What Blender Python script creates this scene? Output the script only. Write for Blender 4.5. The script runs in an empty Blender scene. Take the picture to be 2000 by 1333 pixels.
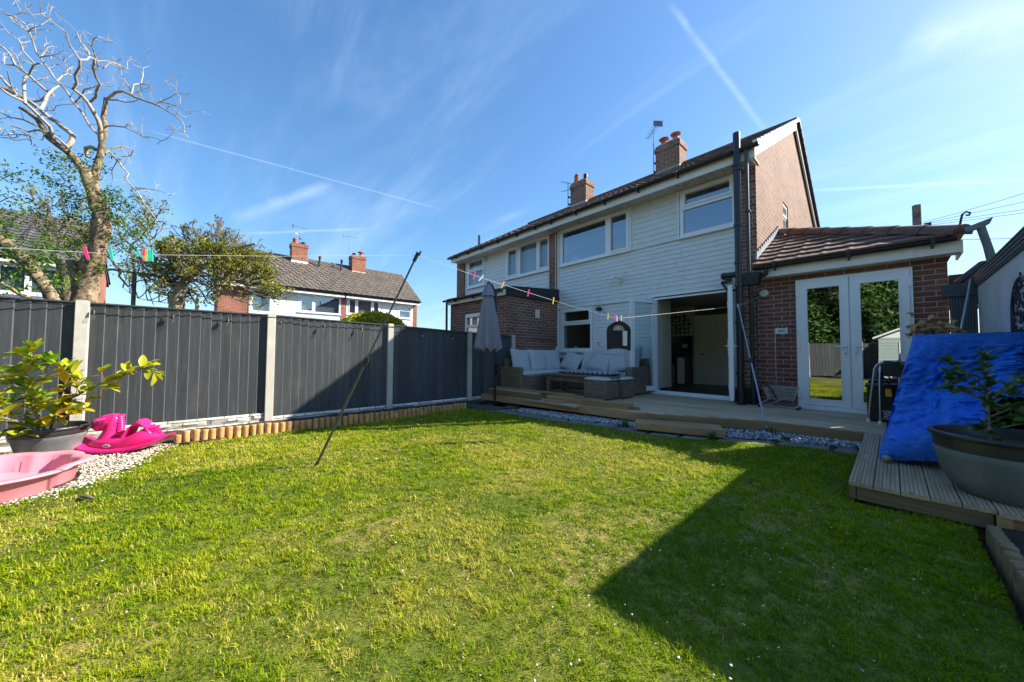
import bpy, bmesh, math, random
import numpy as np
from mathutils import Vector, Matrix
random.seed(11)
RS = np.random.RandomState(5)
R = math.radians
SC = bpy.context.scene
COL = SC.collection

# ------------------------------------------------------------------ camera
cam_data = bpy.data.cameras.new('camera')
cam_data.sensor_width = 36.0
cam_data.lens = 672.0 / 2000.0 * 36.0
cam_data.clip_start = 0.05
cam_data.clip_end = 3000
cam = bpy.data.objects.new('camera', cam_data)
COL.objects.link(cam)
SC.camera = cam
yaw, pitch, roll = R(42.2), R(2.1), R(0.35)
f0 = Vector((-math.cos(yaw), math.sin(yaw), 0)); r0 = Vector((math.sin(yaw), math.cos(yaw), 0)); u0 = Vector((0, 0, 1))
fw = f0 * math.cos(pitch) + u0 * math.sin(pitch)
u1 = -f0 * math.sin(pitch) + u0 * math.cos(pitch)
rt = r0 * math.cos(roll) + u1 * math.sin(roll)
up = -r0 * math.sin(roll) + u1 * math.cos(roll)
cam.matrix_world = Matrix(((rt.x, up.x, -fw.x, 0), (rt.y, up.y, -fw.y, 0), (rt.z, up.z, -fw.z, 0), (0, 0, 0, 1)))

# ------------------------------------------------------------------ light and exposure
SUN_DIR = Vector((0.79, 1.28, 1.0)).normalized()      # towards the sun
SC.view_settings.view_transform = 'Standard'
SC.view_settings.look = 'None'
SC.view_settings.gamma = 1
SC.view_settings.exposure = 1.24
sun = bpy.data.lights.new('sun', 'SUN')
sun.energy = 4.9
sun.angle = R(0.53)
sun.color = (1.0, 0.92, 0.78)
so = bpy.data.objects.new('sun', sun)
so.rotation_euler = SUN_DIR.to_track_quat('Z', 'Y').to_euler()
COL.objects.link(so)
SKY_STRENGTH = 0.150

# ------------------------------------------------------------------ node helpers
def N(nt, typ, **kw):
    n = nt.nodes.new(typ)
    for k, v in kw.items():
        if k.startswith('i_'):
            key = k[2:]
            key = int(key) if key.isdigit() else key.replace('_', ' ')
            n.inputs[key].default_value = v
        else:
            setattr(n, k, v)
    return n
def L(nt, a, b): nt.links.new(a, b)
def math_(nt, op, a, b=None, c=None, clamp=False):
    n = nt.nodes.new('ShaderNodeMath'); n.operation = op; n.use_clamp = clamp
    for i, v in enumerate((a, b, c)):
        if v is None: continue
        if isinstance(v, (int, float)): n.inputs[i].default_value = v
        else: nt.links.new(v, n.inputs[i])
    return n.outputs[0]
def mixc(nt, fac, a, b, mode='MIX'):
    n = nt.nodes.new('ShaderNodeMix'); n.data_type = 'RGBA'; n.blend_type = mode
    for i, v in ((0, fac), (6, a), (7, b)):
        if isinstance(v, (int, float)): n.inputs[i].default_value = v
        elif isinstance(v, (tuple, list)): n.inputs[i].default_value = tuple(v) + ((1,) if len(v) == 3 else ())
        else: nt.links.new(v, n.inputs[i])
    return n.outputs[2]
def ramp(nt, fac, stops, interp='LINEAR'):
    n = nt.nodes.new('ShaderNodeValToRGB'); n.color_ramp.interpolation = interp
    e = n.color_ramp.elements
    while len(e) > 1: e.remove(e[-1])
    e[0].position = stops[0][0]; e[0].color = tuple(stops[0][1]) + (1,)
    for p, c in stops[1:]:
        x = e.new(p); x.color = tuple(c) + (1,)
    nt.links.new(fac, n.inputs[0])
    return n.outputs[0]
def grey(v): return (v, v, v)

# ------------------------------------------------------------------ sky
def make_world(contrails):
    w = bpy.data.worlds.new('World'); SC.world = w; w.use_nodes = True
    nt = w.node_tree; nt.nodes.clear()
    out = nt.nodes.new('ShaderNodeOutputWorld'); bg = nt.nodes.new('ShaderNodeBackground')
    bg.inputs[1].default_value = SKY_STRENGTH
    L(nt, bg.outputs[0], out.inputs[0])
    sky = nt.nodes.new('ShaderNodeTexSky'); sky.sky_type = 'NISHITA'; sky.sun_disc = False
    sky.sun_elevation = math.asin(SUN_DIR.z)
    sky.sun_rotation = math.atan2(SUN_DIR.x, SUN_DIR.y)
    sky.altitude = 50; sky.air_density = 1.0; sky.dust_density = 0.5; sky.ozone_density = 3.5
    tc = nt.nodes.new('ShaderNodeTexCoord')
    d = tc.outputs['Generated']
    sep = nt.nodes.new('ShaderNodeSeparateXYZ'); L(nt, d, sep.inputs[0])
    zz = math_(nt, 'ADD', math_(nt, 'MAXIMUM', sep.outputs[2], 0.0), 0.12)
    px = math_(nt, 'DIVIDE', sep.outputs[0], zz); py = math_(nt, 'DIVIDE', sep.outputs[1], zz)
    cmb = nt.nodes.new('ShaderNodeCombineXYZ'); L(nt, px, cmb.inputs[0]); L(nt, py, cmb.inputs[1])
    def streaks(rot, sx, sy, scale, lo, hi, off):
        mp = nt.nodes.new('ShaderNodeMapping'); mp.inputs['Rotation'].default_value = (0, 0, R(rot))
        mp.inputs['Scale'].default_value = (sx, sy, 1); mp.inputs['Location'].default_value = (off, off * .7, off)
        L(nt, cmb.outputs[0], mp.inputs[0])
        n = N(nt, 'ShaderNodeTexNoise', i_Scale=scale, i_Detail=8.0, i_Roughness=.62, i_Distortion=.5)
        L(nt, mp.outputs[0], n.inputs['Vector'])
        m = nt.nodes.new('ShaderNodeMapRange'); m.interpolation_type = 'SMOOTHSTEP'
        m.inputs[1].default_value = lo; m.inputs[2].default_value = hi
        L(nt, n.outputs[0], m.inputs[0]); return m.outputs[0]
    a = streaks(35, .45, 1.9, .9, .46, .86, 3.1)
    b = streaks(-18, .5, 2.6, 1.3, .50, .90, 8.4)
    cl = math_(nt, 'MULTIPLY', math_(nt, 'ADD', a, b, clamp=True), .20)
    # contrails: thin bands along great circles
    wob = N(nt, 'ShaderNodeTexNoise', i_Scale=9.0, i_Detail=6.0, i_Roughness=.7); L(nt, d, wob.inputs['Vector'])
    total = cl
    spec = [(.0085, .15, 1.0), (.0020, .17, .3), (.0170, .15, .8), (.0045, .16, .4), (.0045, .14, .4), (.050, .30, .8)]
    for (nn, mm, cc), (wd, st, rough) in zip(contrails, spec):
        dp = nt.nodes.new('ShaderNodeVectorMath'); dp.operation = 'DOT_PRODUCT'; L(nt, d, dp.inputs[0]); dp.inputs[1].default_value = nn
        dist = math_(nt, 'ABSOLUTE', math_(nt, 'ADD', dp.outputs['Value'], math_(nt, 'MULTIPLY', math_(nt, 'SUBTRACT', wob.outputs[0], .5), wd * 1.2)))
        band = math_(nt, 'SUBTRACT', 1.0, math_(nt, 'DIVIDE', dist, wd), clamp=True)
        al = nt.nodes.new('ShaderNodeVectorMath'); al.operation = 'DOT_PRODUCT'; L(nt, d, al.inputs[0]); al.inputs[1].default_value = mm
        g = nt.nodes.new('ShaderNodeMapRange'); g.interpolation_type = 'SMOOTHSTEP'
        g.inputs[1].default_value = cc - .004; g.inputs[2].default_value = cc + (1 - cc) * .5
        L(nt, al.outputs['Value'], g.inputs[0])
        tex = math_(nt, 'ADD', 1 - rough, math_(nt, 'MULTIPLY', math_(nt, 'MULTIPLY', wob.outputs[0], wob.outputs[0]), rough * 3.4))
        mm_ = math_(nt, 'MULTIPLY', math_(nt, 'MULTIPLY', band, g.outputs[0]), math_(nt, 'MULTIPLY', tex, st))
        total = math_(nt, 'ADD', total, mm_, clamp=True)
    hs = nt.nodes.new('ShaderNodeHueSaturation'); hs.inputs['Saturation'].default_value = 1.13; hs.inputs['Value'].default_value = .92
    L(nt, sky.outputs[0], hs.inputs['Color'])
    sc3 = nt.nodes.new('ShaderNodeSeparateColor'); L(nt, hs.outputs[0], sc3.inputs[0])
    k = math_(nt, 'DIVIDE', 1.0, math_(nt, 'ADD', 1.0, math_(nt, 'MULTIPLY', math_(nt, 'ADD', sc3.outputs[0], sc3.outputs[1]), .075)))
    cs = nt.nodes.new('ShaderNodeVectorMath'); cs.operation = 'SCALE'; L(nt, hs.outputs[0], cs.inputs[0]); L(nt, k, cs.inputs['Scale'])
    col = mixc(nt, total, mixc(nt, 1.0, cs.outputs[0], (.90, .955, .93), 'MULTIPLY'), (4.3, 4.8, 5.3))
    L(nt, col, bg.inputs[0])

# ------------------------------------------------------------------ materials
MATS = {}
def new_mat(name):
    m = bpy.data.materials.new(name); m.use_nodes = True
    nt = m.node_tree; nt.nodes.clear()
    o = nt.nodes.new('ShaderNodeOutputMaterial'); p = nt.nodes.new('ShaderNodeBsdfPrincipled')
    L(nt, p.outputs[0], o.inputs[0]); MATS[name] = m
    return m, nt, p, o
def objc(nt, scale=(1, 1, 1), rot=(0, 0, 0)):
    tc = nt.nodes.new('ShaderNodeTexCoord'); mp = nt.nodes.new('ShaderNodeMapping')
    mp.inputs['Scale'].default_value = scale; mp.inputs['Rotation'].default_value = rot
    L(nt, tc.outputs['Object'], mp.inputs[0]); return mp.outputs[0]
def uvc(nt, scale=(1, 1, 1), loc=(0, 0, 0)):
    tc = nt.nodes.new('ShaderNodeTexCoord'); mp = nt.nodes.new('ShaderNodeMapping')
    mp.inputs['Scale'].default_value = scale; mp.inputs['Location'].default_value = loc
    L(nt, tc.outputs['UV'], mp.inputs[0]); return mp.outputs[0]
def noise(nt, vec, scale, detail=5.0, rough=.6, dist=0.0):
    n = N(nt, 'ShaderNodeTexNoise', i_Scale=scale, i_Detail=detail, i_Roughness=rough, i_Distortion=dist)
    L(nt, vec, n.inputs['Vector']); return n.outputs[0]
def bump(nt, p, h, strength=.3, dist=.01):
    b = N(nt, 'ShaderNodeBump', i_Strength=strength, i_Distance=dist); L(nt, h, b.inputs['Height']); L(nt, b.outputs[0], p.inputs['Normal'])

def plain(name, c, rough=.6, var=.12, scale=6.0, bmp=0.0, bscale=60.0, metal=0.0, stretch=(1, 1, 1), spec=.5, dirt=None, dscale=2.0, dlo=.55, dhi=.75, coat=0.0):
    m, nt, p, o = new_mat(name)
    v = objc(nt, stretch)
    n = noise(nt, v, scale)
    lo = tuple(x * (1 - var * 1.6) for x in c); hi = tuple(min(1, x * (1 + var * 1.6)) for x in c)
    col = ramp(nt, n, [(.28, lo), (.72, hi)])
    if dirt:
        dn = noise(nt, objc(nt), dscale, 7, .65)
        f = nt.nodes.new('ShaderNodeMapRange'); f.inputs[1].default_value = dlo; f.inputs[2].default_value = dhi
        L(nt, dn, f.inputs[0]); col = mixc(nt, f.outputs[0], col, dirt)
    L(nt, col, p.inputs['Base Color'])
    rn = noise(nt, v, scale * 3.1)
    L(nt, math_(nt, 'ADD', rough - .08, math_(nt, 'MULTIPLY', rn, .16)), p.inputs['Roughness'])
    p.inputs['Metallic'].default_value = metal
    p.inputs['Specular IOR Level'].default_value = spec
    if coat: p.inputs['Coat Weight'].default_value = coat
    if bmp: bump(nt, p, noise(nt, v, bscale, 6, .65), bmp, .004)
    return m

def brick(name, c1, c2, mortar, bump_s=.55, size=.012, bw=.225, rh=.075, loc=(0, 0, 0), stain=None):
    m, nt, p, o = new_mat(name)
    v = uvc(nt, loc=loc)
    b = nt.nodes.new('ShaderNodeTexBrick')
    b.offset = .5; b.squash = 1
    for k, val in (('Scale', 1.0), ('Mortar Size', size * .5), ('Mortar Smooth', .15), ('Bias', 0.0), ('Brick Width', bw), ('Row Height', rh)):
        b.inputs[k].default_value = val
    b.inputs['Color1'].default_value = c1 + (1,); b.inputs['Color2'].default_value = c2 + (1,); b.inputs['Mortar'].default_value = mortar + (1,)
    L(nt, v, b.inputs['Vector'])
    n1 = noise(nt, v, 34.0, 6, .7); n2 = noise(nt, v, 1.3, 5, .6)
    col = mixc(nt, .55, b.outputs['Color'], ramp(nt, n1, [(.3, grey(.25)), (.7, grey(.85))]), 'OVERLAY')
    col = mixc(nt, .30, col, ramp(nt, n2, [(.35, grey(.3)), (.65, grey(.75))]), 'OVERLAY')
    if stain:
        f = nt.nodes.new('ShaderNodeMapRange'); f.inputs[1].default_value = .58; f.inputs[2].default_value = .72
        L(nt, noise(nt, v, 2.3, 7, .7), f.inputs[0]); col = mixc(nt, math_(nt, 'MULTIPLY', f.outputs[0], .6), col, stain)
    L(nt, col, p.inputs['Base Color']); p.inputs['Roughness'].default_value = .85; p.inputs['Specular IOR Level'].default_value = .25
    h = math_(nt, 'SUBTRACT', math_(nt, 'MULTIPLY', n1, .35), b.outputs['Fac'])
    bump(nt, p, h, bump_s, .006)
    return m

def wood(name, c, c2, axis='x', scale=1.0, rough=.75, bmp=.25, knots=True):
    # grain runs along the given axis of the object
    m, nt, p, o = new_mat(name)
    st = {'x': (1.2, 26, 26), 'y': (26, 1.2, 26), 'z': (26, 26, 1.2)}[axis]
    v = objc(nt, tuple(s * scale for s in st))
    n = noise(nt, v, 1.6, 7, .62, .6)
    big = noise(nt, objc(nt, tuple(min(s, 5) * .6 for s in st)), 1.0, 3)
    col = ramp(nt, n, [(.25, c2), (.48, tuple((a + b) / 2 for a, b in zip(c, c2))), (.7, c)])
    col = mixc(nt, .55, col, ramp(nt, big, [(.3, grey(.28)), (.7, grey(.75))]), 'OVERLAY')
    if knots:
        vo = nt.nodes.new('ShaderNodeTexVoronoi'); vo.inputs['Scale'].default_value = 1.0
        ks = {'x': (2.2, 9, 9), 'y': (9, 2.2, 9), 'z': (9, 9, 2.2)}[axis]
        L(nt, objc(nt, ks), vo.inputs['Vector'])
        f = nt.nodes.new('ShaderNodeMapRange'); f.inputs[1].default_value = .05; f.inputs[2].default_value = .14; f.inputs[3].default_value = .6; f.inputs[4].default_value = 0
        L(nt, vo.outputs['Distance'], f.inputs[0]); col = mixc(nt, f.outputs[0], col, tuple(x * .3 for x in c))
    L(nt, col, p.inputs['Base Color']); p.inputs['Roughness'].default_value = rough; p.inputs['Specular IOR Level'].default_value = .3
    bump(nt, p, n, bmp, .004)
    return m

def glass(name, reflect=.12, tint=(.75, .82, .8), wavy=.0):
    m = bpy.data.materials.new(name); m.use_nodes = True; nt = m.node_tree; nt.nodes.clear(); MATS[name] = m
    o = nt.nodes.new('ShaderNodeOutputMaterial'); mx = nt.nodes.new('ShaderNodeMixShader')
    t = N(nt, 'ShaderNodeBsdfTransparent'); t.inputs[0].default_value = tint + (1,)
    g = N(nt, 'ShaderNodeBsdfGlossy', i_Roughness=.005); g.inputs[0].default_value = (.95, .97, 1, 1)
    lw = N(nt, 'ShaderNodeLayerWeight', i_Blend=.5)
    f = math_(nt, 'ADD', reflect, math_(nt, 'MULTIPLY', math_(nt, 'POWER', lw.outputs['Facing'], 4.0), .9 - reflect), clamp=True)
    if wavy:
        b = N(nt, 'ShaderNodeBump', i_Strength=wavy, i_Distance=.01); L(nt, noise(nt, objc(nt), 1.4, 1), b.inputs['Height']); L(nt, b.outputs[0], g.inputs['Normal'])
    L(nt, f, mx.inputs[0]); L(nt, t.outputs[0], mx.inputs[1]); L(nt, g.outputs[0], mx.inputs[2]); L(nt, mx.outputs[0], o.inputs[0])
    return m

def leafmat(name, stops, rough=.45, trans=.35, spec=.4):
    # colour per leaf from the face attribute "rnd"
    m, nt, p, o = new_mat(name)
    at = nt.nodes.new('ShaderNodeAttribute'); at.attribute_name = 'rnd'
    col = ramp(nt, at.outputs['Fac'], stops)
    L(nt, col, p.inputs['Base Color']); p.inputs['Roughness'].default_value = rough; p.inputs['Specular IOR Level'].default_value = spec
    t = nt.nodes.new('ShaderNodeBsdfTranslucent')
    L(nt, mixc(nt, 1.0, col, (1.0, 1.15, .55), 'MULTIPLY'), t.inputs[0])
    mx = nt.nodes.new('ShaderNodeMixShader'); mx.inputs[0].default_value = trans
    L(nt, p.outputs[0], mx.inputs[1]); L(nt, t.outputs[0], mx.inputs[2]); L(nt, mx.outputs[0], o.inputs[0])
    return m

# ------------------------------------------------------------------ mesh builder
ORG = {}
class MB:
    def __init__(s): s.v = []; s.f = []; s.m = []; s.rnd = None; s.mi = 0
    def mark(s): return len(s.v)
    def xf(s, start, M):
        for i in range(start, len(s.v)): s.v[i] = tuple(M @ Vector(s.v[i]))
        return s
    def face(s, *idx): s.f.append(tuple(idx)); s.m.append(s.mi)
    def poly(s, pts):
        k = len(s.v); s.v += [tuple(p) for p in pts]; s.face(*range(k, k + len(pts))); return s
    def box(s, x0, x1, y0, y1, z0, z1):
        k = len(s.v)
        s.v += [(x0, y0, z0), (x1, y0, z0), (x1, y1, z0), (x0, y1, z0), (x0, y0, z1), (x1, y0, z1), (x1, y1, z1), (x0, y1, z1)]
        for q in ((0, 3, 2, 1), (4, 5, 6, 7), (0, 1, 5, 4), (1, 2, 6, 5), (2, 3, 7, 6), (3, 0, 4, 7)): s.face(*[k + i for i in q])
        return s
    def beam(s, a, b, w, h, upv=(0, 0, 1)):
        # rectangular bar from a to b, w across, h in the up direction
        a = Vector(a); b = Vector(b); d = (b - a).normalized(); u = Vector(upv); sd = d.cross(u)
        if sd.length < 1e-4: sd = d.cross(Vector((0, 1, 0)))
        sd.normalize(); u = sd.cross(d).normalized()
        k = len(s.v)
        for p in (a, b):
            for i, j in ((-1, -1), (1, -1), (1, 1), (-1, 1)): s.v.append(tuple(p + sd * (i * w / 2) + u * (j * h / 2)))
        for q in ((0, 1, 2, 3), (7, 6, 5, 4), (0, 4, 5, 1), (1, 5, 6, 2), (2, 6, 7, 3), (3, 7, 4, 0)): s.face(*[k + i for i in q])
        return s
    def tube(s, pts, r, n=8, cap=True):
        pts = [Vector(p) for p in pts]; m = len(pts)
        rs = r if isinstance(r, (list, tuple)) else [r] * m
        k0 = len(s.v); prev = None
        for i in range(m):
            d = (pts[min(i + 1, m - 1)] - pts[max(i - 1, 0)])
            if d.length < 1e-7: d = Vector((0, 0, 1))
            d.normalize()
            if prev is None:
                a = d.orthogonal().normalized()
            else:
                a = prev - d * prev.dot(d)
                a = a.normalized() if a.length > 1e-5 else d.orthogonal().normalized()
            prev = a; b = d.cross(a)
            for j in range(n):
                t = 2 * math.pi * j / n
                s.v.append(tuple(pts[i] + (a * math.cos(t) + b * math.sin(t)) * rs[i]))
        for i in range(m - 1):
            for j in range(n):
                j2 = (j + 1) % n
                s.face(k0 + i * n + j, k0 + i * n + j2, k0 + (i + 1) * n + j2, k0 + (i + 1) * n + j)
        if cap:
            s.face(*[k0 + j for j in reversed(range(n))]); s.face(*[k0 + (m - 1) * n + j for j in range(n)])
        return s
    def lathe(s, prof, c, n=24, axis='z', sx=1, sy=1, close=False):
        k0 = len(s.v); c = Vector(c); m = len(prof)
        for r, h in prof:
            for j in range(n):
                t = 2 * math.pi * j / n; x = r * math.cos(t) * sx; y = r * math.sin(t) * sy
                p = {'z': (x, y, h), 'y': (x, h, y), 'x': (h, x, y)}[axis]
                s.v.append(tuple(c + Vector(p)))
        for i in range(m - 1):
            for j in range(n):
                j2 = (j + 1) % n; q = (k0 + i * n + j, k0 + i * n + j2, k0 + (i + 1) * n + j2, k0 + (i + 1) * n + j)
                s.face(*(q if axis != 'y' else q[::-1]))
        if prof[0][0] > 1e-5: s.face(*[k0 + j for j in (reversed(range(n)) if axis != 'y' else range(n))])
        if prof[-1][0] > 1e-5: s.face(*[k0 + (m - 1) * n + j for j in (range(n) if axis != 'y' else reversed(range(n)))])
        return s
    def prism(s, poly, a0, a1, axis='y'):
        # extrude a 2D polygon along an axis; poly coords: y->(x,z), x->(y,z), z->(x,y)
        k = len(s.v); n = len(poly)
        for a in (a0, a1):
            for u, v in poly: s.v.append({'y': (u, a, v), 'x': (a, u, v), 'z': (u, v, a)}[axis])
        s.face(*[k + i for i in range(n)]); s.face(*[k + n + i for i in reversed(range(n))])
        for i in range(n):
            j = (i + 1) % n; s.face(k + i, k + n + i, k + n + j, k + j)
        return s
    def grid(s, P, closed_u=False):
        # P[i][j] points
        k = len(s.v); a = len(P); b = len(P[0])
        for row in P: s.v += [tuple(p) for p in row]
        for i in range(a - 1 + (1 if closed_u else 0)):
            i2 = (i + 1) % a
            for j in range(b - 1): s.face(k + i * b + j, k + i2 * b + j, k + i2 * b + j + 1, k + i * b + j + 1)
        return s
    def plate(s, u0, u1, v0, v1, w0, w1, holes=(), axis='y'):
        # wall in the u-v plane with rectangular holes, thickness w0..w1
        us = sorted({u0, u1} | {h[0] for h in holes} | {h[1] for h in holes}); vs = sorted({v0, v1} | {h[2] for h in holes} | {h[3] for h in holes})
        us = [u for u in us if u0 <= u <= u1]; vs = [v for v in vs if v0 <= v <= v1]
        def P(u, v, w): return {'y': (u, w, v), 'x': (w, u, v), 'z': (u, v, w)}[axis]
        def solid(i, j):
            if i < 0 or j < 0 or i >= len(us) - 1 or j >= len(vs) - 1: return False
            cu = (us[i] + us[i + 1]) / 2; cv = (vs[j] + vs[j + 1]) / 2
            return not any(h[0] < cu < h[1] and h[2] < cv < h[3] for h in holes)
        for i in range(len(us) - 1):
            for j in range(len(vs) - 1):
                if not solid(i, j): continue
                a, b, c, d = us[i], us[i + 1], vs[j], vs[j + 1]
                s.poly([P(a, c, w0), P(b, c, w0), P(b, d, w0), P(a, d, w0)]); s.poly([P(a, d, w1), P(b, d, w1), P(b, c, w1), P(a, c, w1)])
                if not solid(i - 1, j): s.poly([P(a, c, w1), P(a, c, w0), P(a, d, w0), P(a, d, w1)])
                if not solid(i + 1, j): s.poly([P(b, c, w0), P(b, c, w1), P(b, d, w1), P(b, d, w0)])
                if not solid(i, j - 1): s.poly([P(a, c, w0), P(a, c, w1), P(b, c, w1), P(b, c, w0)])
                if not solid(i, j + 1): s.poly([P(a, d, w0), P(b, d, w0), P(b, d, w1), P(a, d, w1)])
        return s
    def build(s, name, mats, parent=None, smooth=None, bevel=0, uv=True, org=None, fixn=False):
        me = bpy.data.meshes.new(name)
        if org is None:
            org = ORG.get(parent.name, Vector((0, 0, 0))) if parent else Vector((0, 0, 0))
        else: org = Vector(org)
        V = np.array(s.v, dtype=np.float64).reshape(-1, 3)
        me.from_pydata((V - np.array(org)).tolist(), [], s.f)
        if not isinstance(mats, (list, tuple)): mats = [mats]
        for m in mats: me.materials.append(MATS[m] if isinstance(m, str) else m)
        if len(mats) > 1: me.polygons.foreach_set('material_index', s.m)
        if fixn:
            bm = bmesh.new(); bm.from_mesh(me); bmesh.ops.recalc_face_normals(bm, faces=bm.faces[:]); bm.to_mesh(me); bm.free()
        if uv and len(me.polygons):
            nl = len(me.loops); lv = np.zeros(nl, dtype=np.int32); me.loops.foreach_get('vertex_index', lv)
            nf = len(me.polygons); nr = np.zeros(nf * 3); me.polygons.foreach_get('normal', nr); nr = np.abs(nr.reshape(-1, 3))
            tot = np.zeros(nf, dtype=np.int32); me.polygons.foreach_get('loop_total', tot)
            ax = np.argmax(nr + np.array([0, 0, .02]), axis=1); axl = np.repeat(ax, tot)
            co = V[lv]; U = np.empty((nl, 2))
            for a, (p, q) in enumerate(((1, 2), (0, 2), (0, 1))):
                k = axl == a; U[k, 0] = co[k, p]; U[k, 1] = co[k, q]
            ul = me.uv_layers.new(name='UVMap'); ul.data.foreach_set('uv', U.ravel())
        if s.rnd is not None:
            at = me.attributes.new('rnd', 'FLOAT', 'FACE'); at.data.foreach_set('value', np.array(s.rnd, dtype=np.float32))
        if smooth is not None:
            me.polygons.foreach_set('use_smooth', [True] * len(me.polygons)); me.set_sharp_from_angle(angle=R(smooth))
        me.update()
        o = bpy.data.objects.new(name, me); COL.objects.link(o)
        if parent:
            o.parent = parent; ORG[o.name] = ORG.get(parent.name, Vector((0, 0, 0)))
        else:
            o.location = org; ORG[o.name] = Vector(org)
        if bevel:
            b = o.modifiers.new('bevel', 'BEVEL'); b.width = bevel; b.segments = 2; b.limit_method = 'ANGLE'; b.angle_limit = R(40)
        return o

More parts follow.
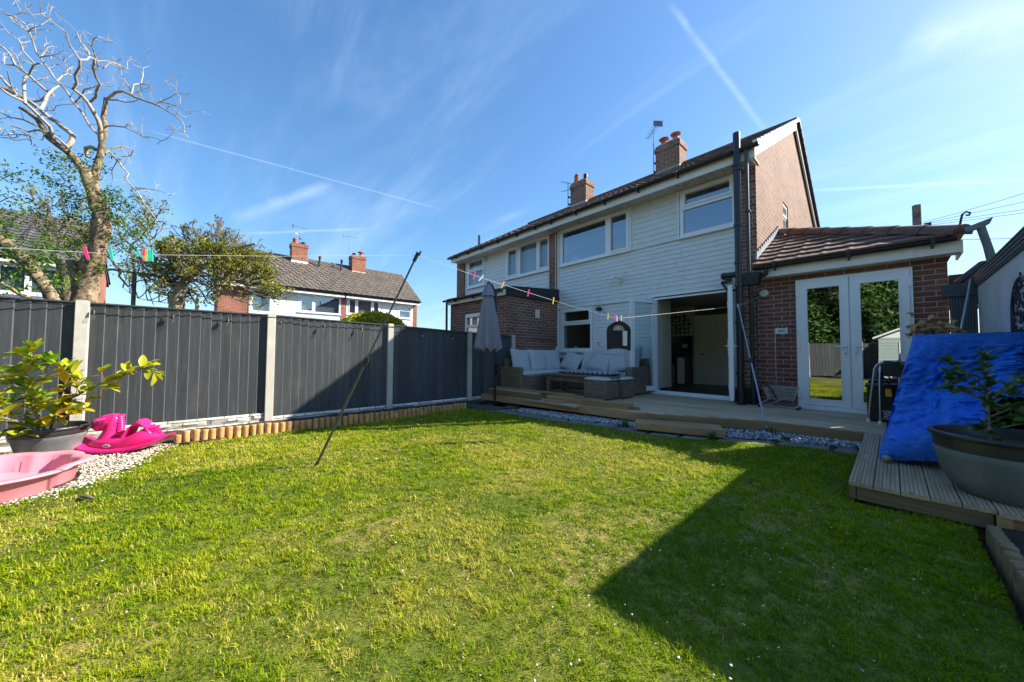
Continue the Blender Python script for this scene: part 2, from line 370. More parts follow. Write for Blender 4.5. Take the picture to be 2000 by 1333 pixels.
def thing(name, label, cat, loc=(0, 0, 0), group=None):
    o = bpy.data.objects.new(name, None); COL.objects.link(o); o.location = loc; o.empty_display_size = .1
    ORG[o.name] = Vector(loc); o['label'] = label; o['category'] = cat
    if group: o['group'] = group
    return o
def tag(o, label, cat, group=None):
    o['label'] = label; o['category'] = cat
    if group: o['group'] = group
    return o
def struct(o, kind='structure', label=None):
    o['kind'] = kind
    if label: o['label'] = label
    return o
def dup(src, loc, label=None, rotz=None, group=None):
    def cp(o, par):
        c = o.copy(); COL.objects.link(c); c.parent = par; ORG[c.name] = Vector(loc)
        for ch in o.children: cp(ch, c)
        return c
    c = cp(src, None); c.location = loc
    if rotz is not None: c.rotation_euler = (0, 0, rotz)
    if label: c['label'] = label
    if group: c['group'] = group
    return c
def lawn_z(x): return -1.0 + .016 * min(0.0, max(x, -6.33))
TREE1=[[[-10.37,-1.66,0.84,0.196],[-10.36,-1.65,1.05,0.19],[-10.35,-1.65,1.24,0.184],[-10.32,-1.63,1.39,0.179],[-10.29,-1.6,1.53,0.174],[-10.25,-1.57,1.67,0.17],[-10.22,-1.54,1.79,0.165],[-10.19,-1.51,1.93,0.161],[-10.16,-1.49,2.08,0.156],[-10.14,-1.47,2.23,0.151],[-10.11,-1.45,2.37,0.146],[-10.13,-1.48,2.54,0.141],[-10.15,-1.51,2.7,0.135],[-10.17,-1.54,2.86,0.13],[-10.2,-1.58,3.02,0.125],[-10.23,-1.62,3.14,0.12],[-10.26,-1.67,3.3,0.115],[-10.33,-1.75,3.49,0.108]],[[-10.18,-1.55,2.81,0.079],[-10.22,-1.58,3.02,0.075],[-10.25,-1.59,3.22,0.071],[-10.26,-1.59,3.37,0.068],[-10.27,-1.59,3.53,0.065],[-10.26,-1.57,3.67,0.062],[-10.25,-1.54,3.82,0.059],[-10.26,-1.53,4.06,0.054],[-10.26,-1.51,4.25,0.05],[-10.26,-1.5,4.47,0.046],[-10.31,-1.54,4.59,0.043],[-10.31,-1.52,4.87,0.038],[-10.31,-1.52,5.0,0.035]],[[-10.33,-1.75,3.45,0.079],[-10.32,-1.82,3.57,0.073],[-10.31,-1.9,3.69,0.068],[-10.32,-1.97,3.76,0.064],[-10.34,-2.06,3.83,0.059],[-10.35,-2.17,3.92,0.054],[-10.32,-2.25,4.09,0.047],[-10.31,-2.31,4.2,0.042],[-10.31,-2.41,4.28,0.037],[-10.33,-2.5,4.33,0.032]],[[-10.28,-1.48,5.0,0.03],[-10.1,-1.37,5.07,0.028],[-9.9,-1.25,5.04,0.026],[-9.77,-1.16,4.96,0.024],[-9.58,-1.03,4.84,0.022],[-9.4,-0.92,4.75,0.02],[-9.15,-0.75,4.62,0.017],[-9.0,-0.65,4.53,0.015],[-8.88,-0.58,4.44,0.014],[-8.68,-0.45,4.3,0.012],[-8.51,-0.36,4.16,0.01],[-8.43,-0.32,4.04,0.008],[-8.39,-0.32,3.91,0.007],[-8.27,-0.26,3.79,0.005]],[[-9.15,-0.75,4.62,0.01],[-9.06,-0.68,4.66,0.009],[-8.85,-0.53,4.71,0.007],[-8.74,-0.45,4.76,0.006],[-8.72,-0.47,4.86,0.005],[-8.66,-0.45,4.95,0.005],[-8.69,-0.52,5.0,0.004]],[[-9.06,-0.68,4.65,0.01],[-8.78,-0.55,4.53,0.008],[-8.53,-0.43,4.42,0.006],[-8.29,-0.33,4.26,0.005],[-8.04,-0.22,4.12,0.003]],[[-8.88,-0.59,4.45,0.006],[-8.75,-0.55,4.47,0.005],[-8.47,-0.43,4.38,0.004]],[[-8.74,-0.45,4.76,0.007],[-8.67,-0.4,4.67,0.005],[-8.65,-0.4,4.53,0.004]],[[-9.73,-1.12,4.97,0.012],[-9.93,-1.18,5.19,0.01],[-10.16,-1.26,5.41,0.007],[-10.37,-1.34,5.6,0.005]],[[-9.73,-1.12,4.96,0.017],[-9.86,-1.11,5.23,0.014],[-9.89,-1.02,5.31,0.012],[-10.01,-1.01,5.56,0.01],[-10.12,-1.02,5.78,0.007],[-10.14,-0.94,5.88,0.005]],[[-9.89,-1.02,5.31,0.01],[-9.97,-1.02,5.24,0.008],[-10.19,-1.14,5.21,0.005]],[[-9.89,-1.02,5.31,0.013],[-9.71,-0.92,5.25,0.009],[-9.52,-0.82,5.13,0.004]],[[-10.3,-1.5,4.97,0.02],[-10.18,-1.35,4.97,0.016],[-10.11,-1.25,4.94,0.012],[-10.04,-1.16,4.95,0.01],[-9.95,-1.05,4.99,0.006]],[[-10.26,-1.5,4.41,0.018],[-10.09,-1.38,4.39,0.016],[-9.81,-1.19,4.31,0.013],[-9.61,-1.05,4.19,0.011],[-9.38,-0.9,4.04,0.009],[-9.21,-0.78,4.01,0.007],[-8.99,-0.63,3.9,0.005],[-8.91,-0.58,3.91,0.005]],[[-9.81,-1.19,4.31,0.01],[-9.7,-1.14,4.34,0.009],[-9.49,-1.04,4.21,0.007],[-9.18,-0.9,3.98,0.004]],[[-10.27,-1.55,4.08,0.045],[-10.19,-1.55,4.19,0.043],[-10.11,-1.54,4.29,0.041],[-10.04,-1.56,4.39,0.039],[-9.98,-1.62,4.51,0.036],[-9.93,-1.67,4.61,0.033],[-9.89,-1.74,4.69,0.031],[-9.87,-1.84,4.75,0.028],[-9.75,-1.78,4.81,0.026],[-9.66,-1.79,4.91,0.024],[-9.49,-1.71,5.0,0.022],[-9.4,-1.7,5.08,0.02]],[[-9.4,-1.7,5.08,0.014],[-9.36,-1.76,5.17,0.013],[-9.3,-1.82,5.27,0.011],[-9.23,-1.81,5.33,0.01],[-9.21,-1.85,5.38,0.01],[-9.19,-1.94,5.41,0.008],[-9.17,-2.0,5.43,0.007],[-9.15,-2.06,5.47,0.006],[-9.15,-2.07,5.47,0.006],[-9.0,-2.05,5.6,0.004]],[[-9.4,-1.7,5.08,0.018],[-9.5,-1.64,5.18,0.016],[-9.57,-1.62,5.3,0.015],[-9.88,-1.73,5.59,0.012],[-10.18,-1.85,5.87,0.009],[-10.46,-1.94,6.17,0.006]],[[-9.57,-1.62,5.29,0.021],[-9.6,-1.57,5.3,0.021],[-9.78,-1.61,5.22,0.022],[-9.91,-1.59,5.13,0.023],[-9.99,-1.55,5.07,0.023],[-10.16,-1.62,5.0,0.024],[-10.27,-1.64,4.93,0.024],[-10.42,-1.71,4.91,0.025],[-10.53,-1.77,4.89,0.025]],[[-9.77,-1.61,5.21,0.014],[-9.78,-1.55,5.24,0.013],[-9.79,-1.48,5.31,0.012],[-9.81,-1.43,5.43,0.011],[-9.81,-1.37,5.49,0.011],[-9.84,-1.28,5.47,0.009],[-9.85,-1.2,5.48,0.008],[-9.95,-1.22,5.69,0.007],[-9.96,-1.16,5.78,0.006],[-9.98,-1.04,5.76,0.004]],[[-9.57,-1.54,5.26,0.01],[-9.63,-1.43,5.37,0.008],[-9.68,-1.35,5.4,0.006],[-9.69,-1.32,5.45,0.005]],[[-9.78,-1.55,5.26,0.014],[-9.59,-1.56,5.35,0.012],[-9.43,-1.58,5.42,0.009],[-9.28,-1.54,5.47,0.008],[-9.21,-1.56,5.49,0.007]],[[-9.28,-1.54,5.47,0.009],[-9.18,-1.48,5.49,0.004]],[[-9.43,-1.58,5.42,0.009],[-9.59,-1.69,5.54,0.007],[-9.73,-1.8,5.67,0.004]],[[-9.57,-1.62,5.29,0.014],[-9.69,-1.66,5.45,0.01],[-9.87,-1.75,5.66,0.005]],[[-9.99,-1.55,5.06,0.012],[-10.27,-1.69,5.09,0.008],[-10.49,-1.79,5.28,0.005]],[[-10.27,-1.69,5.1,0.013],[-10.55,-1.83,5.14,0.014],[-10.75,-1.9,5.1,0.014],[-11.08,-2.04,5.05,0.016]],[[-10.24,-1.51,4.11,0.02],[-10.26,-1.63,4.25,0.019],[-10.27,-1.71,4.36,0.019],[-10.26,-1.76,4.47,0.018],[-10.25,-1.82,4.58,0.018],[-10.26,-1.89,4.67,0.017],[-10.25,-1.94,4.76,0.017],[-10.25,-1.99,4.86,0.017],[-10.25,-2.04,4.93,0.016],[-10.26,-2.14,5.04,0.016],[-10.25,-2.19,5.14,0.015],[-10.24,-2.28,5.28,0.014],[-10.23,-2.34,5.38,0.014],[-10.18,-2.38,5.56,0.013],[-10.14,-2.41,5.67,0.013],[-10.13,-2.45,5.75,0.013],[-10.15,-2.54,5.81,0.012],[-10.15,-2.58,5.83,0.012],[-10.18,-2.65,5.82,0.012]],[[-10.15,-2.58,5.83,0.009],[-10.12,-2.49,5.93,0.007],[-10.07,-2.38,5.93,0.005],[-10.06,-2.34,5.9,0.005]],[[-10.12,-2.49,5.93,0.007],[-10.24,-2.56,6.09,0.005],[-10.34,-2.62,6.25,0.004]],[[-10.14,-2.4,5.63,0.009],[-10.24,-2.51,5.73,0.008],[-10.32,-2.6,5.8,0.008],[-10.37,-2.66,5.9,0.008],[-10.4,-2.7,5.95,0.007]],[[-10.14,-2.41,5.67,0.011],[-9.97,-2.32,5.66,0.008],[-9.73,-2.19,5.62,0.004]],[[-10.14,-2.4,5.66,0.006],[-10.02,-2.28,5.68,0.005],[-9.92,-2.19,5.67,0.004],[-9.82,-2.09,5.65,0.003]],[[-10.13,-2.38,5.62,0.007],[-9.93,-2.28,5.53,0.005],[-9.77,-2.21,5.45,0.003]],[[-10.22,-2.1,4.96,0.017],[-10.33,-2.08,5.11,0.014],[-10.39,-2.07,5.2,0.012],[-10.46,-2.03,5.29,0.01],[-10.53,-1.99,5.33,0.007]],[[-10.47,-2.03,5.28,0.012],[-10.58,-2.06,5.42,0.009],[-10.65,-2.01,5.57,0.006]],[[-10.58,-2.06,5.42,0.008],[-10.71,-2.18,5.55,0.007],[-10.83,-2.3,5.66,0.007],[-10.84,-2.31,5.75,0.007],[-10.93,-2.39,5.85,0.006],[-10.97,-2.42,5.95,0.006]],[[-10.25,-2.29,5.33,0.012],[-10.12,-2.21,5.31,0.01],[-9.96,-2.1,5.28,0.008],[-9.71,-1.94,5.12,0.005]],[[-10.25,-2.29,5.33,0.012],[-10.38,-2.28,5.53,0.007],[-10.42,-2.27,5.58,0.006]],[[-10.22,-2.33,5.43,0.007],[-10.18,-2.25,5.43,0.006],[-10.11,-2.13,5.37,0.005]],[[-10.3,-2.01,3.79,0.048],[-10.29,-1.96,3.79,0.047],[-10.29,-1.9,3.96,0.047],[-10.33,-1.9,4.08,0.046],[-10.47,-1.99,4.2,0.046],[-10.62,-2.1,4.32,0.045],[-10.76,-2.19,4.44,0.044],[-10.92,-2.31,4.54,0.044],[-11.14,-2.46,4.74,0.043],[-11.36,-2.62,4.92,0.042],[-11.65,-2.83,5.11,0.04],[-11.94,-3.04,5.29,0.039],[-12.12,-3.18,5.38,0.038],[-12.37,-3.37,5.54,0.037]],[[-11.14,-2.46,4.74,0.035],[-11.26,-2.44,4.97,0.032],[-11.39,-2.45,5.17,0.029],[-11.49,-2.4,5.39,0.025],[-11.57,-2.34,5.55,0.021]],[[-11.4,-2.46,5.16,0.021],[-11.48,-2.54,5.07,0.021],[-11.59,-2.66,5.04,0.021]],[[-11.48,-2.38,5.26,0.026],[-11.57,-2.51,5.36,0.026],[-11.65,-2.65,5.51,0.025],[-11.71,-2.75,5.63,0.024],[-11.79,-2.87,5.73,0.023],[-11.84,-2.95,5.8,0.023],[-11.86,-3.02,5.99,0.022],[-11.92,-3.11,6.11,0.021],[-11.99,-3.23,6.19,0.021]],[[-11.84,-2.95,5.8,0.016],[-11.99,-3.08,5.83,0.013],[-12.06,-3.14,5.87,0.012],[-12.09,-3.14,6.02,0.01],[-12.15,-3.18,6.12,0.008]],[[-11.71,-2.75,5.63,0.013],[-11.76,-2.83,5.71,0.012],[-11.78,-2.9,5.85,0.01],[-11.76,-2.92,5.96,0.008],[-11.81,-3.02,6.09,0.006]],[[-11.71,-2.75,5.63,0.021],[-11.58,-2.7,5.67,0.019],[-11.4,-2.63,5.71,0.018],[-11.26,-2.55,5.7,0.016],[-11.14,-2.48,5.66,0.015]],[[-11.38,-2.61,5.73,0.017],[-11.37,-2.66,5.79,0.016],[-11.36,-2.72,5.86,0.015],[-11.35,-2.76,5.91,0.014],[-11.3,-2.76,5.98,0.013],[-11.28,-2.79,6.05,0.012],[-11.29,-2.88,6.08,0.011],[-11.26,-2.95,6.17,0.009],[-11.27,-3.03,6.17,0.008]],[[-11.32,-2.78,6.03,0.01],[-11.35,-2.74,6.07,0.008],[-11.4,-2.68,6.18,0.004]],[[-11.4,-2.63,5.72,0.008],[-11.24,-2.69,5.66,0.006],[-11.11,-2.73,5.62,0.005]],[[-10.31,-2.12,3.91,0.033],[-10.24,-2.12,3.97,0.032],[-10.14,-2.13,4.06,0.03],[-10.04,-2.22,4.14,0.027],[-9.96,-2.28,4.2,0.025],[-9.86,-2.36,4.26,0.023],[-9.8,-2.45,4.26,0.021],[-9.75,-2.5,4.27,0.019],[-9.68,-2.54,4.29,0.018],[-9.62,-2.6,4.28,0.016]],[[-9.84,-2.33,4.21,0.026],[-9.91,-2.36,4.37,0.025],[-9.99,-2.39,4.58,0.024],[-10.05,-2.4,4.76,0.023],[-10.04,-2.37,4.81,0.022]],[[-9.77,-2.41,4.31,0.017],[-9.72,-2.43,4.34,0.015],[-9.6,-2.44,4.44,0.01],[-9.48,-2.43,4.52,0.006]],[[-9.72,-2.43,4.34,0.026],[-9.82,-2.52,4.45,0.022],[-9.91,-2.61,4.6,0.017]],[[-10.29,-2.21,3.99,0.019],[-10.31,-2.24,4.01,0.018],[-10.39,-2.33,4.02,0.016],[-10.47,-2.43,3.98,0.014],[-10.53,-2.52,4.03,0.013],[-10.63,-2.65,4.07,0.01],[-10.75,-2.8,4.14,0.007]],[[-10.31,-2.22,3.96,0.012],[-10.27,-2.23,3.82,0.011],[-10.3,-2.38,3.85,0.009],[-10.32,-2.52,3.83,0.007],[-10.34,-2.61,3.78,0.006],[-10.36,-2.69,3.75,0.005]],[[-10.29,-2.38,3.87,0.009],[-10.51,-2.4,3.84,0.007],[-10.61,-2.42,3.81,0.007]],[[-10.51,-2.4,3.84,0.005],[-10.47,-2.44,3.84,0.003]],[[-10.61,-2.42,3.83,0.005],[-10.54,-2.36,3.81,0.003]],[[-10.61,-2.62,4.06,0.009],[-10.48,-2.58,3.9,0.008],[-10.43,-2.63,3.83,0.006],[-10.35,-2.69,3.82,0.004]],[[-10.32,-2.52,3.83,0.009],[-10.34,-2.51,3.79,0.008],[-10.43,-2.58,3.78,0.008],[-10.7,-2.78,3.84,0.005]],[[-10.25,-1.92,3.79,0.019],[-10.27,-2.05,3.92,0.018],[-10.3,-2.15,4.0,0.017],[-10.33,-2.25,4.05,0.016],[-10.36,-2.36,4.1,0.015],[-10.39,-2.47,4.15,0.014],[-10.45,-2.63,4.15,0.013],[-10.47,-2.73,4.21,0.012],[-10.48,-2.8,4.26,0.012]],[[-10.31,-2.31,4.2,0.007],[-10.07,-2.16,4.3,0.007],[-9.92,-2.05,4.27,0.007],[-9.83,-2.01,4.33,0.007],[-9.72,-1.93,4.33,0.006]],[[-10.23,-1.51,3.8,0.022],[-10.26,-1.43,3.98,0.02],[-10.26,-1.27,4.11,0.016],[-10.27,-1.12,4.1,0.013],[-10.38,-1.16,4.01,0.011],[-10.63,-1.31,4.03,0.008]],[[-10.31,-1.31,4.1,0.01],[-10.16,-1.23,3.95,0.008],[-10.04,-1.16,3.8,0.006],[-9.93,-1.1,3.66,0.005]],[[-10.27,-1.44,3.93,0.02],[-10.18,-1.31,3.77,0.018],[-10.13,-1.24,3.64,0.017],[-10.07,-1.15,3.51,0.016],[-10.12,-1.19,3.42,0.015],[-10.07,-1.12,3.31,0.014],[-10.02,-1.04,3.21,0.013],[-9.97,-0.97,3.09,0.012],[-9.93,-0.91,2.95,0.011],[-9.85,-0.79,2.76,0.009],[-9.79,-0.7,2.6,0.007],[-9.76,-0.65,2.46,0.006],[-9.73,-0.6,2.33,0.005]],[[-10.18,-1.31,3.77,0.011],[-10.55,-1.43,3.67,0.008],[-10.77,-1.44,3.55,0.005]],[[-10.02,-1.04,3.21,0.01],[-9.81,-0.95,3.2,0.009],[-9.53,-0.82,3.12,0.007],[-9.27,-0.7,3.05,0.006],[-8.88,-0.53,2.9,0.003]],[[-10.32,-1.62,3.92,0.04],[-10.38,-1.68,3.97,0.04],[-10.47,-1.76,3.96,0.04],[-10.48,-1.75,3.86,0.04],[-10.48,-1.73,3.79,0.04]],[[-10.53,-1.81,5.2,0.005],[-10.43,-1.87,5.14,0.004],[-10.34,-1.94,5.07,0.003]],[[-11.68,-2.68,5.51,0.008],[-11.26,-2.43,5.46,0.003]]]
STUMP=[[[-10.41,-1.84,0.77,0.145],[-10.41,-1.84,0.94,0.149],[-10.41,-1.85,1.12,0.152],[-10.41,-1.87,1.31,0.157],[-10.41,-1.88,1.51,0.161],[-10.42,-1.9,1.68,0.164]]]
LEFTT=[[[-9.59,-1.83,0.75,0.083],[-9.64,-1.89,0.86,0.083],[-9.68,-1.94,1.0,0.082],[-9.73,-2.0,1.12,0.082],[-9.78,-2.06,1.23,0.081],[-9.84,-2.13,1.33,0.08],[-9.88,-2.19,1.45,0.08],[-9.94,-2.26,1.54,0.079],[-10.0,-2.33,1.64,0.079],[-10.07,-2.41,1.72,0.078],[-10.15,-2.5,1.81,0.077],[-10.23,-2.59,1.9,0.077],[-10.31,-2.69,1.98,0.076],[-10.38,-2.77,2.06,0.075],[-10.46,-2.86,2.15,0.075]],[[-9.69,-1.94,0.82,0.04],[-9.85,-2.07,0.86,0.038],[-10.0,-2.2,0.9,0.037],[-10.13,-2.3,0.95,0.036],[-10.27,-2.42,1.03,0.035],[-10.4,-2.52,1.11,0.034],[-10.52,-2.62,1.18,0.033],[-10.65,-2.73,1.27,0.032]],[[-10.23,-2.59,1.9,0.035],[-10.42,-2.7,2.09,0.033],[-10.54,-2.74,2.26,0.03],[-10.67,-2.79,2.44,0.028],[-10.78,-2.83,2.62,0.026],[-10.88,-2.85,2.81,0.024],[-10.99,-2.89,2.98,0.021],[-11.09,-2.91,3.18,0.019]],[[-10.98,-2.87,3.05,0.009],[-10.96,-2.81,3.14,0.008],[-10.93,-2.73,3.23,0.007],[-10.89,-2.63,3.32,0.005],[-10.85,-2.52,3.4,0.004]],[[-10.76,-2.8,2.62,0.009],[-10.5,-2.66,2.65,0.008],[-10.27,-2.53,2.68,0.006],[-10.03,-2.39,2.59,0.005],[-9.81,-2.26,2.52,0.003]],[[-10.05,-2.39,1.71,0.009],[-9.92,-2.32,1.79,0.007],[-9.77,-2.23,1.86,0.006],[-9.65,-2.18,1.98,0.005],[-9.53,-2.13,2.08,0.003]]]
TREE2=[[[-11.97,-0.45,0.96,0.154],[-11.98,-0.46,1.24,0.144],[-11.93,-0.42,1.47,0.135],[-11.86,-0.36,1.65,0.128]],[[-11.95,-0.44,1.37,0.102],[-11.82,-0.38,1.62,0.094],[-11.7,-0.31,1.76,0.089],[-11.57,-0.23,1.91,0.083],[-11.41,-0.13,2.14,0.075]],[[-11.91,-0.4,1.47,0.058],[-11.94,-0.52,1.62,0.054],[-11.95,-0.62,1.8,0.049],[-12.06,-0.85,1.85,0.043],[-12.15,-1.04,1.88,0.039],[-12.24,-1.22,1.89,0.034],[-12.33,-1.44,1.92,0.028],[-12.34,-1.48,1.79,0.026],[-12.08,-1.3,1.53,0.02],[-11.82,-1.12,1.64,0.015],[-11.64,-0.98,1.69,0.012]],[[-11.52,-0.17,2.01,0.076],[-11.37,-0.03,2.08,0.068],[-11.21,0.13,2.16,0.061],[-11.08,0.25,2.31,0.054],[-10.97,0.36,2.47,0.046],[-10.84,0.48,2.5,0.04],[-10.71,0.61,2.55,0.034],[-10.59,0.73,2.59,0.029],[-10.38,0.94,2.65,0.019]],[[-11.84,-0.33,1.69,0.032],[-11.57,-0.2,1.8,0.029],[-11.31,-0.08,1.94,0.027],[-11.06,0.07,1.88,0.024],[-10.8,0.22,1.81,0.022],[-10.57,0.35,1.74,0.02],[-10.35,0.47,1.63,0.018],[-10.15,0.58,1.55,0.016],[-9.92,0.7,1.47,0.014],[-9.7,0.82,1.36,0.012]],[[-11.64,-0.08,0.96,0.045],[-11.73,-0.09,1.19,0.04],[-11.8,-0.07,1.43,0.035],[-12.02,-0.22,1.58,0.029],[-12.17,-0.32,1.54,0.026]],[[-11.71,-0.06,1.13,0.032],[-12.06,-0.19,1.41,0.029],[-12.25,-0.26,1.56,0.027]],[[-11.91,-0.1,1.67,0.026],[-12.03,0.02,1.51,0.023],[-12.18,0.11,1.32,0.019],[-12.26,0.32,1.22,0.014]],[[-11.32,-0.07,1.78,0.019],[-11.29,0.06,1.67,0.018],[-11.26,0.19,1.56,0.016],[-11.21,0.33,1.48,0.015],[-11.15,0.49,1.41,0.014],[-11.12,0.62,1.33,0.012],[-11.05,0.79,1.27,0.011],[-11.0,0.94,1.19,0.01]],[[-12.23,-1.22,1.9,0.031],[-12.44,-1.26,2.15,0.028],[-12.66,-1.32,2.38,0.026],[-12.94,-1.38,2.71,0.022],[-13.41,-1.62,2.97,0.018],[-13.73,-1.71,3.35,0.014]],[[-12.94,-1.38,2.71,0.02],[-12.43,-1.16,2.81,0.015],[-12.12,-1.06,2.92,0.012],[-11.8,-0.95,3.01,0.009],[-11.5,-0.85,3.1,0.006]],[[-12.34,-1.45,1.92,0.031],[-12.35,-1.55,2.05,0.027],[-12.34,-1.63,2.19,0.024],[-12.35,-1.76,2.32,0.02],[-12.36,-1.88,2.45,0.016],[-12.33,-1.95,2.59,0.012],[-12.32,-2.03,2.73,0.009]],[[-12.34,-1.45,1.92,0.031],[-12.57,-1.6,1.97,0.029],[-12.8,-1.76,1.99,0.028],[-13.03,-1.92,2.02,0.026],[-13.26,-2.08,2.1,0.024],[-13.49,-2.24,2.18,0.023],[-13.7,-2.38,2.35,0.021],[-13.91,-2.51,2.52,0.019],[-14.11,-2.64,2.68,0.018],[-14.51,-2.92,2.85,0.015],[-14.72,-3.07,2.99,0.013],[-14.92,-3.2,3.15,0.011],[-15.13,-3.35,3.31,0.009]],[[-14.11,-2.64,2.68,0.02],[-14.29,-2.75,2.87,0.018],[-14.46,-2.84,3.06,0.016],[-14.66,-2.95,3.32,0.014],[-14.87,-3.06,3.59,0.012],[-15.14,-3.23,3.81,0.009],[-15.39,-3.39,4.07,0.007]],[[-14.46,-2.84,3.06,0.02],[-14.2,-2.64,3.24,0.014],[-14.11,-2.59,3.44,0.01],[-14.01,-2.53,3.61,0.007]],[[-12.06,-0.85,1.85,0.025],[-12.3,-0.9,2.12,0.022],[-12.53,-0.94,2.43,0.019],[-12.74,-1.0,2.67,0.016],[-12.94,-1.06,2.89,0.014],[-13.09,-1.05,3.13,0.011],[-13.21,-1.02,3.39,0.008]],[[-11.95,-0.43,1.14,0.01],[-12.17,-0.62,1.21,0.009],[-12.38,-0.8,1.25,0.009],[-12.61,-1.01,1.29,0.008],[-12.84,-1.2,1.35,0.007],[-13.02,-1.36,1.48,0.006],[-13.2,-1.51,1.63,0.005]],[[-12.47,-0.9,1.18,0.01],[-12.8,-1.02,1.54,0.008],[-12.98,-1.09,1.75,0.006]]]
CONTRAILS=[[[-0.91,0.0479,-0.4118],[-0.2265,0.7746,0.5905],0.9882],[[-0.4109,0.046,-0.9105],[-0.8901,0.1958,0.4116],0.9577],[[-0.2067,0.5854,-0.7839],[-0.9282,0.136,0.3464],0.9963],[[-0.2629,0.3072,-0.9146],[0.023,0.9497,0.3124],0.9918],[[-0.2371,0.2714,-0.9328],[-0.9383,0.1848,0.2923],0.9937],[[0.2379,-0.5086,0.8275],[0.1036,0.8604,0.4991],0.9998]]
make_world(CONTRAILS)
brick('brick_wall', (.235, .108, .070), (.140, .064, .044), (.38, .32, .26))
brick('brick_extension', (.215, .088, .060), (.135, .054, .040), (.34, .28, .24), loc=(.02, .0, 0))
brick('brick_dark', (.115, .05, .035), (.07, .032, .026), (.20, .165, .14), stain=(.03, .03, .03))
brick('brick_chimney', (.24, .115, .075), (.14, .065, .045), (.42, .36, .29), stain=(.05, .045, .035))
brick('brick_far', (.30, .11, .065), (.21, .075, .05), (.38, .30, .24))
brick('stone_course', (.70, .68, .61), (.46, .44, .38), (.20, .18, .15), bump_s=1.0, size=.014, bw=.28, rh=.072, stain=(.24, .20, .15))
def clad_mat(name, c, stain_z0, stain_amt):
    m, nt, p, o = new_mat(name)
    v = objc(nt)
    sep = nt.nodes.new('ShaderNodeSeparateXYZ'); L(nt, v, sep.inputs[0])
    n = noise(nt, objc(nt, (2.6, 1, 11)), 2.2, 8, .7); g = noise(nt, objc(nt, (3.5, 3, .7)), 1.7, 7, .7)
    f = nt.nodes.new('ShaderNodeMapRange'); f.inputs[1].default_value = .47; f.inputs[2].default_value = .72; L(nt, n, f.inputs[0])
    g2 = nt.nodes.new('ShaderNodeMapRange'); g2.inputs[1].default_value = .50; g2.inputs[2].default_value = .72; L(nt, g, g2.inputs[0])
    fac = math_(nt, 'MULTIPLY', math_(nt, 'MULTIPLY', f.outputs[0], math_(nt, 'ADD', g2.outputs[0], .25)), stain_amt, clamp=True)
    base = ramp(nt, noise(nt, v, 3.0, 5), [(.3, tuple(x * .94 for x in c)), (.7, c)])
    L(nt, mixc(nt, fac, base, (.16, .17, .13)), p.inputs['Base Color']); p.inputs['Roughness'].default_value = .38
    return m
clad_mat('cladding', (.71, .73, .72), 0, .75)
clad_mat('cladding_clean', (.74, .75, .74), 0, .2)
plain('upvc', (.80, .81, .82), .3, .02, 3, dirt=(.55, .55, .5), dlo=.62, dhi=.95)
plain('fascia_white', (.76, .73, .64), .42, .04, 5, dirt=(.40, .38, .30), dscale=4.5, dlo=.58, dhi=.9)
plain('soffit_old', (.55, .50, .42), .6, .1, 9, dirt=(.10, .09, .07), dscale=5.5, dlo=.55, dhi=.72)
plain('gutter_black', (.018, .020, .024), .33, .15, 8)
plain('pipe_grey', (.045, .05, .056), .36, .12, 8)
plain('lead', (.27, .29, .31), .5, .15, 12, .3, 40, dirt=(.5, .48, .42))
plain('terracotta', (.42, .13, .07), .7, .18, 9, .3, 40, dirt=(.16, .10, .08))
plain('mortar_grey', (.42, .40, .36), .9, .15, 14, .5, 60)
plain('black_metal', (.012, .012, .013), .4, .2, 8)
plain('black_plastic', (.014, .015, .017), .45, .2, 9)
plain('grey_metal', (.42, .44, .47), .3, .06, 9, metal=.9)
plain('pole_metal', (.12, .13, .15), .34, .1, 10, metal=.75)
plain('pole_pale', (.34, .38, .44), .38, .08, 10, metal=.6)
plain('aerial_metal', (.16, .17, .19), .45, .1, 9, metal=.6)
plain('white_paint', (.74, .74, .70), .5, .04, 4)
plain('door_white', (.80, .76, .66), .5, .03, 4)
plain('olive_wall', (.20, .20, .11), .8, .05, 3)
plain('cream_wall', (.60, .54, .47), .8, .05, 3)
plain('dark_floor', (.035, .03, .028), .4, .15, 6)
plain('cupboard', (.70, .62, .46), .5, .03, 3)
plain('worktop', (.012, .012, .014), .3, .1, 6)
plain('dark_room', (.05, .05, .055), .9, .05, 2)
plain('curtain', (.40, .47, .55), .9, .10, 30, stretch=(1, 1, .05))
plain('concrete_post', (.47, .45, .40), .85, .07, 7, .35, 90, dirt=(.26, .25, .20), dscale=9, dlo=.6, dhi=.85)
plain('concrete_slab', (.17, .165, .145), .9, .2, 6, .5, 50, dirt=(.09, .09, .07))
plain('soil', (.045, .032, .022), .95, .35, 14, .9, 30)
plain('bark', (.28, .20, .125), .9, .45, 16, 1.0, 22, stretch=(1, 1, .35), dirt=(.09, .075, .05), dscale=9, dlo=.46, dhi=.58)
plain('bark_pale', (.40, .34, .265), .8, .22, 12, .6, 40, dirt=(.16, .13, .10), dscale=6, dlo=.52, dhi=.68)
plain('bark_dark', (.20, .165, .12), .9, .3, 14, .8, 30, dirt=(.075, .065, .045), dscale=6, dlo=.5, dhi=.66)
plain('cut_wood', (.56, .40, .23), .8, .2, 10, .5, 30)
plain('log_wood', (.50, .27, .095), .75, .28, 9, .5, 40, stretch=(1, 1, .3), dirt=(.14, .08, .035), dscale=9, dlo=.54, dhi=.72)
plain('log_olive', (.25, .18, .09), .8, .25, 9, .5, 40, stretch=(1, 1, .3), dirt=(.11, .085, .05), dscale=9, dlo=.52, dhi=.7)  # duller olive brown wood of the right hand stakes
wood('deck_wood', (.56, .42, .275), (.36, .265, .165), 'x', bmp=.3)
wood('platform_wood', (.52, .39, .25), (.31, .23, .145), 'y', bmp=.3)
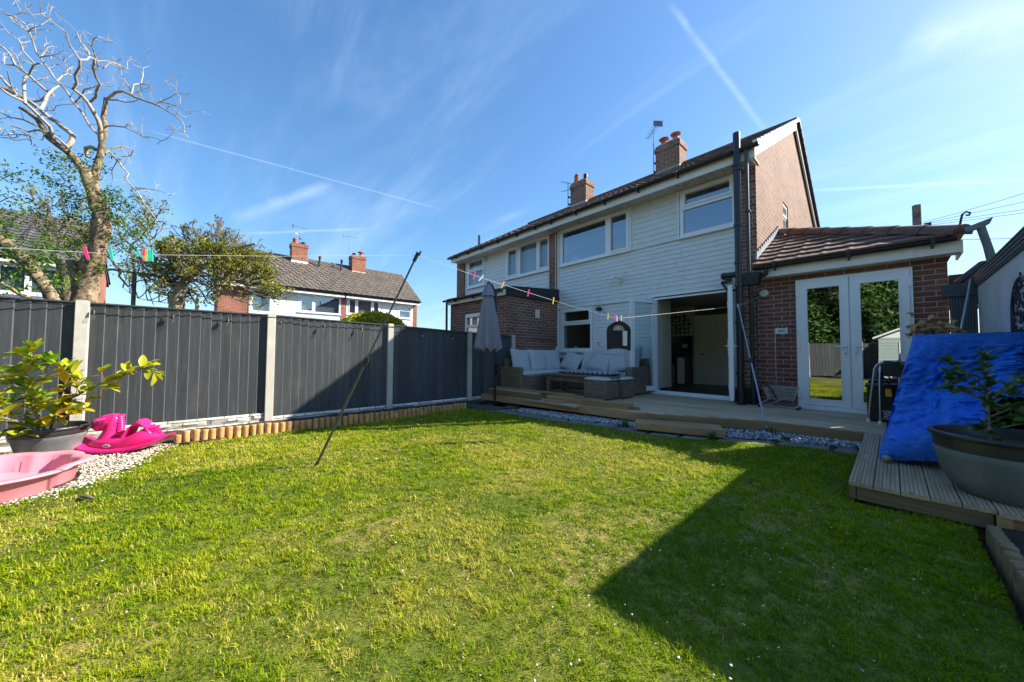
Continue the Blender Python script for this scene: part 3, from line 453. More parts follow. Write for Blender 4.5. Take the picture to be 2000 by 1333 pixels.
wood('new_timber', (.42, .285, .145), (.27, .175, .085), 'x')
wood('old_timber', (.21, .155, .085), (.115, .08, .045), 'x')
def fence_mat():
    m, nt, p, o = new_mat('fence_stain')
    n = noise(nt, objc(nt, (20, 20, 1.4)), 1.8, 8, .68, .4); b = noise(nt, objc(nt, (4, 4, 1.2)), 1.0, 5, .6)
    at = nt.nodes.new('ShaderNodeAttribute'); at.attribute_name = 'rnd'
    col = ramp(nt, n, [(.25, (.032, .037, .042)), (.55, (.050, .057, .063)), (.78, (.092, .099, .100))])
    col = mixc(nt, .5, col, ramp(nt, at.outputs['Fac'], [(0, grey(.30)), (.75, grey(.62)), (1, grey(.80))]), 'OVERLAY')
    f = nt.nodes.new('ShaderNodeMapRange'); f.inputs[1].default_value = .60; f.inputs[2].default_value = .75; L(nt, b, f.inputs[0])
    col = mixc(nt, math_(nt, 'MULTIPLY', f.outputs[0], .35), col, (.15, .145, .125))
    L(nt, col, p.inputs['Base Color']); p.inputs['Roughness'].default_value = .7; bump(nt, p, n, .35, .004)
fence_mat()
def rattan(name, c, c2):
    m, nt, p, o = new_mat(name)
    v = uvc(nt)
    w1 = N(nt, 'ShaderNodeTexBrick'); w1.offset = .5
    for k, val in (('Scale', 1.0), ('Mortar Size', .0022), ('Mortar Smooth', .6), ('Brick Width', .034), ('Row Height', .017), ('Bias', 0.0)): w1.inputs[k].default_value = val
    w1.inputs['Color1'].default_value = c + (1,); w1.inputs['Color2'].default_value = c2 + (1,); w1.inputs['Mortar'].default_value = (.02, .016, .012, 1)
    L(nt, v, w1.inputs['Vector'])
    n = noise(nt, uvc(nt, (1, 8, 1)), 3.0, 4)
    L(nt, mixc(nt, .6, w1.outputs['Color'], ramp(nt, n, [(.3, grey(.25)), (.7, grey(.8))]), 'OVERLAY'), p.inputs['Base Color'])
    p.inputs['Roughness'].default_value = .5; bump(nt, p, math_(nt, 'SUBTRACT', 1.0, w1.outputs['Fac']), .8, .004)
rattan('rattan', (.30, .225, .165), (.17, .13, .10))
rattan('rattan_end', (.33, .26, .15), (.20, .16, .09))
plain('cushion', (.48, .49, .49), .95, .04, 5, .5, 9, dirt=(.42, .42, .40))
plain('canopy', (.235, .235, .275), .9, .05, 5, .2, 60, dirt=(.17, .17, .20))
plain('stone_base', (.055, .058, .062), .7, .15, 12, .3, 60)
plain('pot_grey', (.135, .14, .145), .42, .22, 4, .15, 30, dirt=(.24, .245, .23), dscale=5, dlo=.5, dhi=.8)
plain('pot_rim', (.030, .032, .035), .38, .12, 8)
plain('pot_concrete', (.135, .160, .155), .6, .16, 3.2, .2, 30, dirt=(.20, .215, .205), dscale=3.5, dlo=.45, dhi=.75)
plain('pink_plastic', (.80, .020, .195), .30, .03, 4, spec=.5)
plain('pale_pink', (.86, .30, .36), .34, .03, 4, dirt=(.8, .36, .40))
plain('peg_pink', (.80, .04, .17), .4, .03, 4); plain('peg_teal', (.04, .55, .42), .4, .03, 4); plain('peg_yellow', (.78, .52, .03), .4, .03, 4)
plain('peg_blue', (.03, .16, .55), .4, .03, 4); plain('peg_white', (.62, .66, .7), .4, .03, 4); plain('peg_violet', (.18, .14, .55), .4, .03, 4)
plain('line_white', (.66, .64, .58), .6, .05, 4)
plain('bag_black', (.016, .018, .022), .85, .2, 12, .3, 60)
plain('paper', (.62, .64, .66), .7, .05, 9)
plain('ribbed_anthracite', (.062, .082, .102), .5, .12, 6)
plain('panel_white', (.52, .56, .57), .5, .06, 2.5, dirt=(.36, .40, .38), dscale=3, dlo=.5, dhi=.8, stretch=(1, 2.5, .15))
plain('shed_white', (.60, .63, .62), .5, .05, 3); plain('shed_sage', (.25, .32, .30), .6, .05, 3)
plain('asphalt', (.05, .05, .052), .9, .2, 9); plain('far_roof_low', (.16, .16, .16), .8, .1, 5)
plain('dead_leaf', (.46, .27, .11), .8, .25, 14)
plain('red_plastic', (.55, .03, .03), .4, .05, 5); plain('yellow_label', (.85, .55, .02), .5, .05, 5)
plain('dandelion', (.85, .5, .02), .7, .1, 30)
plain('tyre', (.012, .012, .012), .7, .2, 20)
plain('lamp_fabric', (.55, .57, .58), .9, .03, 5)
plain('pebble', (.30, .29, .26), .8, .2, 12, .3, 40)
glass('glass', .10); glass('glass_upper', .24, (.45, .5, .55), .02); glass('glass_door', .42, (.30, .33, .33), .06); glass('glass_leaf', .05, (.72, .84, .84))
glass('bulb_glass', .12, (.95, .95, .92))
def tarp_mat():
    m, nt, p, o = new_mat('tarpaulin')
    w = noise(nt, objc(nt, (1, 1, 1)), 3.0, 2, .5); v = objc(nt)
    n1 = noise(nt, v, 11, 9, .72, 2.2); n2 = noise(nt, objc(nt, (1, 1, 3.2), (0, R(28), 0)), 9, 8, .66, 1.2)
    col = ramp(nt, n2, [(.3, (.008, .14, .90)), (.7, (.045, .30, 1.0))])
    L(nt, col, p.inputs['Base Color']); p.inputs['Roughness'].default_value = .27
    L(nt, math_(nt, 'ADD', n1, n2), p.inputs['Roughness']) if False else None
    bump(nt, p, math_(nt, 'ADD', n1, n2), .9, .028)
tarp_mat()
def tile_mat(name, c, c2, moss=None):
    m, nt, p, o = new_mat(name)
    v = objc(nt); b = nt.nodes.new('ShaderNodeTexBrick'); b.offset = .5
    for k, val in (('Scale', 1.0), ('Mortar Size', .001), ('Brick Width', .3), ('Row Height', .2)): b.inputs[k].default_value = val
    b.inputs['Color1'].default_value = c + (1,); b.inputs['Color2'].default_value = c2 + (1,); b.inputs['Mortar'].default_value = c2 + (1,)
    L(nt, uvc(nt), b.inputs['Vector'])
    n = noise(nt, v, 5, 8, .7)
    col = mixc(nt, .6, b.outputs['Color'], ramp(nt, n, [(.3, grey(.25)), (.7, grey(.8))]), 'OVERLAY')
    if moss:
        f = nt.nodes.new('ShaderNodeMapRange'); f.inputs[1].default_value = .60; f.inputs[2].default_value = .72; L(nt, noise(nt, v, 2.2, 6, .7), f.inputs[0])
        col = mixc(nt, f.outputs[0], col, moss)
    L(nt, col, p.inputs['Base Color']); p.inputs['Roughness'].default_value = .72; bump(nt, p, noise(nt, v, 40, 5), .4, .004)
tile_mat('tile_brown', (.17, .10, .075), (.105, .065, .05), (.24, .20, .15))
tile_mat('tile_red', (.155, .088, .068), (.10, .058, .046))
tile_mat('tile_grey', (.135, .112, .092), (.09, .074, .062), (.24, .19, .07))
tile_mat('tile_slate', (.10, .098, .10), (.07, .068, .072))
leafmat('leaf_ivy', [(0, (.025, .08, .008)), (.4, (.07, .16, .012)), (.8, (.15, .25, .02)), (1, (.30, .35, .04))])
leafmat('leaf_shrub', [(0, (.06, .10, .010)), (.45, (.17, .19, .020)), (.85, (.33, .30, .03)), (1, (.50, .33, .03))])
leafmat('leaf_hedge', [(0, (.22, .23, .012)), (.5, (.46, .42, .02)), (1, (.68, .58, .03))])
leafmat('leaf_laurel', [(0, (.08, .20, .015)), (.3, (.22, .34, .02)), (.6, (.46, .44, .02)), (.93, (.62, .45, .02)), (1, (.5, .18, .03))], .3)
leafmat('leaf_oak', [(0, (.03, .09, .018)), (.6, (.075, .17, .03)), (1, (.17, .27, .05))], .3)
leafmat('leaf_conifer', [(0, (.02, .06, .012)), (.5, (.055, .13, .022)), (1, (.13, .23, .04))], .6, .2)
leafmat('leaf_iris', [(0, (.06, .14, .07)), (1, (.12, .22, .10))])
leafmat('grass_blades', [(0, (.055, .14, .004)), (.30, (.15, .25, .005)), (.55, (.27, .36, .008)), (.72, (.41, .42, .018)), (.84, (.58, .48, .10)), (.985, (.66, .53, .22)), (1, (.7, .68, .6))], .7, .42, .12)
leafmat('white_chips', [(0, (.25, .24, .22)), (.35, (.50, .49, .45)), (1, (.78, .77, .72))], .7, .0)
leafmat('grey_chips', [(0, (.12, .13, .14)), (.5, (.42, .44, .46)), (1, (.78, .79, .8))], .7, .0)
leafmat('buff_chips', [(0, (.20, .16, .11)), (.3, (.45, .40, .31)), (.75, (.62, .57, .47)), (1, (.74, .70, .62))], .7, .0)
def ground_mat():
    m, nt, p, o = new_mat('lawn_ground')
    v = objc(nt)
    a = noise(nt, v, 1.1, 8, .62); b = noise(nt, v, 28, 6, .7)
    c1 = ramp(nt, a, [(.32, (.07, .11, .006)), (.50, (.15, .17, .010)), (.64, (.30, .24, .06))])
    L(nt, mixc(nt, .75, c1, ramp(nt, b, [(.3, grey(.15)), (.75, grey(.85))]), 'OVERLAY'), p.inputs['Base Color'])
    p.inputs['Roughness'].default_value = .95; bump(nt, p, b, .8, .02)
ground_mat()
# ================================================================== the setting: ground
def flat(name, poly, z, mat, label=None):
    mb = MB(); mb.poly([(x, y, z) for x, y in poly]); return struct(mb.build(name, mat), 'structure')
mb = MB(); mb.poly([(-900, -900, -1.35), (900, -900, -1.35), (900, 900, -1.35), (-900, 900, -1.35)]); struct(mb.build('ground', 'asphalt'))

# lawn sheet: edges follow the log edging, the paving and the platform
LAWN = [(-5.66, -.30), (-5.52, .8), (-5.5, 2.3), (-5.6, 3.9), (-5.5, 4.05), (-4.4, 4.15), (-3.45, 4.12), (-3.0, 4.3), (-2.35, 4.3), (-1.55, 4.5), (-1.25, 4.66), (-.72, 4.88), (-.2, 5.02), (-.2, 3.37), (.30, 3.37), (.30, 2.5), (.28, -6.5), (-5.9, -6.5), (-3.9, -1.35), (-4.2, -.8), (-4.45, -.62), (-4.85, -.46), (-5.3, -.36)]
def in_poly(x, y, poly):
    c = np.zeros(np.shape(x), bool); n = len(poly)
    for i in range(n):
        x1, y1 = poly[i]; x2, y2 = poly[(i + 1) % n]
        k = ((y1 > y) != (y2 > y)) & (x < (x2 - x1) * (y - y1) / ((y2 - y1) + 1e-12) + x1); c ^= k
    return c
def bumpz(x, y):
    return .012 * np.sin(2.1 * x + 1.3 * y) * np.sin(1.7 * y - .8 * x + 1) + .006 * np.sin(5.3 * x + 2) * np.sin(4.7 * y + .5)
def lz_np(x): return -1.0 + .016 * np.clip(x, -6.33, 0)
mb = MB()
gx = np.linspace(-6.0, .34, 128); gy = np.linspace(-6.5, 5.1, 230)
idx = {}
def gv(i, j):
    if (i, j) not in idx:
        idx[(i, j)] = len(mb.v); x, y = gx[i], gy[j]; mb.v.append((x, y, float(lz_np(x) + bumpz(x, y))))
    return idx[(i, j)]
CX, CY = np.meshgrid((gx[:-1] + gx[1:]) / 2, (gy[:-1] + gy[1:]) / 2, indexing='ij')
INS = in_poly(CX, CY, LAWN)
for i in range(len(gx) - 1):
    for j in range(len(gy) - 1):
        if INS[i, j]: mb.face(gv(i, j), gv(i + 1, j), gv(i + 1, j + 1), gv(i, j + 1))
struct(mb.build('lawn', 'lawn_ground', smooth=60))
# base earth below everything in the garden
mb = MB(); mb.poly([(-6.4, -7, -1.135), (2.6, -7, -1.06), (2.6, 7.6, -1.06), (-6.4, 7.6, -1.135)]); struct(mb.build('soil_ground', 'soil'))
# raised soil bed behind the log edging by the fence
mb = MB(); P = []
for y in np.linspace(-.35, 4.6, 60):
    row = []
    for t in np.linspace(0, 1, 8):
        xe = -5.60 + .0 * y; x = xe + (-6.34 - xe) * t
        row.append((x, y, -1.075 + .05 * t + .016 * math.sin(9 * y + 5 * t) * math.sin(17 * t + 3 * y)))
    P.append(row)
mb.grid([r[::-1] for r in P]); struct(mb.build('soil_bed', 'soil', smooth=60))
# bed on the right, beside the platform
mb = MB(); P = []
for y in np.linspace(-3, 3.36, 50):
    P.append([(x, y, -.965 + .012 * math.sin(11 * y + 7 * x) + .008 * math.sin(31 * x)) for x in np.linspace(.37, 1.5, 12)])
mb.grid([r for r in P]); struct(mb.build('soil_bed', 'soil', smooth=60, fixn=True))

# ================================================================== shared builders
def roof_slope(mb, O, U, V, W, Ln, course=.30, lip=.026, amp=.012, pitch=.30, stag=0.0, ulim=None, n=6):
    O = Vector(O); U = Vector(U).normalized(); V = Vector(V).normalized(); Nn = U.cross(V).normalized()
    if Nn.z < 0: Nn = -Nn
    nc = max(1, int(round(Ln / course))); c = Ln / nc
    flip = U.cross(V).z < 0
    for i in range(nc):
        v0, v1 = i * c, (i + 1) * c
        u0, u1 = 0.0, W
        if ulim: u0, u1 = ulim(v0 + c * .5)
        if u1 - u0 < .02: continue
        m = max(2, int((u1 - u0) / (pitch / n)))
        rows = [[], [], []]
        for k in range(m + 1):
            u = u0 + (u1 - u0) * k / m
            ph = ((u / pitch) + stag * (i % 2)) % 1.0
            h = amp * (1 if ph < .18 else (.15 if ph < .30 else (0 if ph < .88 else .5)))
            j = random.uniform(-.002, .002)
            rows[0].append(O + U * u + V * (v0 - .0) + Nn * (.004)); rows[1].append(O + U * u + V * (v0 - .0) + Nn * (lip + h + j)); rows[2].append(O + U * u + V * (v1 + .01) + Nn * (.005 + h))
        k0 = len(mb.v)
        for r in rows: mb.v += [tuple(p) for p in r]
        w = m + 1
        for a in (0, 1):
            for k in range(m):
                q = (k0 + a * w + k, k0 + a * w + k + 1, k0 + (a + 1) * w + k + 1, k0 + (a + 1) * w + k)
                mb.face(*(q[::-1] if flip else q))
    # underside / deck
    return mb

def clad_rows(mb, x0, x1, z0, z1, y, pitch, holes=(), lip=.013, sgn=-1, axis='y'):
    # overlapping boards; sgn -1 faces the -axis side
    n = max(1, int(round((z1 - z0) / pitch))); p = (z1 - z0) / n
    for i in range(n):
        a, b = z0 + i * p, z0 + (i + 1) * p
        cuts = {x0, x1}; zc = sorted({a, b} | {h[2] for h in holes if a < h[2] < b} | {h[3] for h in holes if a < h[3] < b})
        for h in holes: cuts |= {c for c in (h[0], h[1]) if x0 < c < x1}
        cs = sorted(cuts)
        for q in range(len(zc) - 1):
            za, zb = zc[q], zc[q + 1]
            for k in range(len(cs) - 1):
                cx = (cs[k] + cs[k + 1]) / 2; cz = (za + zb) / 2
                if any(h[0] < cx < h[1] and h[2] < cz < h[3] for h in holes): continue
                ya = y + sgn * (lip * (1 - (za - a) / p) + .001); yb = y + sgn * (lip * (1 - (zb - a) / p) + .001)
                A, B = cs[k], cs[k + 1]
                def P(u, w, z): return (u, w, z) if axis == 'y' else (w, u, z)
                f1 = [P(A, ya, za), P(B, ya, za), P(B, yb, zb), P(A, yb, zb)]; f2 = [P(A, y, za), P(B, y, za), P(B, ya, za), P(A, ya, za)]
                if (sgn < 0) != (axis == 'y'): f1.reverse(); f2.reverse()
                mb.poly(f1)
                if za == a: mb.poly(f2)

def window_unit(parent, name, x0, x1, z0, z1, y, panes, mglass='glass', axis='y', depth=.07, sgn=-1, sill=True, bead=.018, fm='upvc', label=None):
    """frame with panes; panes = rectangles (u0,u1,z0,z1,opening?) inside the frame"""
    mb = MB()
    ya, yb = (y + sgn * .012, y - sgn * depth)
    mb.plate(x0, x1, z0, z1, min(ya, yb), max(ya, yb), [p[:4] for p in panes], axis)
    for p in panes:                       # sash or glazing bead standing proud
        w = .045 if len(p) > 4 and p[4] else bead; pr = .022 if len(p) > 4 and p[4] else .004
        h = (p[0], p[1], p[2], p[3]); o = (p[0] - w, p[1] + w, p[2] - w, p[3] + w)
        a, b = (y + sgn * (.012 + pr), y + sgn * .0115)
        mb.plate(o[0], o[1], o[2], o[3], min(a, b), max(a, b), [h], axis)
    if sill:
        c, d = (y + sgn * .07, y)
        if axis == 'y': mb.box(x0 - .03, x1 + .03, min(c, d), max(c, d), z0 - .035, z0 - .002)
        else: mb.box(min(c, d), max(c, d), x0 - .03, x1 + .03, z0 - .035, z0 - .002)
    f = mb.build(name, fm, parent)
    if label: f['label'] = label
    for p in panes:
        g = MB(); yg = y - sgn * .02
        pts = [(p[0], yg, p[2]), (p[1], yg, p[2]), (p[1], yg, p[3]), (p[0], yg, p[3])]
        if axis == 'x': pts = [(b, a, c) for a, b, c in pts]
        g.poly(pts); g.build('pane', mglass, f)
    return f

def gutter(parent, x0, x1, y, z, r=.06, brackets=None, m='gutter_black', axis='x'):
    mb = MB()
    prof = [(math.cos(t) * r, math.sin(t) * r) for t in np.linspace(math.pi, 2 * math.pi, 9)]
    inner = [(a * .86, b * .86) for a, b in prof][::-1]
    pl = [(y + a, z + b) if axis == 'x' else (y + a, z + b) for a, b in prof + inner]
    k = len(mb.v); n = len(pl)
    for a in (x0, x1):
        for u, v in pl: mb.v.append((a, u, v) if axis == 'x' else (u, a, v))
    mb.face(*[k + i for i in range(n)]); mb.face(*[k + n + i for i in reversed(range(n))])
    for i in range(n): j = (i + 1) % n; mb.face(k + i, k + n + i, k + n + j, k + j)
    for b in (brackets or []):
        if axis == 'x':
            mb.box(b - .018, b + .018, y - r - .012, y + r + .012, z - r - .018, z - r - .002); mb.box(b - .018, b + .018, y - r - .014, y - r - .001, z - r, z + .012)
            mb.beam((b, y - r * .4, z - r - .012), (b, y + r + .03, z - r - .045), .022, .014)
    return mb.build('gutter', m, parent, smooth=40, fixn=True)

def chimney(parent, x0, x1, y0, y1, zb, zt, mat='brick_chimney', pots=(), flash=True):
    mb = MB(); mb.box(x0, x1, y0, y1, zb, zt - .22)
    e = .03; mb.box(x0 - e, x1 + e, y0 - e, y1 + e, zt - .22, zt - .075); mb.box(x0 - .005, x1 + .005, y0 - .005, y1 + .005, zt - .075, zt)
    c = mb.build('chimney', mat, parent, bevel=.006)
    mb = MB(); mb.prism([(x0 + .02, zt), (x1 - .02, zt), (x1 - .1, zt + .05), (x0 + .1, zt + .05)], y0 + .03, y1 - .03, 'y'); mb.build('flaunching', 'mortar_grey', c, fixn=True)
    if flash:
        mb = MB(); mb.box(x0 - .012, x1 + .012, y0 - .012, y1 + .012, zb + flash, zb + flash + .17); mb.build('flashing', 'lead', c)
    for (px, py, kind) in pots:
        mb = MB()
        if kind == 'cowl':
            mb.lathe([(.10, 0), (.105, .04), (.095, .06), (.095, .16)], (px, py, zt + .02), 20)
            for a in range(4): t = a * math.pi / 2 + .4; mb.box(px + .08 * math.cos(t) - .012, px + .08 * math.cos(t) + .012, py + .08 * math.sin(t) - .012, py + .08 * math.sin(t) + .012, zt + .17, zt + .25)
            mb.lathe([(.0, .235), (.155, .245), (.165, .265), (.10, .30), (0, .32)], (px, py, zt + .02), 24)
            mb.build('chimney_pot', 'terracotta', c, smooth=40)
        elif kind == 'louvre':
            pr = [(.10, 0)]
            for i in range(5): pr += [(.095, .05 + i * .075), (.112, .06 + i * .075), (.09, .105 + i * .075)]
            pr += [(.07, .44), (0, .45)]
            mb.lathe(pr, (px, py, zt), 20); mb.build('chimney_pot', 'terracotta', c, smooth=40)
        elif kind == 'plain':
            mb.lathe([(.13, 0), (.12, .25), (.14, .27), (.14, .33), (.11, .33), (.1, .1), (0, .1)], (px, py, zt), 20); mb.build('chimney_pot', 'terracotta', c, smooth=40)
        else:
            mb.lathe([(.06, 0), (.055, .1), (.085, .11), (.085, .24), (.03, .27), (0, .27)], (px, py, zt), 18); mb.build('flue_terminal', 'black_metal', c, smooth=40)
    return c

def aerial(parent, base, h, az=0.0, els=9, combo=False, size=1.0):
    b = Vector(base); mb = MB(); mb.tube([b, b + Vector((0, 0, h))], .014, 8)
    d = Vector((math.cos(az), math.sin(az), .0)); s = Vector((-d.y, d.x, 0)); t = b + Vector((0, 0, h - .02))
    mb.tube([t - d * .45 * size, t + d * .55 * size], .009, 6)
    for i in range(els):
        q = t + d * size * (-.35 + .9 * i / (els - 1)); l = (.17 - .06 * i / els) * size
        mb.tube([q - s * l, q + s * l], .0045, 5)
    mb.beam(t - d * .40 * size - s * .18 * size + Vector((0, 0, .0)), t - d * .40 * size + s * .18 * size, .01, .22 * size)
    mb.beam(b + Vector((0, 0, .12)), b + Vector((.0, .14, .12)), .03, .05); mb.beam(b + Vector((0, 0, .42)), b + Vector((.0, .14, .42)), .03, .05)
    return mb.build('aerial', 'aerial_metal', parent, smooth=40)

PITCH = .563
def rz(y, off=0.0):   # height of the main roof plane at depth y
    return 3.74 + PITCH * (y - 7.15) + off if y <= 11.6 else 3.74 + PITCH * (16.05 - y) + off
RIDGE_Z = rz(11.6)

def semi_roof(parent, x0, x1, mat='tile_brown', right_verge=False, left_verge=False):
    mb = MB(); sl = math.sqrt(4.45 ** 2 * (1 + PITCH ** 2))
    roof_slope(mb, (x0, 7.15, 3.74), (1, 0, 0), (0, 1, PITCH), x1 - x0, sl, .30, .028, .012, .30)
    roof_slope(mb, (x0, 16.05, 3.74), (1, 0, 0), (0, -1, PITCH), x1 - x0, sl, .30, .028, .012, .30)
    mb.prism([(7.2, 3.70), (11.6, 3.70 + PITCH * 4.4), (16.0, 3.70), (16.0, 3.64), (11.6, 3.64 + PITCH * 4.4 - .02), (7.2, 3.64)], x0 + .03, x1 - .03, 'x')
    r = mb.build('roof', mat, parent, fixn=False)
    mb = MB(); n = int((x1 - x0) / .45)
    for i in range(n):
        a = x0 + (x1 - x0) * i / n; b = x0 + (x1 - x0) * (i + 1) / n - .012
        pr = [(11.6 + math.cos(t) * .13, RIDGE_Z - .03 + math.sin(t) * .12) for t in np.linspace(0, math.pi, 9)]
        mb.prism(pr, a, b, 'x')
    mb.build('ridge', mat, r, fixn=True)
    return r
# ================================================================== the rear of the white-clad semi-detached house
HX0, HX1 = -6.61, -1.63
house = thing('semi_detached_house', 'two storey semi with white cladding, brick gable, open white doors and black soil pipe', 'house', (-4.1, 7.6, -.9))
# walls: gable, inner leaf, back and piers
mb = MB()
mb.plate(7.6, 15.6, -1.2, 3.72, -1.93, -1.63, [(10.02, 10.60, 2.95, 3.62)], 'x')
mb.prism([(7.6, 3.72), (15.6, 3.72), (15.6, rz(15.6, -.10)), (11.6, RIDGE_Z - .10), (7.6, rz(7.6, -.10))], -1.93, -1.63, 'x')
mb.build('wall', 'brick_wall', house, fixn=False)
for bx_ in ((-1.955, -1.931, 7.6, 7.75, -1.2, 3.60), (-6.76, -6.46, 7.6, 7.8, -1.2, 3.66)): mb = MB(); mb.box(*bx_); mb.build('brick_pier', 'brick_wall', house)
mb = MB(); mb.box(HX0, -1.935, 15.3, 15.6, -1.2, 3.7); mb.build('rear_wall', 'brick_wall', house)
# inner backing wall behind the cladding with the openings
OP = [(-6.34, -4.19, 2.50, 3.56), (-3.02, -1.98, 2.50, 3.54), (-6.33, -5.26, .07, 1.28), (-3.60, -2.06, -.89, 1.30)]
mb = MB(); mb.plate(-6.46, -1.956, -1.2, 3.66, 7.66, 7.90, OP, 'y'); mb.build('inner_wall', 'cream_wall', house)
mb = MB(); clad_rows(mb, -6.459, -1.957, 1.30, 2.50, 7.645, .10, OP); clad_rows(mb, -6.459, -1.957, 2.50, 3.60, 7.650, .122, OP)
mb.box(-6.455, -1.96, 7.60, 7.645, 1.272, 1.300)
cl = mb.build('upper_cladding', 'cladding', house); cl['label'] = 'upper white boards streaked with green grey algae'
mb = MB(); clad_rows(mb, -6.459, -1.957, -.86, 1.27, 7.655, .0965, OP); mb.build('lower_cladding', 'cladding_clean', house)
mb = MB()                                  # little trims
for x in (-4.165, -3.045): mb.box(x - .014, x + .014, 7.615, 7.649, 2.50, 3.56)
mb.box(-5.235, -5.205, 7.625, 7.653, .03, 1.268); mb.box(-6.455, -6.43, 7.61, 7.64, -.86, 3.56)
mb.build('corner_trim', 'upvc', house)
mb = MB()                                  # grubby ledge under the first floor windows
for i in range(40):
    a = -6.44 + i * .112; mb.box(a, a + .108, 7.622 - random.uniform(0, .012), 7.65, 2.487 - random.uniform(0, .008), 2.5 + random.uniform(-.004, .008))
mb.build('ledge', 'soffit_old', house)
window_unit(house, 'window', -6.34, -4.19, 2.515, 3.55, 7.63, [(-6.27, -4.86, 2.58, 3.46), (-4.70, -4.27, 2.60, 3.46, True)], 'glass_upper')
window_unit(house, 'window', -3.01, -1.985, 2.515, 3.535, 7.63, [(-2.90, -2.06, 3.21, 3.44, True), (-2.94, -2.02, 2.59, 3.10)], 'glass_upper')
window_unit(house, 'window', -6.33, -5.26, .075, 1.275, 7.63, [(-6.22, -5.36, .91, 1.17, True), (-6.25, -5.33, .16, .80)], 'glass_leaf')
window_unit(house, 'window', 10.02, 10.60, 2.96, 3.62, -1.68, [(10.10, 10.52, 3.36, 3.55, True), (10.08, 10.54, 3.02, 3.27)], 'glass_upper', axis='x', sgn=1)
# ---- french doors: outer frame, threshold, two leaves swung out
mb = MB(); mb.plate(-3.60, -2.06, -.87, 1.295, 7.60, 7.68, [(-3.535, -2.12, -.80, 1.235)], 'y')
mb.box(-3.66, -2.02, 7.50, 7.60, -.872, -.845); mb.box(-3.60, -2.06, 7.56, 7.60, -.845, -.825)
mb.box(-3.62, -2.04, 7.585, 7.62, 1.296, 1.33)
fr = mb.build('door_frame', 'upvc', house, bevel=.004)
def door_leaf(parent, hinge, ang, w, z0, z1, side, mg, label=None):
    M = Matrix.Translation((hinge[0], hinge[1], 0)) @ Matrix.Rotation(ang, 4, 'Z')
    mb = MB(); st = .088
    h = (st, w - st, z0 + .11, z1 - st)
    mb.plate(0, w, z0, z1, -.032, .032, [h], 'y'); mb.plate(st - .02, w - st + .02, h[2] - .02, h[3] + .02, -.038, .038, [h], 'y')
    mb.xf(0, M); d = mb.build('door', 'upvc', parent, bevel=.003)
    if label: d['label'] = label
    g = MB(); g.poly([(h[0], 0, h[2]), (h[1], 0, h[2]), (h[1], 0, h[3]), (h[0], 0, h[3])]); g.xf(0, M); g.build('pane', mg, d)
    for s in (-1, 1):
        mb = MB(); mb.box(w - .062, w - .026, s * .042 - .005, s * .042 + .005, .0, .24)
        mb.tube([(w - .044, s * .045, .16), (w - .044, s * .085, .16), (w - .15, s * .085, .16)], .0095, 8); mb.xf(0, M); mb.build('handle', 'upvc', d, smooth=40)
    mb = MB()
    for z in (z0 + .14, (z0 + z1) / 2, z1 - .3): mb.box(-.022, .02, -.045, .045, z, z + .10)
    mb.box(w - .001, w + .004, -.010, .010, -.2, .25); mb.xf(0, M); mb.build('hinge', 'upvc', d)
    return d
door_leaf(house, (-3.575, 7.585), R(-109), .70, -.80, 1.235, 1, 'glass_leaf', 'left open glazed door with red key fob')
door_leaf(house, (-2.085, 7.585), R(-74), .70, -.80, 1.235, -1, 'glass_leaf', 'right open glazed door seen nearly edge on')
mb = MB(); mb.tube([(-3.78, 6.98, .15), (-3.785, 6.975, .06)], .004, 5); mb.box(-3.805, -3.77, 6.965, 6.977, -.02, .055); mb.build('key_fob', 'red_plastic', house)
# ---- interior seen through the doors and the kitchen window
mb = MB(); mb.poly([(-6.45, 7.72, -.84), (-1.94, 7.72, -.84), (-1.94, 11.4, -.84), (-6.45, 11.4, -.84)]); mb.build('kitchen_floor', 'dark_floor', house)
mb = MB(); mb.poly([(-6.45, 7.9, 1.42), (-6.45, 11.4, 1.42), (-1.94, 11.4, 1.42), (-1.94, 7.9, 1.42)]); mb.build('kitchen_ceiling', 'cream_wall', house)
mb = MB(); mb.poly([(-6.45, 11.35, -.84), (-1.94, 11.35, -.84), (-1.94, 11.35, 1.42), (-6.45, 11.35, 1.42)]); mb.poly([(-1.945, 7.9, -.84), (-1.945, 11.4, -.84), (-1.945, 11.4, 1.42), (-1.945, 7.9, 1.42)][::-1]); mb.poly([(-6.45, 7.9, -.84), (-6.45, 11.4, -.84), (-6.45, 11.4, 1.42), (-6.45, 7.9, 1.42)]); mb.build('kitchen_wall', 'olive_wall', house)
mb = MB(); mb.box(-4.62, -3.80, 10.6, 11.3, -.84, 1.42); mb.build('pink_wall', 'cream_wall', house)
mb = MB(); mb.box(-3.72, -3.60, 7.95, 8.5, -.78, 1.30); mb.build('tall_cupboard', 'cupboard', house, bevel=.004)
mb = MB(); mb.plate(-3.80, -2.83, -.84, 1.12, 10.55, 10.60, [(-3.72, -2.91, -.84, 1.04)], 'y'); f = mb.build('inner_door', 'door_white', house, bevel=.004)
mb = MB(); mb.box(-3.72, -2.91, 10.57, 10.61, -.83, 1.04)
mb.build('panel', 'door_white', f); mb = MB(); mb.tube([(-3.65, 10.56, .02), (-3.65, 10.51, .02), (-3.53, 10.51, .02)], .012, 8); mb.build('handle', 'black_metal', f)
mb = MB(); mb.box(-4.6, -3.86, 9.9, 10.55, -.84, -.02); mb.box(-4.6, -3.86, 10.5, 10.58, -.02, .55); mb.build('worktop_unit', 'worktop', house)
mb = MB(); mb.box(-4.02, -3.84, 9.86, 9.9, -.80, -.08); mb.build('cupboard_door', 'cupboard', house)
mb = MB(); mb.box(-4.12, -3.98, 10.46, 10.5, .20, .32); mb.build('socket', 'white_paint', house)
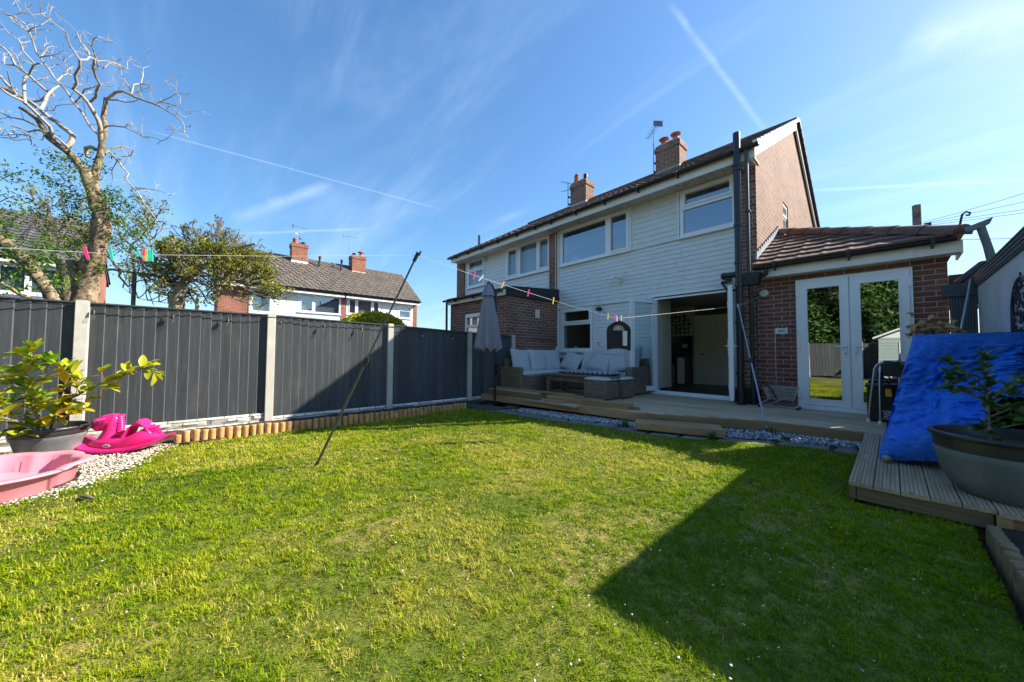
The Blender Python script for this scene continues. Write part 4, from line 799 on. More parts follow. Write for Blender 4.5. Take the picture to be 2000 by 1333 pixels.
mb = MB(); mb.lathe([(.13, 0), (.14, .5), (.145, .52), (.12, .56), (.0, .58)], (-4.15, 9.65, -.84), 20); mb.build('kitchen_bin', 'grey_metal', house, smooth=40)
mb = MB(); mb.box(-2.83, -1.95, 10.56, 10.60, -.84, -.70); mb.build('skirting', 'door_white', house)
mb = MB()
for i in range(24):                        # framed collage of dark letters
    a = -4.50 + (i % 5) * .12; b = .62 + (i // 5) * .115; mb.box(a + .01, a + random.uniform(.05, .1), 10.58, 10.60, b, b + random.uniform(.05, .1))
mb.box(-4.52, -3.88, 10.602, 10.606, .6, 1.21); mb.build('wall_art', 'black_metal', house)
mb = MB(); mb.box(-6.35, -5.3, 7.9, 8.35, -.80, .02); mb.box(-6.3, -5.95, 8.9, 9.2, .35, 1.1); mb.build('kitchen_unit', 'worktop', house)
mb = MB(); mb.box(-5.93, -5.62, 9.0, 9.2, .30, 1.05); mb.build('wall_cupboard', 'cupboard', house)
mb = MB(); mb.lathe([(.05, 0), (.05, .10), (.0, .11)], (-5.55, 8.05, .03), 14); mb.lathe([(.04, 0), (.06, .16), (.03, .2), (0, .2)], (-6.12, 8.05, .03), 14); mb.build('kitchen_jar', 'white_paint', house, smooth=40)
# upstairs rooms: dark boxes with a lamp
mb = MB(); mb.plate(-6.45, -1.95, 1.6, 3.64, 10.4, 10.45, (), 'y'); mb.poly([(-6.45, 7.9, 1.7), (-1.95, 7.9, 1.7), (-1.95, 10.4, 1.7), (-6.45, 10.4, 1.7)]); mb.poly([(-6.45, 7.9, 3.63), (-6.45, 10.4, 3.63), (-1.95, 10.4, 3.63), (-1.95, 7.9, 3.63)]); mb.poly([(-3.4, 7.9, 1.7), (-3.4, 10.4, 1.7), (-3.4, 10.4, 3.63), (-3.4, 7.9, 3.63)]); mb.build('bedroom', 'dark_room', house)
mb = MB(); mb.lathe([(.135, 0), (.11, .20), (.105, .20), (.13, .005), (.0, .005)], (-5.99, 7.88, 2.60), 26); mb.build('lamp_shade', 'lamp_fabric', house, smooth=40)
# ---- eaves
mb = MB(); mb.box(HX0, -1.545, 7.185, 7.21, 3.52, 3.70); mb.box(-1.605, -1.56, 7.212, 7.60, 3.52, 3.535); mb.build('fascia', 'fascia_white', house)
mb = MB()
for i in range(30):
    a = HX0 + .01 + i * .166; mb.box(a, a + .160, 7.212, 7.62, 3.55 + random.uniform(0, .004), 3.565)
mb.box(HX0, -1.6, 7.215, 7.64, 3.566, 3.58); mb.build('soffit', 'soffit_old', house)
gutter(house, HX0, -1.88, 7.12, 3.715, .06, [-6.3 + i * .86 for i in range(5)]); gutter(house, -1.76, -1.47, 7.12, 3.715, .06)
rf = semi_roof(house, HX0, -1.52)
# barge boards and dry verge on the gable end
mb = MB()
def slope_board(mb, ya, yb, zo, h, x0, x1):
    mb.prism([(ya, rz(ya) + zo), (yb, rz(yb) + zo), (yb, rz(yb) + zo - h), (ya, rz(ya) + zo - h)], x0, x1, 'x')
slope_board(mb, 7.19, 11.6, -.035, .20, -1.60, -1.56); slope_board(mb, 11.6, 16.0, -.035, .20, -1.60, -1.56)
mb.prism([(7.60, 3.90), (11.6, 3.9 + PITCH * 4.0), (11.6, 3.88 + PITCH * 4), (7.6, 3.88)], -1.63, -1.60, 'x')
mb.build('bargeboard', 'white_paint', house, fixn=True)
mb = MB()
for i in range(17):
    ya = 7.15 + i * .2617; yb = ya + .29; z = rz(ya)
    mb.prism([(ya - .03, z - .055), (ya - .03, z + .045), (ya + .27, rz(ya + .27) + .035), (ya + .27, rz(ya + .27) - .035)], -1.535, -1.49, 'x')
    mb.prism([(ya - .036, z + .0), (ya - .036, z + .050), (ya - .02, z + .050), (ya - .02, z + .0)], -1.56, -1.484, 'x')
mb.build('dry_verge', 'white_paint', house, fixn=True)
mb = MB()
for i in range(17):
    ya = 16.05 - i * .2617; z = rz(ya); mb.prism([(ya + .03, z - .055), (ya + .03, z + .045), (ya - .27, rz(ya - .27) + .035), (ya - .27, rz(ya - .27) - .035)], -1.535, -1.49, 'x')
mb.build('rear_verge', 'gutter_black', house, fixn=True)
# soil pipe, waste branch, rain pipes, hopper
mb = MB(); mb.tube([(-1.80, 7.09, -.86), (-1.80, 7.09, 4.02)], .056, 18)
for z in (3.32, 3.40, 2.3, 1.62, 1.22, .55, -.35): mb.lathe([(.057, 0), (.068, .004), (.068, .05), (.057, .056)], (-1.80, 7.09, z), 18)
mb.tube([(-1.80, 7.09, 1.45), (-1.94, 7.12, 1.45), (-2.06, 7.16, 1.47), (-2.10, 7.30, 1.47), (-2.10, 7.64, 1.47)], .052, 14)
mb.tube([(-1.80, 7.09, 1.17), (-1.98, 7.10, 1.16), (-2.10, 7.2, 1.34), (-2.16, 7.4, 1.40), (-2.16, 7.64, 1.42)], .024, 10)
mb.tube([(-1.80, 7.09, -.86), (-1.80, 7.2, -.86)], .07, 14); mb.build('soil_pipe', 'gutter_black', house, smooth=40)
mb = MB(); mb.tube([(-1.665, 7.13, 3.68), (-1.665, 7.15, 3.5), (-1.665, 7.16, 1.44)], .036, 4); mb.box(-1.71, -1.62, 7.115, 7.205, 2.55, 2.57); mb.build('downpipe', 'pipe_grey', house, smooth=40)
mb = MB(); mb.prism([(-1.82, 1.44), (-1.48, 1.44), (-1.53, 1.23), (-1.77, 1.23)], 7.08, 7.28, 'y'); mb.tube([(-1.65, 7.18, 1.23), (-1.65, 7.2, 1.1), (-1.65, 7.24, .9), (-1.65, 7.24, -.86)], .036, 12)
for z in (1.0, .3, -.4): mb.lathe([(.037, 0), (.046, .004), (.046, .04), (.037, .044)], (-1.65, 7.24, z), 14)
mb.build('hopper_pipe', 'gutter_black', house, smooth=40, fixn=True)
mb = MB(); mb.box(-1.95, -1.58, 7.32, 7.58, -.875, -.60); mb.build('pipe_boxing', 'black_plastic', house, bevel=.01)
chimney(house, -5.20, -4.42, 11.2, 11.75, 5.5, 6.98, pots=[(-5.0, 11.42, 'cowl'), (-4.62, 11.42, 'cowl')], flash=.44)
aerial(house, (-5.24, 11.15, 6.05), 1.55, R(140), 11, size=.85)
# fittings on the wall
mb = MB(); mb.lathe([(0, -.10), (.055, -.10), (.058, -.02), (.04, 0)], (-5.03, 7.645, 1.30 - .14), 18, 'y'); mb.lathe([(.0, -.17), (.04, -.17), (.046, -.1)], (-5.03, 7.645, 1.15), 18, 'y'); mb.build('wall_light', 'black_plastic', house, smooth=40)
mb = MB(); mb.box(-4.50, -4.38, 7.60, 7.64, 1.76, 1.88); mb.tube([(-4.44, 7.6, 1.80), (-4.44, 7.54, 1.78)], .028, 12)
for s in (-1, 1): mb.tube([(-4.44, 7.59, 1.84), (-4.44 + s * .10, 7.55, 1.90)], .012, 8); mb.lathe([(.02, 0), (.05, -.05), (.052, -.08), (0, -.08)], (-4.44 + s * .12, 7.53, 1.90), 16, 'y')
mb.lathe([(.0, -.035), (.025, -.03), (.03, 0)], (-4.44, 7.53, 1.76), 14, 'y'); mb.build('security_light', 'white_paint', house, smooth=40)
mb = MB(); mb.tube([(-5.08, 7.64, .30), (-5.08, 7.60, .31), (-5.08, 7.585, .27), (-5.06, 7.58, .235), (-5.03, 7.585, .25)], .008, 6); mb.build('wall_hook', 'black_metal', house)
mb = MB(); mb.tube([(-6.50, 7.59, -.8), (-6.50, 7.59, 3.5)], .011, 8); mb.box(-6.54, -6.44, 7.54, 7.60, .02, .20); mb.build('cable_conduit', 'white_paint', house)
for o_ in (): pass

# ================================================================== side extension
ext = thing('side_extension', 'single storey red brick side extension with brown tiled roof and white french doors', 'extension', (-.5, 7.45, -.9))
mb = MB(); mb.plate(-1.60, .535, -1.2, 1.40, 7.45, 7.72, [(-1.065, .225, -.86, 1.262)], 'y'); mb.box(.30, .534, 7.72, 12.0, -1.2, 1.40); mb.build('wall', 'brick_extension', ext)
mb = MB(); mb.box(-1.62, .63, 7.24, 7.262, 1.352, 1.50); mb.box(-1.62, .63, 7.264, 7.45, 1.352, 1.366); mb.box(.631, .652, 7.235, 7.8, 1.34, 1.50); mb.build('fascia', 'fascia_white', ext)
gutter(ext, -1.60, .60, 7.18, 1.535, .052, [-1.3, -.4, .4])
mb = MB(); mb.tube([(-1.42, 7.18, 1.48), (-1.42, 7.18, 1.40), (-1.50, 7.19, 1.36), (-1.60, 7.19, 1.34)], .034, 12); mb.build('gutter_outlet', 'gutter_black', ext, smooth=40)
K = .5; mb = MB()
roof_slope(mb, (-1.60, 7.12, 1.545), (1, 0, 0), (0, 1, K), 2.25, 2.25 * math.sqrt(1 + K * K), .27, .036, .010, .30, ulim=lambda v: (0, max(0, 2.25 - v / math.sqrt(1 + K * K))))
roof_slope(mb, (.65, 9.4, 1.545), (0, -1, 0), (-1, 0, K), 2.28, 2.25 * math.sqrt(1 + K * K), .27, .036, .010, .30, ulim=lambda v: (0, max(0, 2.28 - v / math.sqrt(1 + K * K))))
mb.poly([(-1.6, 7.16, 1.53), (.62, 7.16, 1.53), (-1.6, 9.4, 2.66)]); mb.poly([(.62, 7.16, 1.53), (.62, 9.4, 1.53), (-1.6, 9.4, 2.66)])
er = mb.build('roof', 'tile_red', ext)
mb = MB(); a = Vector((.64, 7.13, 1.565)); b = Vector((-1.60, 9.38, 2.685)); d = (b - a).normalized(); s = d.cross(Vector((0, 0, 1))).normalized(); u = s.cross(d).normalized(); nn = 8
for i in range(nn):
    p = a + (b - a) * (i / nn); q = a + (b - a) * ((i + 1.04) / nn); k0 = len(mb.v)
    for j, c in enumerate((p, q)):
        rr = .125 if j == 0 else .11
        for t in np.linspace(-.15, math.pi + .15, 11): mb.v.append(tuple(c + s * math.cos(t) * rr + u * math.sin(t) * rr * .9))
    for t in range(10): mb.face(k0 + t, k0 + t + 1, k0 + 11 + t + 1, k0 + 11 + t)
    mb.face(*[k0 + t for t in range(11)])
mb.build('hip_tiles', 'tile_red', er, smooth=50, fixn=True)
mb = MB(); mb.tube([(.62, 7.10, 1.66), (.63, 7.07, 1.74), (.64, 7.06, 1.79), (.67, 7.06, 1.81), (.70, 7.06, 1.79), (.69, 7.06, 1.76), (.665, 7.06, 1.765)], .011, 8); mb.build('hip_iron', 'black_metal', er, smooth=40)
mb = MB()                                  # stepped lead flashing up the gable
for i in range(13):
    y = 7.42 + i * .155; z = 1.60 + K * (y - 7.12); mb.prism([(y - .02, z - .02), (y + .135, z + .05), (y + .135, z + .15), (y + .03, z + .15)], -1.628, -1.595, 'x')
mb.build('flashing', 'lead', ext, fixn=True)
# french doors, closed
mb = MB(); mb.plate(-1.065, .225, -.845, 1.262, 7.42, 7.50, [(-1.035, -.425, -.80, 1.235), (-.415, .195, -.80, 1.235)], 'y'); mb.box(-1.10, .26, 7.33, 7.45, -.872, -.846)
mb.box(-1.065, .225, 7.36, 7.42, -.845, -.815); ef = mb.build('door_frame', 'upvc', ext, bevel=.003)
for (a, b, hs) in ((-1.033, -.427, 1), (-.413, .193, -1)):
    mb = MB(); h = (a + .115, b - .105, -.70, 1.10); mb.plate(a, b, -.798, 1.233, 7.405, 7.46, [h], 'y'); mb.plate(h[0] - .018, h[1] + .018, h[2] - .018, h[3] + .018, 7.398, 7.4045, [h], 'y')
    d = mb.build('door', 'upvc', ext, bevel=.003)
    g = MB(); g.poly([(h[0], 7.43, h[2]), (h[1], 7.43, h[2]), (h[1], 7.43, h[3]), (h[0], 7.43, h[3])]); g.build('pane', 'glass_door', d)
    hx = b - .05 if hs > 0 else a + .05
    mb = MB(); mb.box(hx - .017, hx + .017, 7.392, 7.404, -.02, .21); mb.tube([(hx, 7.392, .14), (hx, 7.35, .14), (hx - hs * .13, 7.35, .14)], .010, 8); mb.build('handle', 'upvc', d, smooth=40)
    mb = MB(); mb.lathe([(0, -.003), (.010, -.003), (.010, 0)], (hx, 7.392, .035), 10, 'y'); mb.build('keyhole', 'black_metal', d)
    mb = MB(); ex = a - .005 if hs > 0 else b + .005
    for z in (-.70, .12, .98): mb.box(ex - .022, ex + .022, 7.385, 7.404, z, z + .13)
    mb.build('hinge', 'upvc', d, bevel=.004)
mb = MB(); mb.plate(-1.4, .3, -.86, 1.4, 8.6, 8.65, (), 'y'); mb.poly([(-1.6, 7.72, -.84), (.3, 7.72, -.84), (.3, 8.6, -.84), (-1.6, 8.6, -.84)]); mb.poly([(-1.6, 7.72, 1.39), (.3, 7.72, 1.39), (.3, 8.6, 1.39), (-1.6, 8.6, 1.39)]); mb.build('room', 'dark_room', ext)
# line reel hook
mb = MB(); mb.lathe([(0, -.07), (.055, -.07), (.068, -.055), (.068, 0)], (-1.50, 7.45, 1.10), 22, 'y'); mb.build('line_reel', 'panel_white', ext, smooth=40)

# ================================================================== the neighbour's half
nb = thing('semi_detached_house', 'neighbouring semi at the left end with net curtains and louvred red chimney pot', 'house', (-9.2, 7.6, -.9))
NO = [(-11.02, -9.95, 2.50, 3.60), (-8.76, -6.77, 2.50, 3.58)]
mb = MB(); mb.plate(7.6, 15.6, -1.2, 3.72, -11.72, -11.42, (), 'x'); mb.prism([(7.6, 3.72), (15.6, 3.72), (15.6, rz(15.6, -.1)), (11.6, RIDGE_Z - .1), (7.6, rz(7.6, -.1))], -11.72, -11.42, 'x'); mb.box(-11.42, -11.22, 7.6, 7.75, -1.2, 3.66); mb.box(-11.4, HX0, 15.3, 15.6, -1.2, 3.7); mb.build('wall', 'brick_wall', nb)
mb = MB(); mb.plate(-11.22, -6.76, -1.2, 3.66, 7.68, 7.9, NO, 'y'); mb.build('inner_wall', 'cream_wall', nb)
mb = MB(); clad_rows(mb, -11.22, -6.761, 1.5, 2.50, 7.665, .12, NO); clad_rows(mb, -11.22, -6.761, 2.5, 3.62, 7.665, .125, NO); mb.build('cladding', 'cladding_clean', nb)
f = window_unit(nb, 'window', -11.02, -9.95, 2.51, 3.60, 7.645, [(-10.90, -10.06, 3.22, 3.48, True), (-10.93, -10.04, 2.60, 3.10)], 'glass')
f = window_unit(nb, 'window', -8.76, -6.77, 2.51, 3.575, 7.645, [(-8.64, -8.22, 2.62, 3.44, True), (-8.05, -7.32, 2.58, 3.48), (-7.18, -6.83, 2.62, 3.46, True)], 'glass')
for (a, b) in ((-10.98, -10.0), (-8.70, -6.80)):
    mb = MB(); n = int((b - a) / .03); P = [[(a + (b - a) * i / n, 7.80 + .022 * math.sin(i * 1.3), z) for z in (2.52, 3.58)] for i in range(n + 1)]; mb.grid(P); mb.build('net_curtain', 'curtain', nb, smooth=80)
mb = MB(); mb.box(-11.50, HX0 - .001, 7.185, 7.21, 3.52, 3.70); mb.box(-11.50, HX0, 7.212, 7.64, 3.55, 3.57); mb.build('fascia', 'fascia_white', nb)
gutter(nb, -11.62, HX0 - .001, 7.12, 3.715, .06, [-11.1, -10.3, -9.5, -8.6, -7.7, -6.9]); semi_roof(nb, -11.60, HX0 - .001, 'tile_brown')
mb = MB(); mb.box(-9.90, -9.80, 7.62, 7.66, 3.38, 3.50); mb.build('air_vent', 'soffit_old', nb)
chimney(nb, -8.80, -8.03, 11.2, 11.75, 5.5, 7.02, pots=[(-8.62, 11.4, 'louvre'), (-8.15, 11.35, 'flue')], flash=.46)
aerial(nb, (-8.86, 11.12, 6.10), 1.0, R(250), 7, size=.6); aerial(nb, (-8.88, 11.14, 6.10), .72, R(200), 6, size=.5)
mb = MB(); mb.tube([(-11.05, 8.2, 4.2), (-11.05, 8.2, 4.75)], .045, 10); mb.build('vent_pipe', 'gutter_black', nb)

ne = thing('flat_roof_extension', 'brick kitchen extension next door with black flat roof edge', 'extension', (-7.8, 6.6, -.9))
mb = MB(); mb.plate(-9.05, -6.46, -1.2, 1.50, 5.66, 5.9, [(-8.28, -6.95, .0, 1.12)], 'y'); mb.plate(5.9, 7.6, -1.2, 1.50, -6.70, -6.46, (), 'x'); mb.plate(5.9, 7.6, -1.2, 1.50, -9.05, -8.8, (), 'x'); mb.build('wall', 'brick_wall', ne)
mb = MB(); mb.box(-9.12, -6.42, 5.56, 5.60, 1.46, 1.60); mb.build('fascia', 'fascia_white', ne)
mb = MB(); mb.box(-9.16, -6.40, 5.58, 7.64, 1.605, 1.66); mb.box(-6.43, -6.395, 5.60, 7.64, 1.47, 1.60); mb.prism([(5.62, 1.66), (7.64, 1.66), (7.64, 1.86), (5.62, 1.70)], -6.46, -6.41, 'x'); mb.build('roof', 'gutter_black', ne, fixn=True)
gutter(ne, -9.2, -6.46, 5.50, 1.60, .05, [-8.6, -7.7, -6.8])
mb = MB(); mb.tube([(-9.12, 5.56, 1.55), (-9.12, 5.58, -1.1)], .035, 10); mb.build('downpipe', 'gutter_black', ne)
window_unit(ne, 'window', -8.28, -6.95, .01, 1.12, 5.68, [(-8.18, -7.05, .80, 1.02, True), (-8.2, -7.03, .09, .72)], 'glass_upper')
mb = MB(); mb.plate(6.70, 6.86, .98, 1.20, -6.46, -6.445, [(6.705 + i * .05, 6.725 + i * .05, .99 + j * .05, 1.02 + j * .05) for i in range(3) for j in range(4)], 'x'); mb.build('air_brick', 'white_paint', ne)
# ================================================================== the row of houses beyond the fence (they face +x, fronts at x = -23)
FP = 2.45 / 3.3
def fz(x): return 3.74 + FP * (-23.0 - x) if x > -26.3 else 3.74 + FP * (x + 29.6)
def row_house(name, label, y0, y1, roofmat, windows, chim=None, gable_pos=True, gable_neg=False, bricks=(), extra=None, tiles=(.30, .03, .34, .5)):
    h = thing(name, label, 'house', (-23.4, (y0 + y1) / 2, -1.2))
    mb = MB(); X0 = -29.2; X1 = -23.4
    mb.plate(y0, y1, -1.3, 3.66, X1 - .3, X1, [w[:4] for w in windows], 'x')
    mb.plate(X0, X1 - .3, -1.3, 3.66, y1 - .3, y1, (), 'y'); mb.plate(X0, X1 - .3, -1.3, 3.66, y0, y0 + .3, (), 'y')
    for g in ((y1 - .3, y1), (y0, y0 + .3)): mb.prism([(X0, 3.66), (X1, 3.66), (X1, fz(X1) - .12), (-26.3, fz(-26.3) - .14), (X0, fz(X0) - .12)], g[0], g[1], 'y')
    mb.build('wall', 'brick_far', h)
    mb = MB(); holes = [w[:4] for w in windows] + [(a, b, -2, 4) for a, b in bricks]
    clad_rows(mb, y0 + .02, y1 - .02, -.9, 3.62, X1 + .02, .15, holes, .02, 1, 'x'); mb.build('cladding', 'cladding_clean', h)
    for w in windows: window_unit(h, 'window', w[0], w[1], w[2], w[3], X1 + .03, w[4], 'glass_upper', axis='x', sgn=1)
    mb = MB()
    for w in windows: mb.poly([(X1 - .12, w[0], w[2]), (X1 - .12, w[1], w[2]), (X1 - .12, w[1], w[3]), (X1 - .12, w[0], w[3])])
    mb.build('curtain', 'curtain', h)
    mb = MB(); mb.box(-23.03, -23.0, y0 - .05, y1 + .05, 3.46, 3.70); mb.box(-23.4, -23.03, y0 - .05, y1 + .05, 3.55, 3.57); mb.build('fascia', 'white_paint', h)
    mb = MB(); pr = [(-22.94 + math.cos(t) * .06, 3.72 + math.sin(t) * .06) for t in np.linspace(math.pi, 2 * math.pi, 7)]
    mb.prism(pr, y0 - .1, y1 + .1, 'y'); mb.build('gutter', 'gutter_black', h, smooth=40, fixn=True)
    mb = MB(); sl = 3.38 * math.sqrt(1 + FP * FP); W = y1 - y0 + .2
    roof_slope(mb, (-22.92, y0 - .1, 3.74), (0, 1, 0), (-1, 0, FP), W, sl, tiles[0], tiles[1], tiles[1] * .9, tiles[2], tiles[3])
    roof_slope(mb, (-29.68, y0 - .1, 3.74), (0, 1, 0), (1, 0, FP), W, sl, .35, .03, .0, .6)
    mb.prism([(-23.0, 3.69), (-26.3, 3.69 + FP * 3.3), (-29.6, 3.69), (-29.6, 3.6), (-26.3, 3.58 + FP * 3.3), (-23.0, 3.6)], y0 - .05, y1 + .05, 'y')
    r = mb.build('roof', roofmat, h)
    mb = MB(); n = int(W / .45)
    for i in range(n):
        a = y0 - .1 + W * i / n; pr = [(-26.3 + math.cos(t) * .14, fz(-26.3) + math.sin(t) * .12) for t in np.linspace(0, math.pi, 7)]; mb.prism(pr, a, a + W / n - .015, 'y')
    mb.build('ridge', roofmat, r, fixn=True)
    return h, r
wl = [(1.95, 2.95, 2.15, 3.40, [(2.07, 2.83, 2.28, 3.28)])]
w1 = [(4.20, 6.55, 2.38, 3.48, [(4.36, 4.92, 2.50, 3.36, True), (5.10, 6.43, 2.46, 3.40)])]
h1, r1 = row_house('row_house', 'far semi with brown tiled roof, wide window and broad brick chimney', .6, 6.69, 'tile_grey', wl + w1, bricks=((.6, 1.9),))
w2 = [(6.93, 9.02, 2.45, 3.52, [(7.05, 7.40, 2.57, 3.40, True), (7.58, 8.42, 2.55, 3.42), (8.60, 8.90, 2.57, 3.40, True)]), (10.30, 11.30, 2.45, 3.44, [(10.42, 11.18, 3.10, 3.34, True), (10.42, 11.18, 2.56, 2.98)])]
h2, r2 = row_house('row_house', 'far semi with brown tiled roof, narrow windows and cowled chimney at the row end', 6.70, 11.75, 'tile_grey', w2, bricks=((11.40, 11.75),))
mb = MB(); mb.box(-23.4, -23.34, 6.55, 6.86, -1, 3.5); mb.build('brick_pier', 'brick_far', h1)
def xchim(parent, y0, y1, x, zb, zt, kinds):
    mb = MB(); mb.box(x - .35, x + .35, y0, y1, zb, zt - .24); mb.box(x - .38, x + .38, y0 - .04, y1 + .04, zt - .24, zt); c = mb.build('chimney', 'brick_far', parent, bevel=.01)
    mb = MB(); mb.box(x - .37, x + .37, y0 - .02, y1 + .02, zb, zb + .20); mb.build('flashing', 'white_paint', c)
    for y, k in kinds:
        mb = MB()
        if k == 0: mb.lathe([(.16, 0), (.15, .3), (.16, .32), (.16, .36), (0, .36)], (x, y, zt), 16); mb.build('chimney_pot', 'terracotta', c, smooth=40)
        elif k == 1: mb.lathe([(.08, 0), (.08, .12), (.12, .12), (.12, .22), (0, .22)], (x, y, zt), 14); mb.build('flue_terminal', 'black_metal', c, smooth=40)
        else:
            mb.lathe([(.13, 0), (.12, .22), (.06, .23), (.06, .33), (.22, .34), (.20, .38), (0, .44)], (x, y, zt), 16); mb.build('chimney_pot', 'terracotta', c, smooth=40)
    return c
xchim(r1, 4.18, 5.08, -26.0, 5.72, 7.05, [(4.42, 0), (4.88, 1)]); xchim(r2, 7.86, 8.80, -26.0, 5.62, 6.98, [(8.08, 1), (8.55, 2)])
aerial(r1, (-26.0, 4.62, 7.05), 1.2, R(90), 6, size=.9); aerial(r1, (-26.0, 4.62, 7.05), .8, R(20), 5, size=.6); aerial(r2, (-26.0, 7.74, 6.0), 2.35, R(75), 7, size=1.0)
for (py, par) in ((5.74, r1), (7.1, r2)):
    mb = MB(); mb.tube([(-25.55, py, 5.4), (-25.55, py, 5.95), (-25.55, py + .03, 6.3)], [.10, .06, .06], 10); mb.lathe([(.09, 0), (.09, .14), (0, .2)], (-25.55, py + .03, 6.28), 12); mb.build('roof_vent', 'gutter_black', par, smooth=40)
wL = [(-5.98, -4.30, 2.25, 3.45, [(-5.88, -5.30, 2.37, 3.33), (-5.14, -4.40, 2.37, 3.33)]), (-8.6, -7.0, 2.25, 3.45, [(-8.5, -7.1, 2.37, 3.33)])]
h3, r3 = row_house('row_house', 'far house on the left with dark slate roof behind the ivy clad trunk', -10.0, -3.95, 'tile_slate', wL, tiles=(.26, .045, .5, 0))
# low sheds and garages further along
mb = MB(); mb.box(-19.2, -16.2, 11.6, 17.0, -1.3, .72); g = mb.build('wall', 'cream_wall', None) ; 
g.name = 'garage'; tag(g, 'low pale garage wall beyond the dark fence', 'garage')
mb = MB(); mb.box(-19.4, -16.0, 11.4, 17.2, .722, .86); mb.build('roof', 'far_roof_low', g)
mb = MB(); mb.lathe([(0, 0), (.30, .06), (.36, .2), (.30, .34), (0, .40)], (-13.6, -1.45, .42), 18); mb.tube([(-13.6, -1.45, .4), (-13.6, -1.45, -1.2)], .04, 8); tag(mb.build('satellite_dish', 'terracotta', smooth=50), 'small round rusty orange dish just above the fence between the trees', 'dish')

# ================================================================== utility pole and wires
up_ = thing('utility_pole', 'wooden telegraph pole with many wires above the extension roof', 'utility pole', (.765, 20, -1.3))
mb = MB(); mb.tube([(.765, 20, -1.3), (.765, 20, 5.72)], [.135, .115], 16); mb.build('pole', 'bark_dark', up_, smooth=40)
mb = MB(); mb.box(.93, 1.10, 19.85, 20.1, 4.45, 4.95); mb.tube([(1.1, 19.9, 4.4), (1.12, 19.9, 4.1)], .03, 8); mb.build('junction_box', 'black_plastic', up_); mb = MB(); mb.box(.50, .60, 19.85, 20.1, 3.9, 4.6); mb.build('junction_box', 'black_plastic', up_)
def wire(a, b, sag, r=.008, m='black_metal'):
    a = Vector(a); b = Vector(b); mb = MB(); mb.tube([a.lerp(b, t) - Vector((0, 0, sag * 4 * t * (1 - t))) for t in np.linspace(0, 1, 12)], r, 5); return mb
for (e, s) in (((-5.5, 18.5, 2.2), .25), ((-5.0, 18.2, 2.0), .3), ((-2.8, 15.8, 2.5), .2), ((-1.6, 17.5, 2.8), .1), ((-.4, 18.5, 3.2), .1), ((5.0, 18.0, 3.4), .2)):
    wire((.765, 19.8, 4.95 if e[0] < 0 else 4.4), e, s).build('wire', 'black_metal', up_)
for (z, e) in ((4.95, (22, 14, 6.6)), (4.92, (24, 22, 6.3)), (4.86, (24, 21, 5.4)), (5.0, (9.0, 9.5, 5.4))): wire((.9, 19.9, z), e, .5, .007).build('wire', 'black_metal', up_)
mb = wire((-40, 60, 6), (-8, 30, 4.3), .4, .02); tag(mb.build('overhead_wire', 'black_metal'), 'thin overhead wire in the gap between the two houses', 'wire')

# ================================================================== neighbour beyond the side extension
mb = MB(); mb.prism([(1.0, 1.50), (3.0, 1.95), (5.5, 1.95), (5.5, 1.2), (1.0, 1.2)], 13.5, 14.5, 'y'); tag(mb.build('garage', 'far_roof_low', fixn=True), 'dark low roof behind the white garden wall', 'garage')
mb = MB(); mb.box(.60, .88, 8.3, 9.0, .75, 1.22); tag(mb.build('ridge_box', 'pipe_grey', bevel=.01), 'small blue grey box roof beside the extension corner', 'shed')
gp = thing('old_gutter_pipe', 'weathered grey gutter end and leaning downpipe off the extension corner', 'gutter', (.75, 7.3, 1.0))
mb = MB(); pr = [(math.cos(t) * .055, math.sin(t) * .055) for t in np.linspace(math.pi, 2 * math.pi, 8)]; mb.prism([(.64, 1.60), (.86, 1.68), (.84, 1.62), (.78, 1.58), (.66, 1.55)], 7.02, 7.10, 'y'); mb.build('gutter_end', 'pot_concrete', gp, fixn=True)
mb = MB(); mb.tube([(.77, 7.06, 1.60), (.82, 7.1, 1.35), (.86, 7.15, 1.12), (.86, 7.2, .98)], [.036, .036, .042, .042], 14); mb.build('downpipe', 'pot_concrete', gp, smooth=40)
mb = MB(); mb.tube([(.62, 7.6, .98), (.86, 7.9, 1.26), (1.4, 8.0, 1.30)], .05, 8); mb.beam((.82, 7.45, 1.02), (1.5, 7.6, 1.06), .2, .22); mb.build('bracket', 'black_plastic', gp)
wn = thing('garden_wall', 'white panelled outbuilding wall with ribbed anthracite capping on the right', 'wall', (.75, 5.6, -1.1))
mb = MB()
for i in range(22): a = 3.88 + i * .1545; mb.box(.752, .80, a, a + .151, -1.1, .90)
mb.box(.80, 3.6, 3.885, 7.25, -1.1, .90); mb.build('panel', 'panel_white', wn)
mb = MB(); mb.box(.862, 3.7, 3.84, 7.28, .902, 1.035); mb.build('roof', 'far_roof_low', wn)
mb = MB()
for i in range(8): mb.box(.735 - (.006 if i % 2 else 0), .86, 3.86, 7.28, .885 + i * .0195, .885 + i * .0195 + .0165)
mb.box(.745, .86, 3.86, 7.28, .88, 1.04); mb.build('capping', 'ribbed_anthracite', wn)
wr = thing('ribbed_screen', 'dark ribbed screen between the brick extension and the white wall', 'wall', (.64, 7.32, -1.1))
mb = MB(); mb.box(.535, .752, 7.34, 7.40, -1.1, .90)
for i in range(9): a = .538 + i * .0236; mb.box(a, a + .015, 7.325, 7.34, -1.1, .90)
mb.build('panel', 'ribbed_anthracite', wr)
mb = MB(); mb.box(.47, .752, 7.30, 7.38, .785, .945)
for i in range(6): mb.box(.468, .752, 7.290, 7.30, .79 + i * .026, .79 + i * .026 + .019)
mb.build('capping', 'ribbed_anthracite', wr)
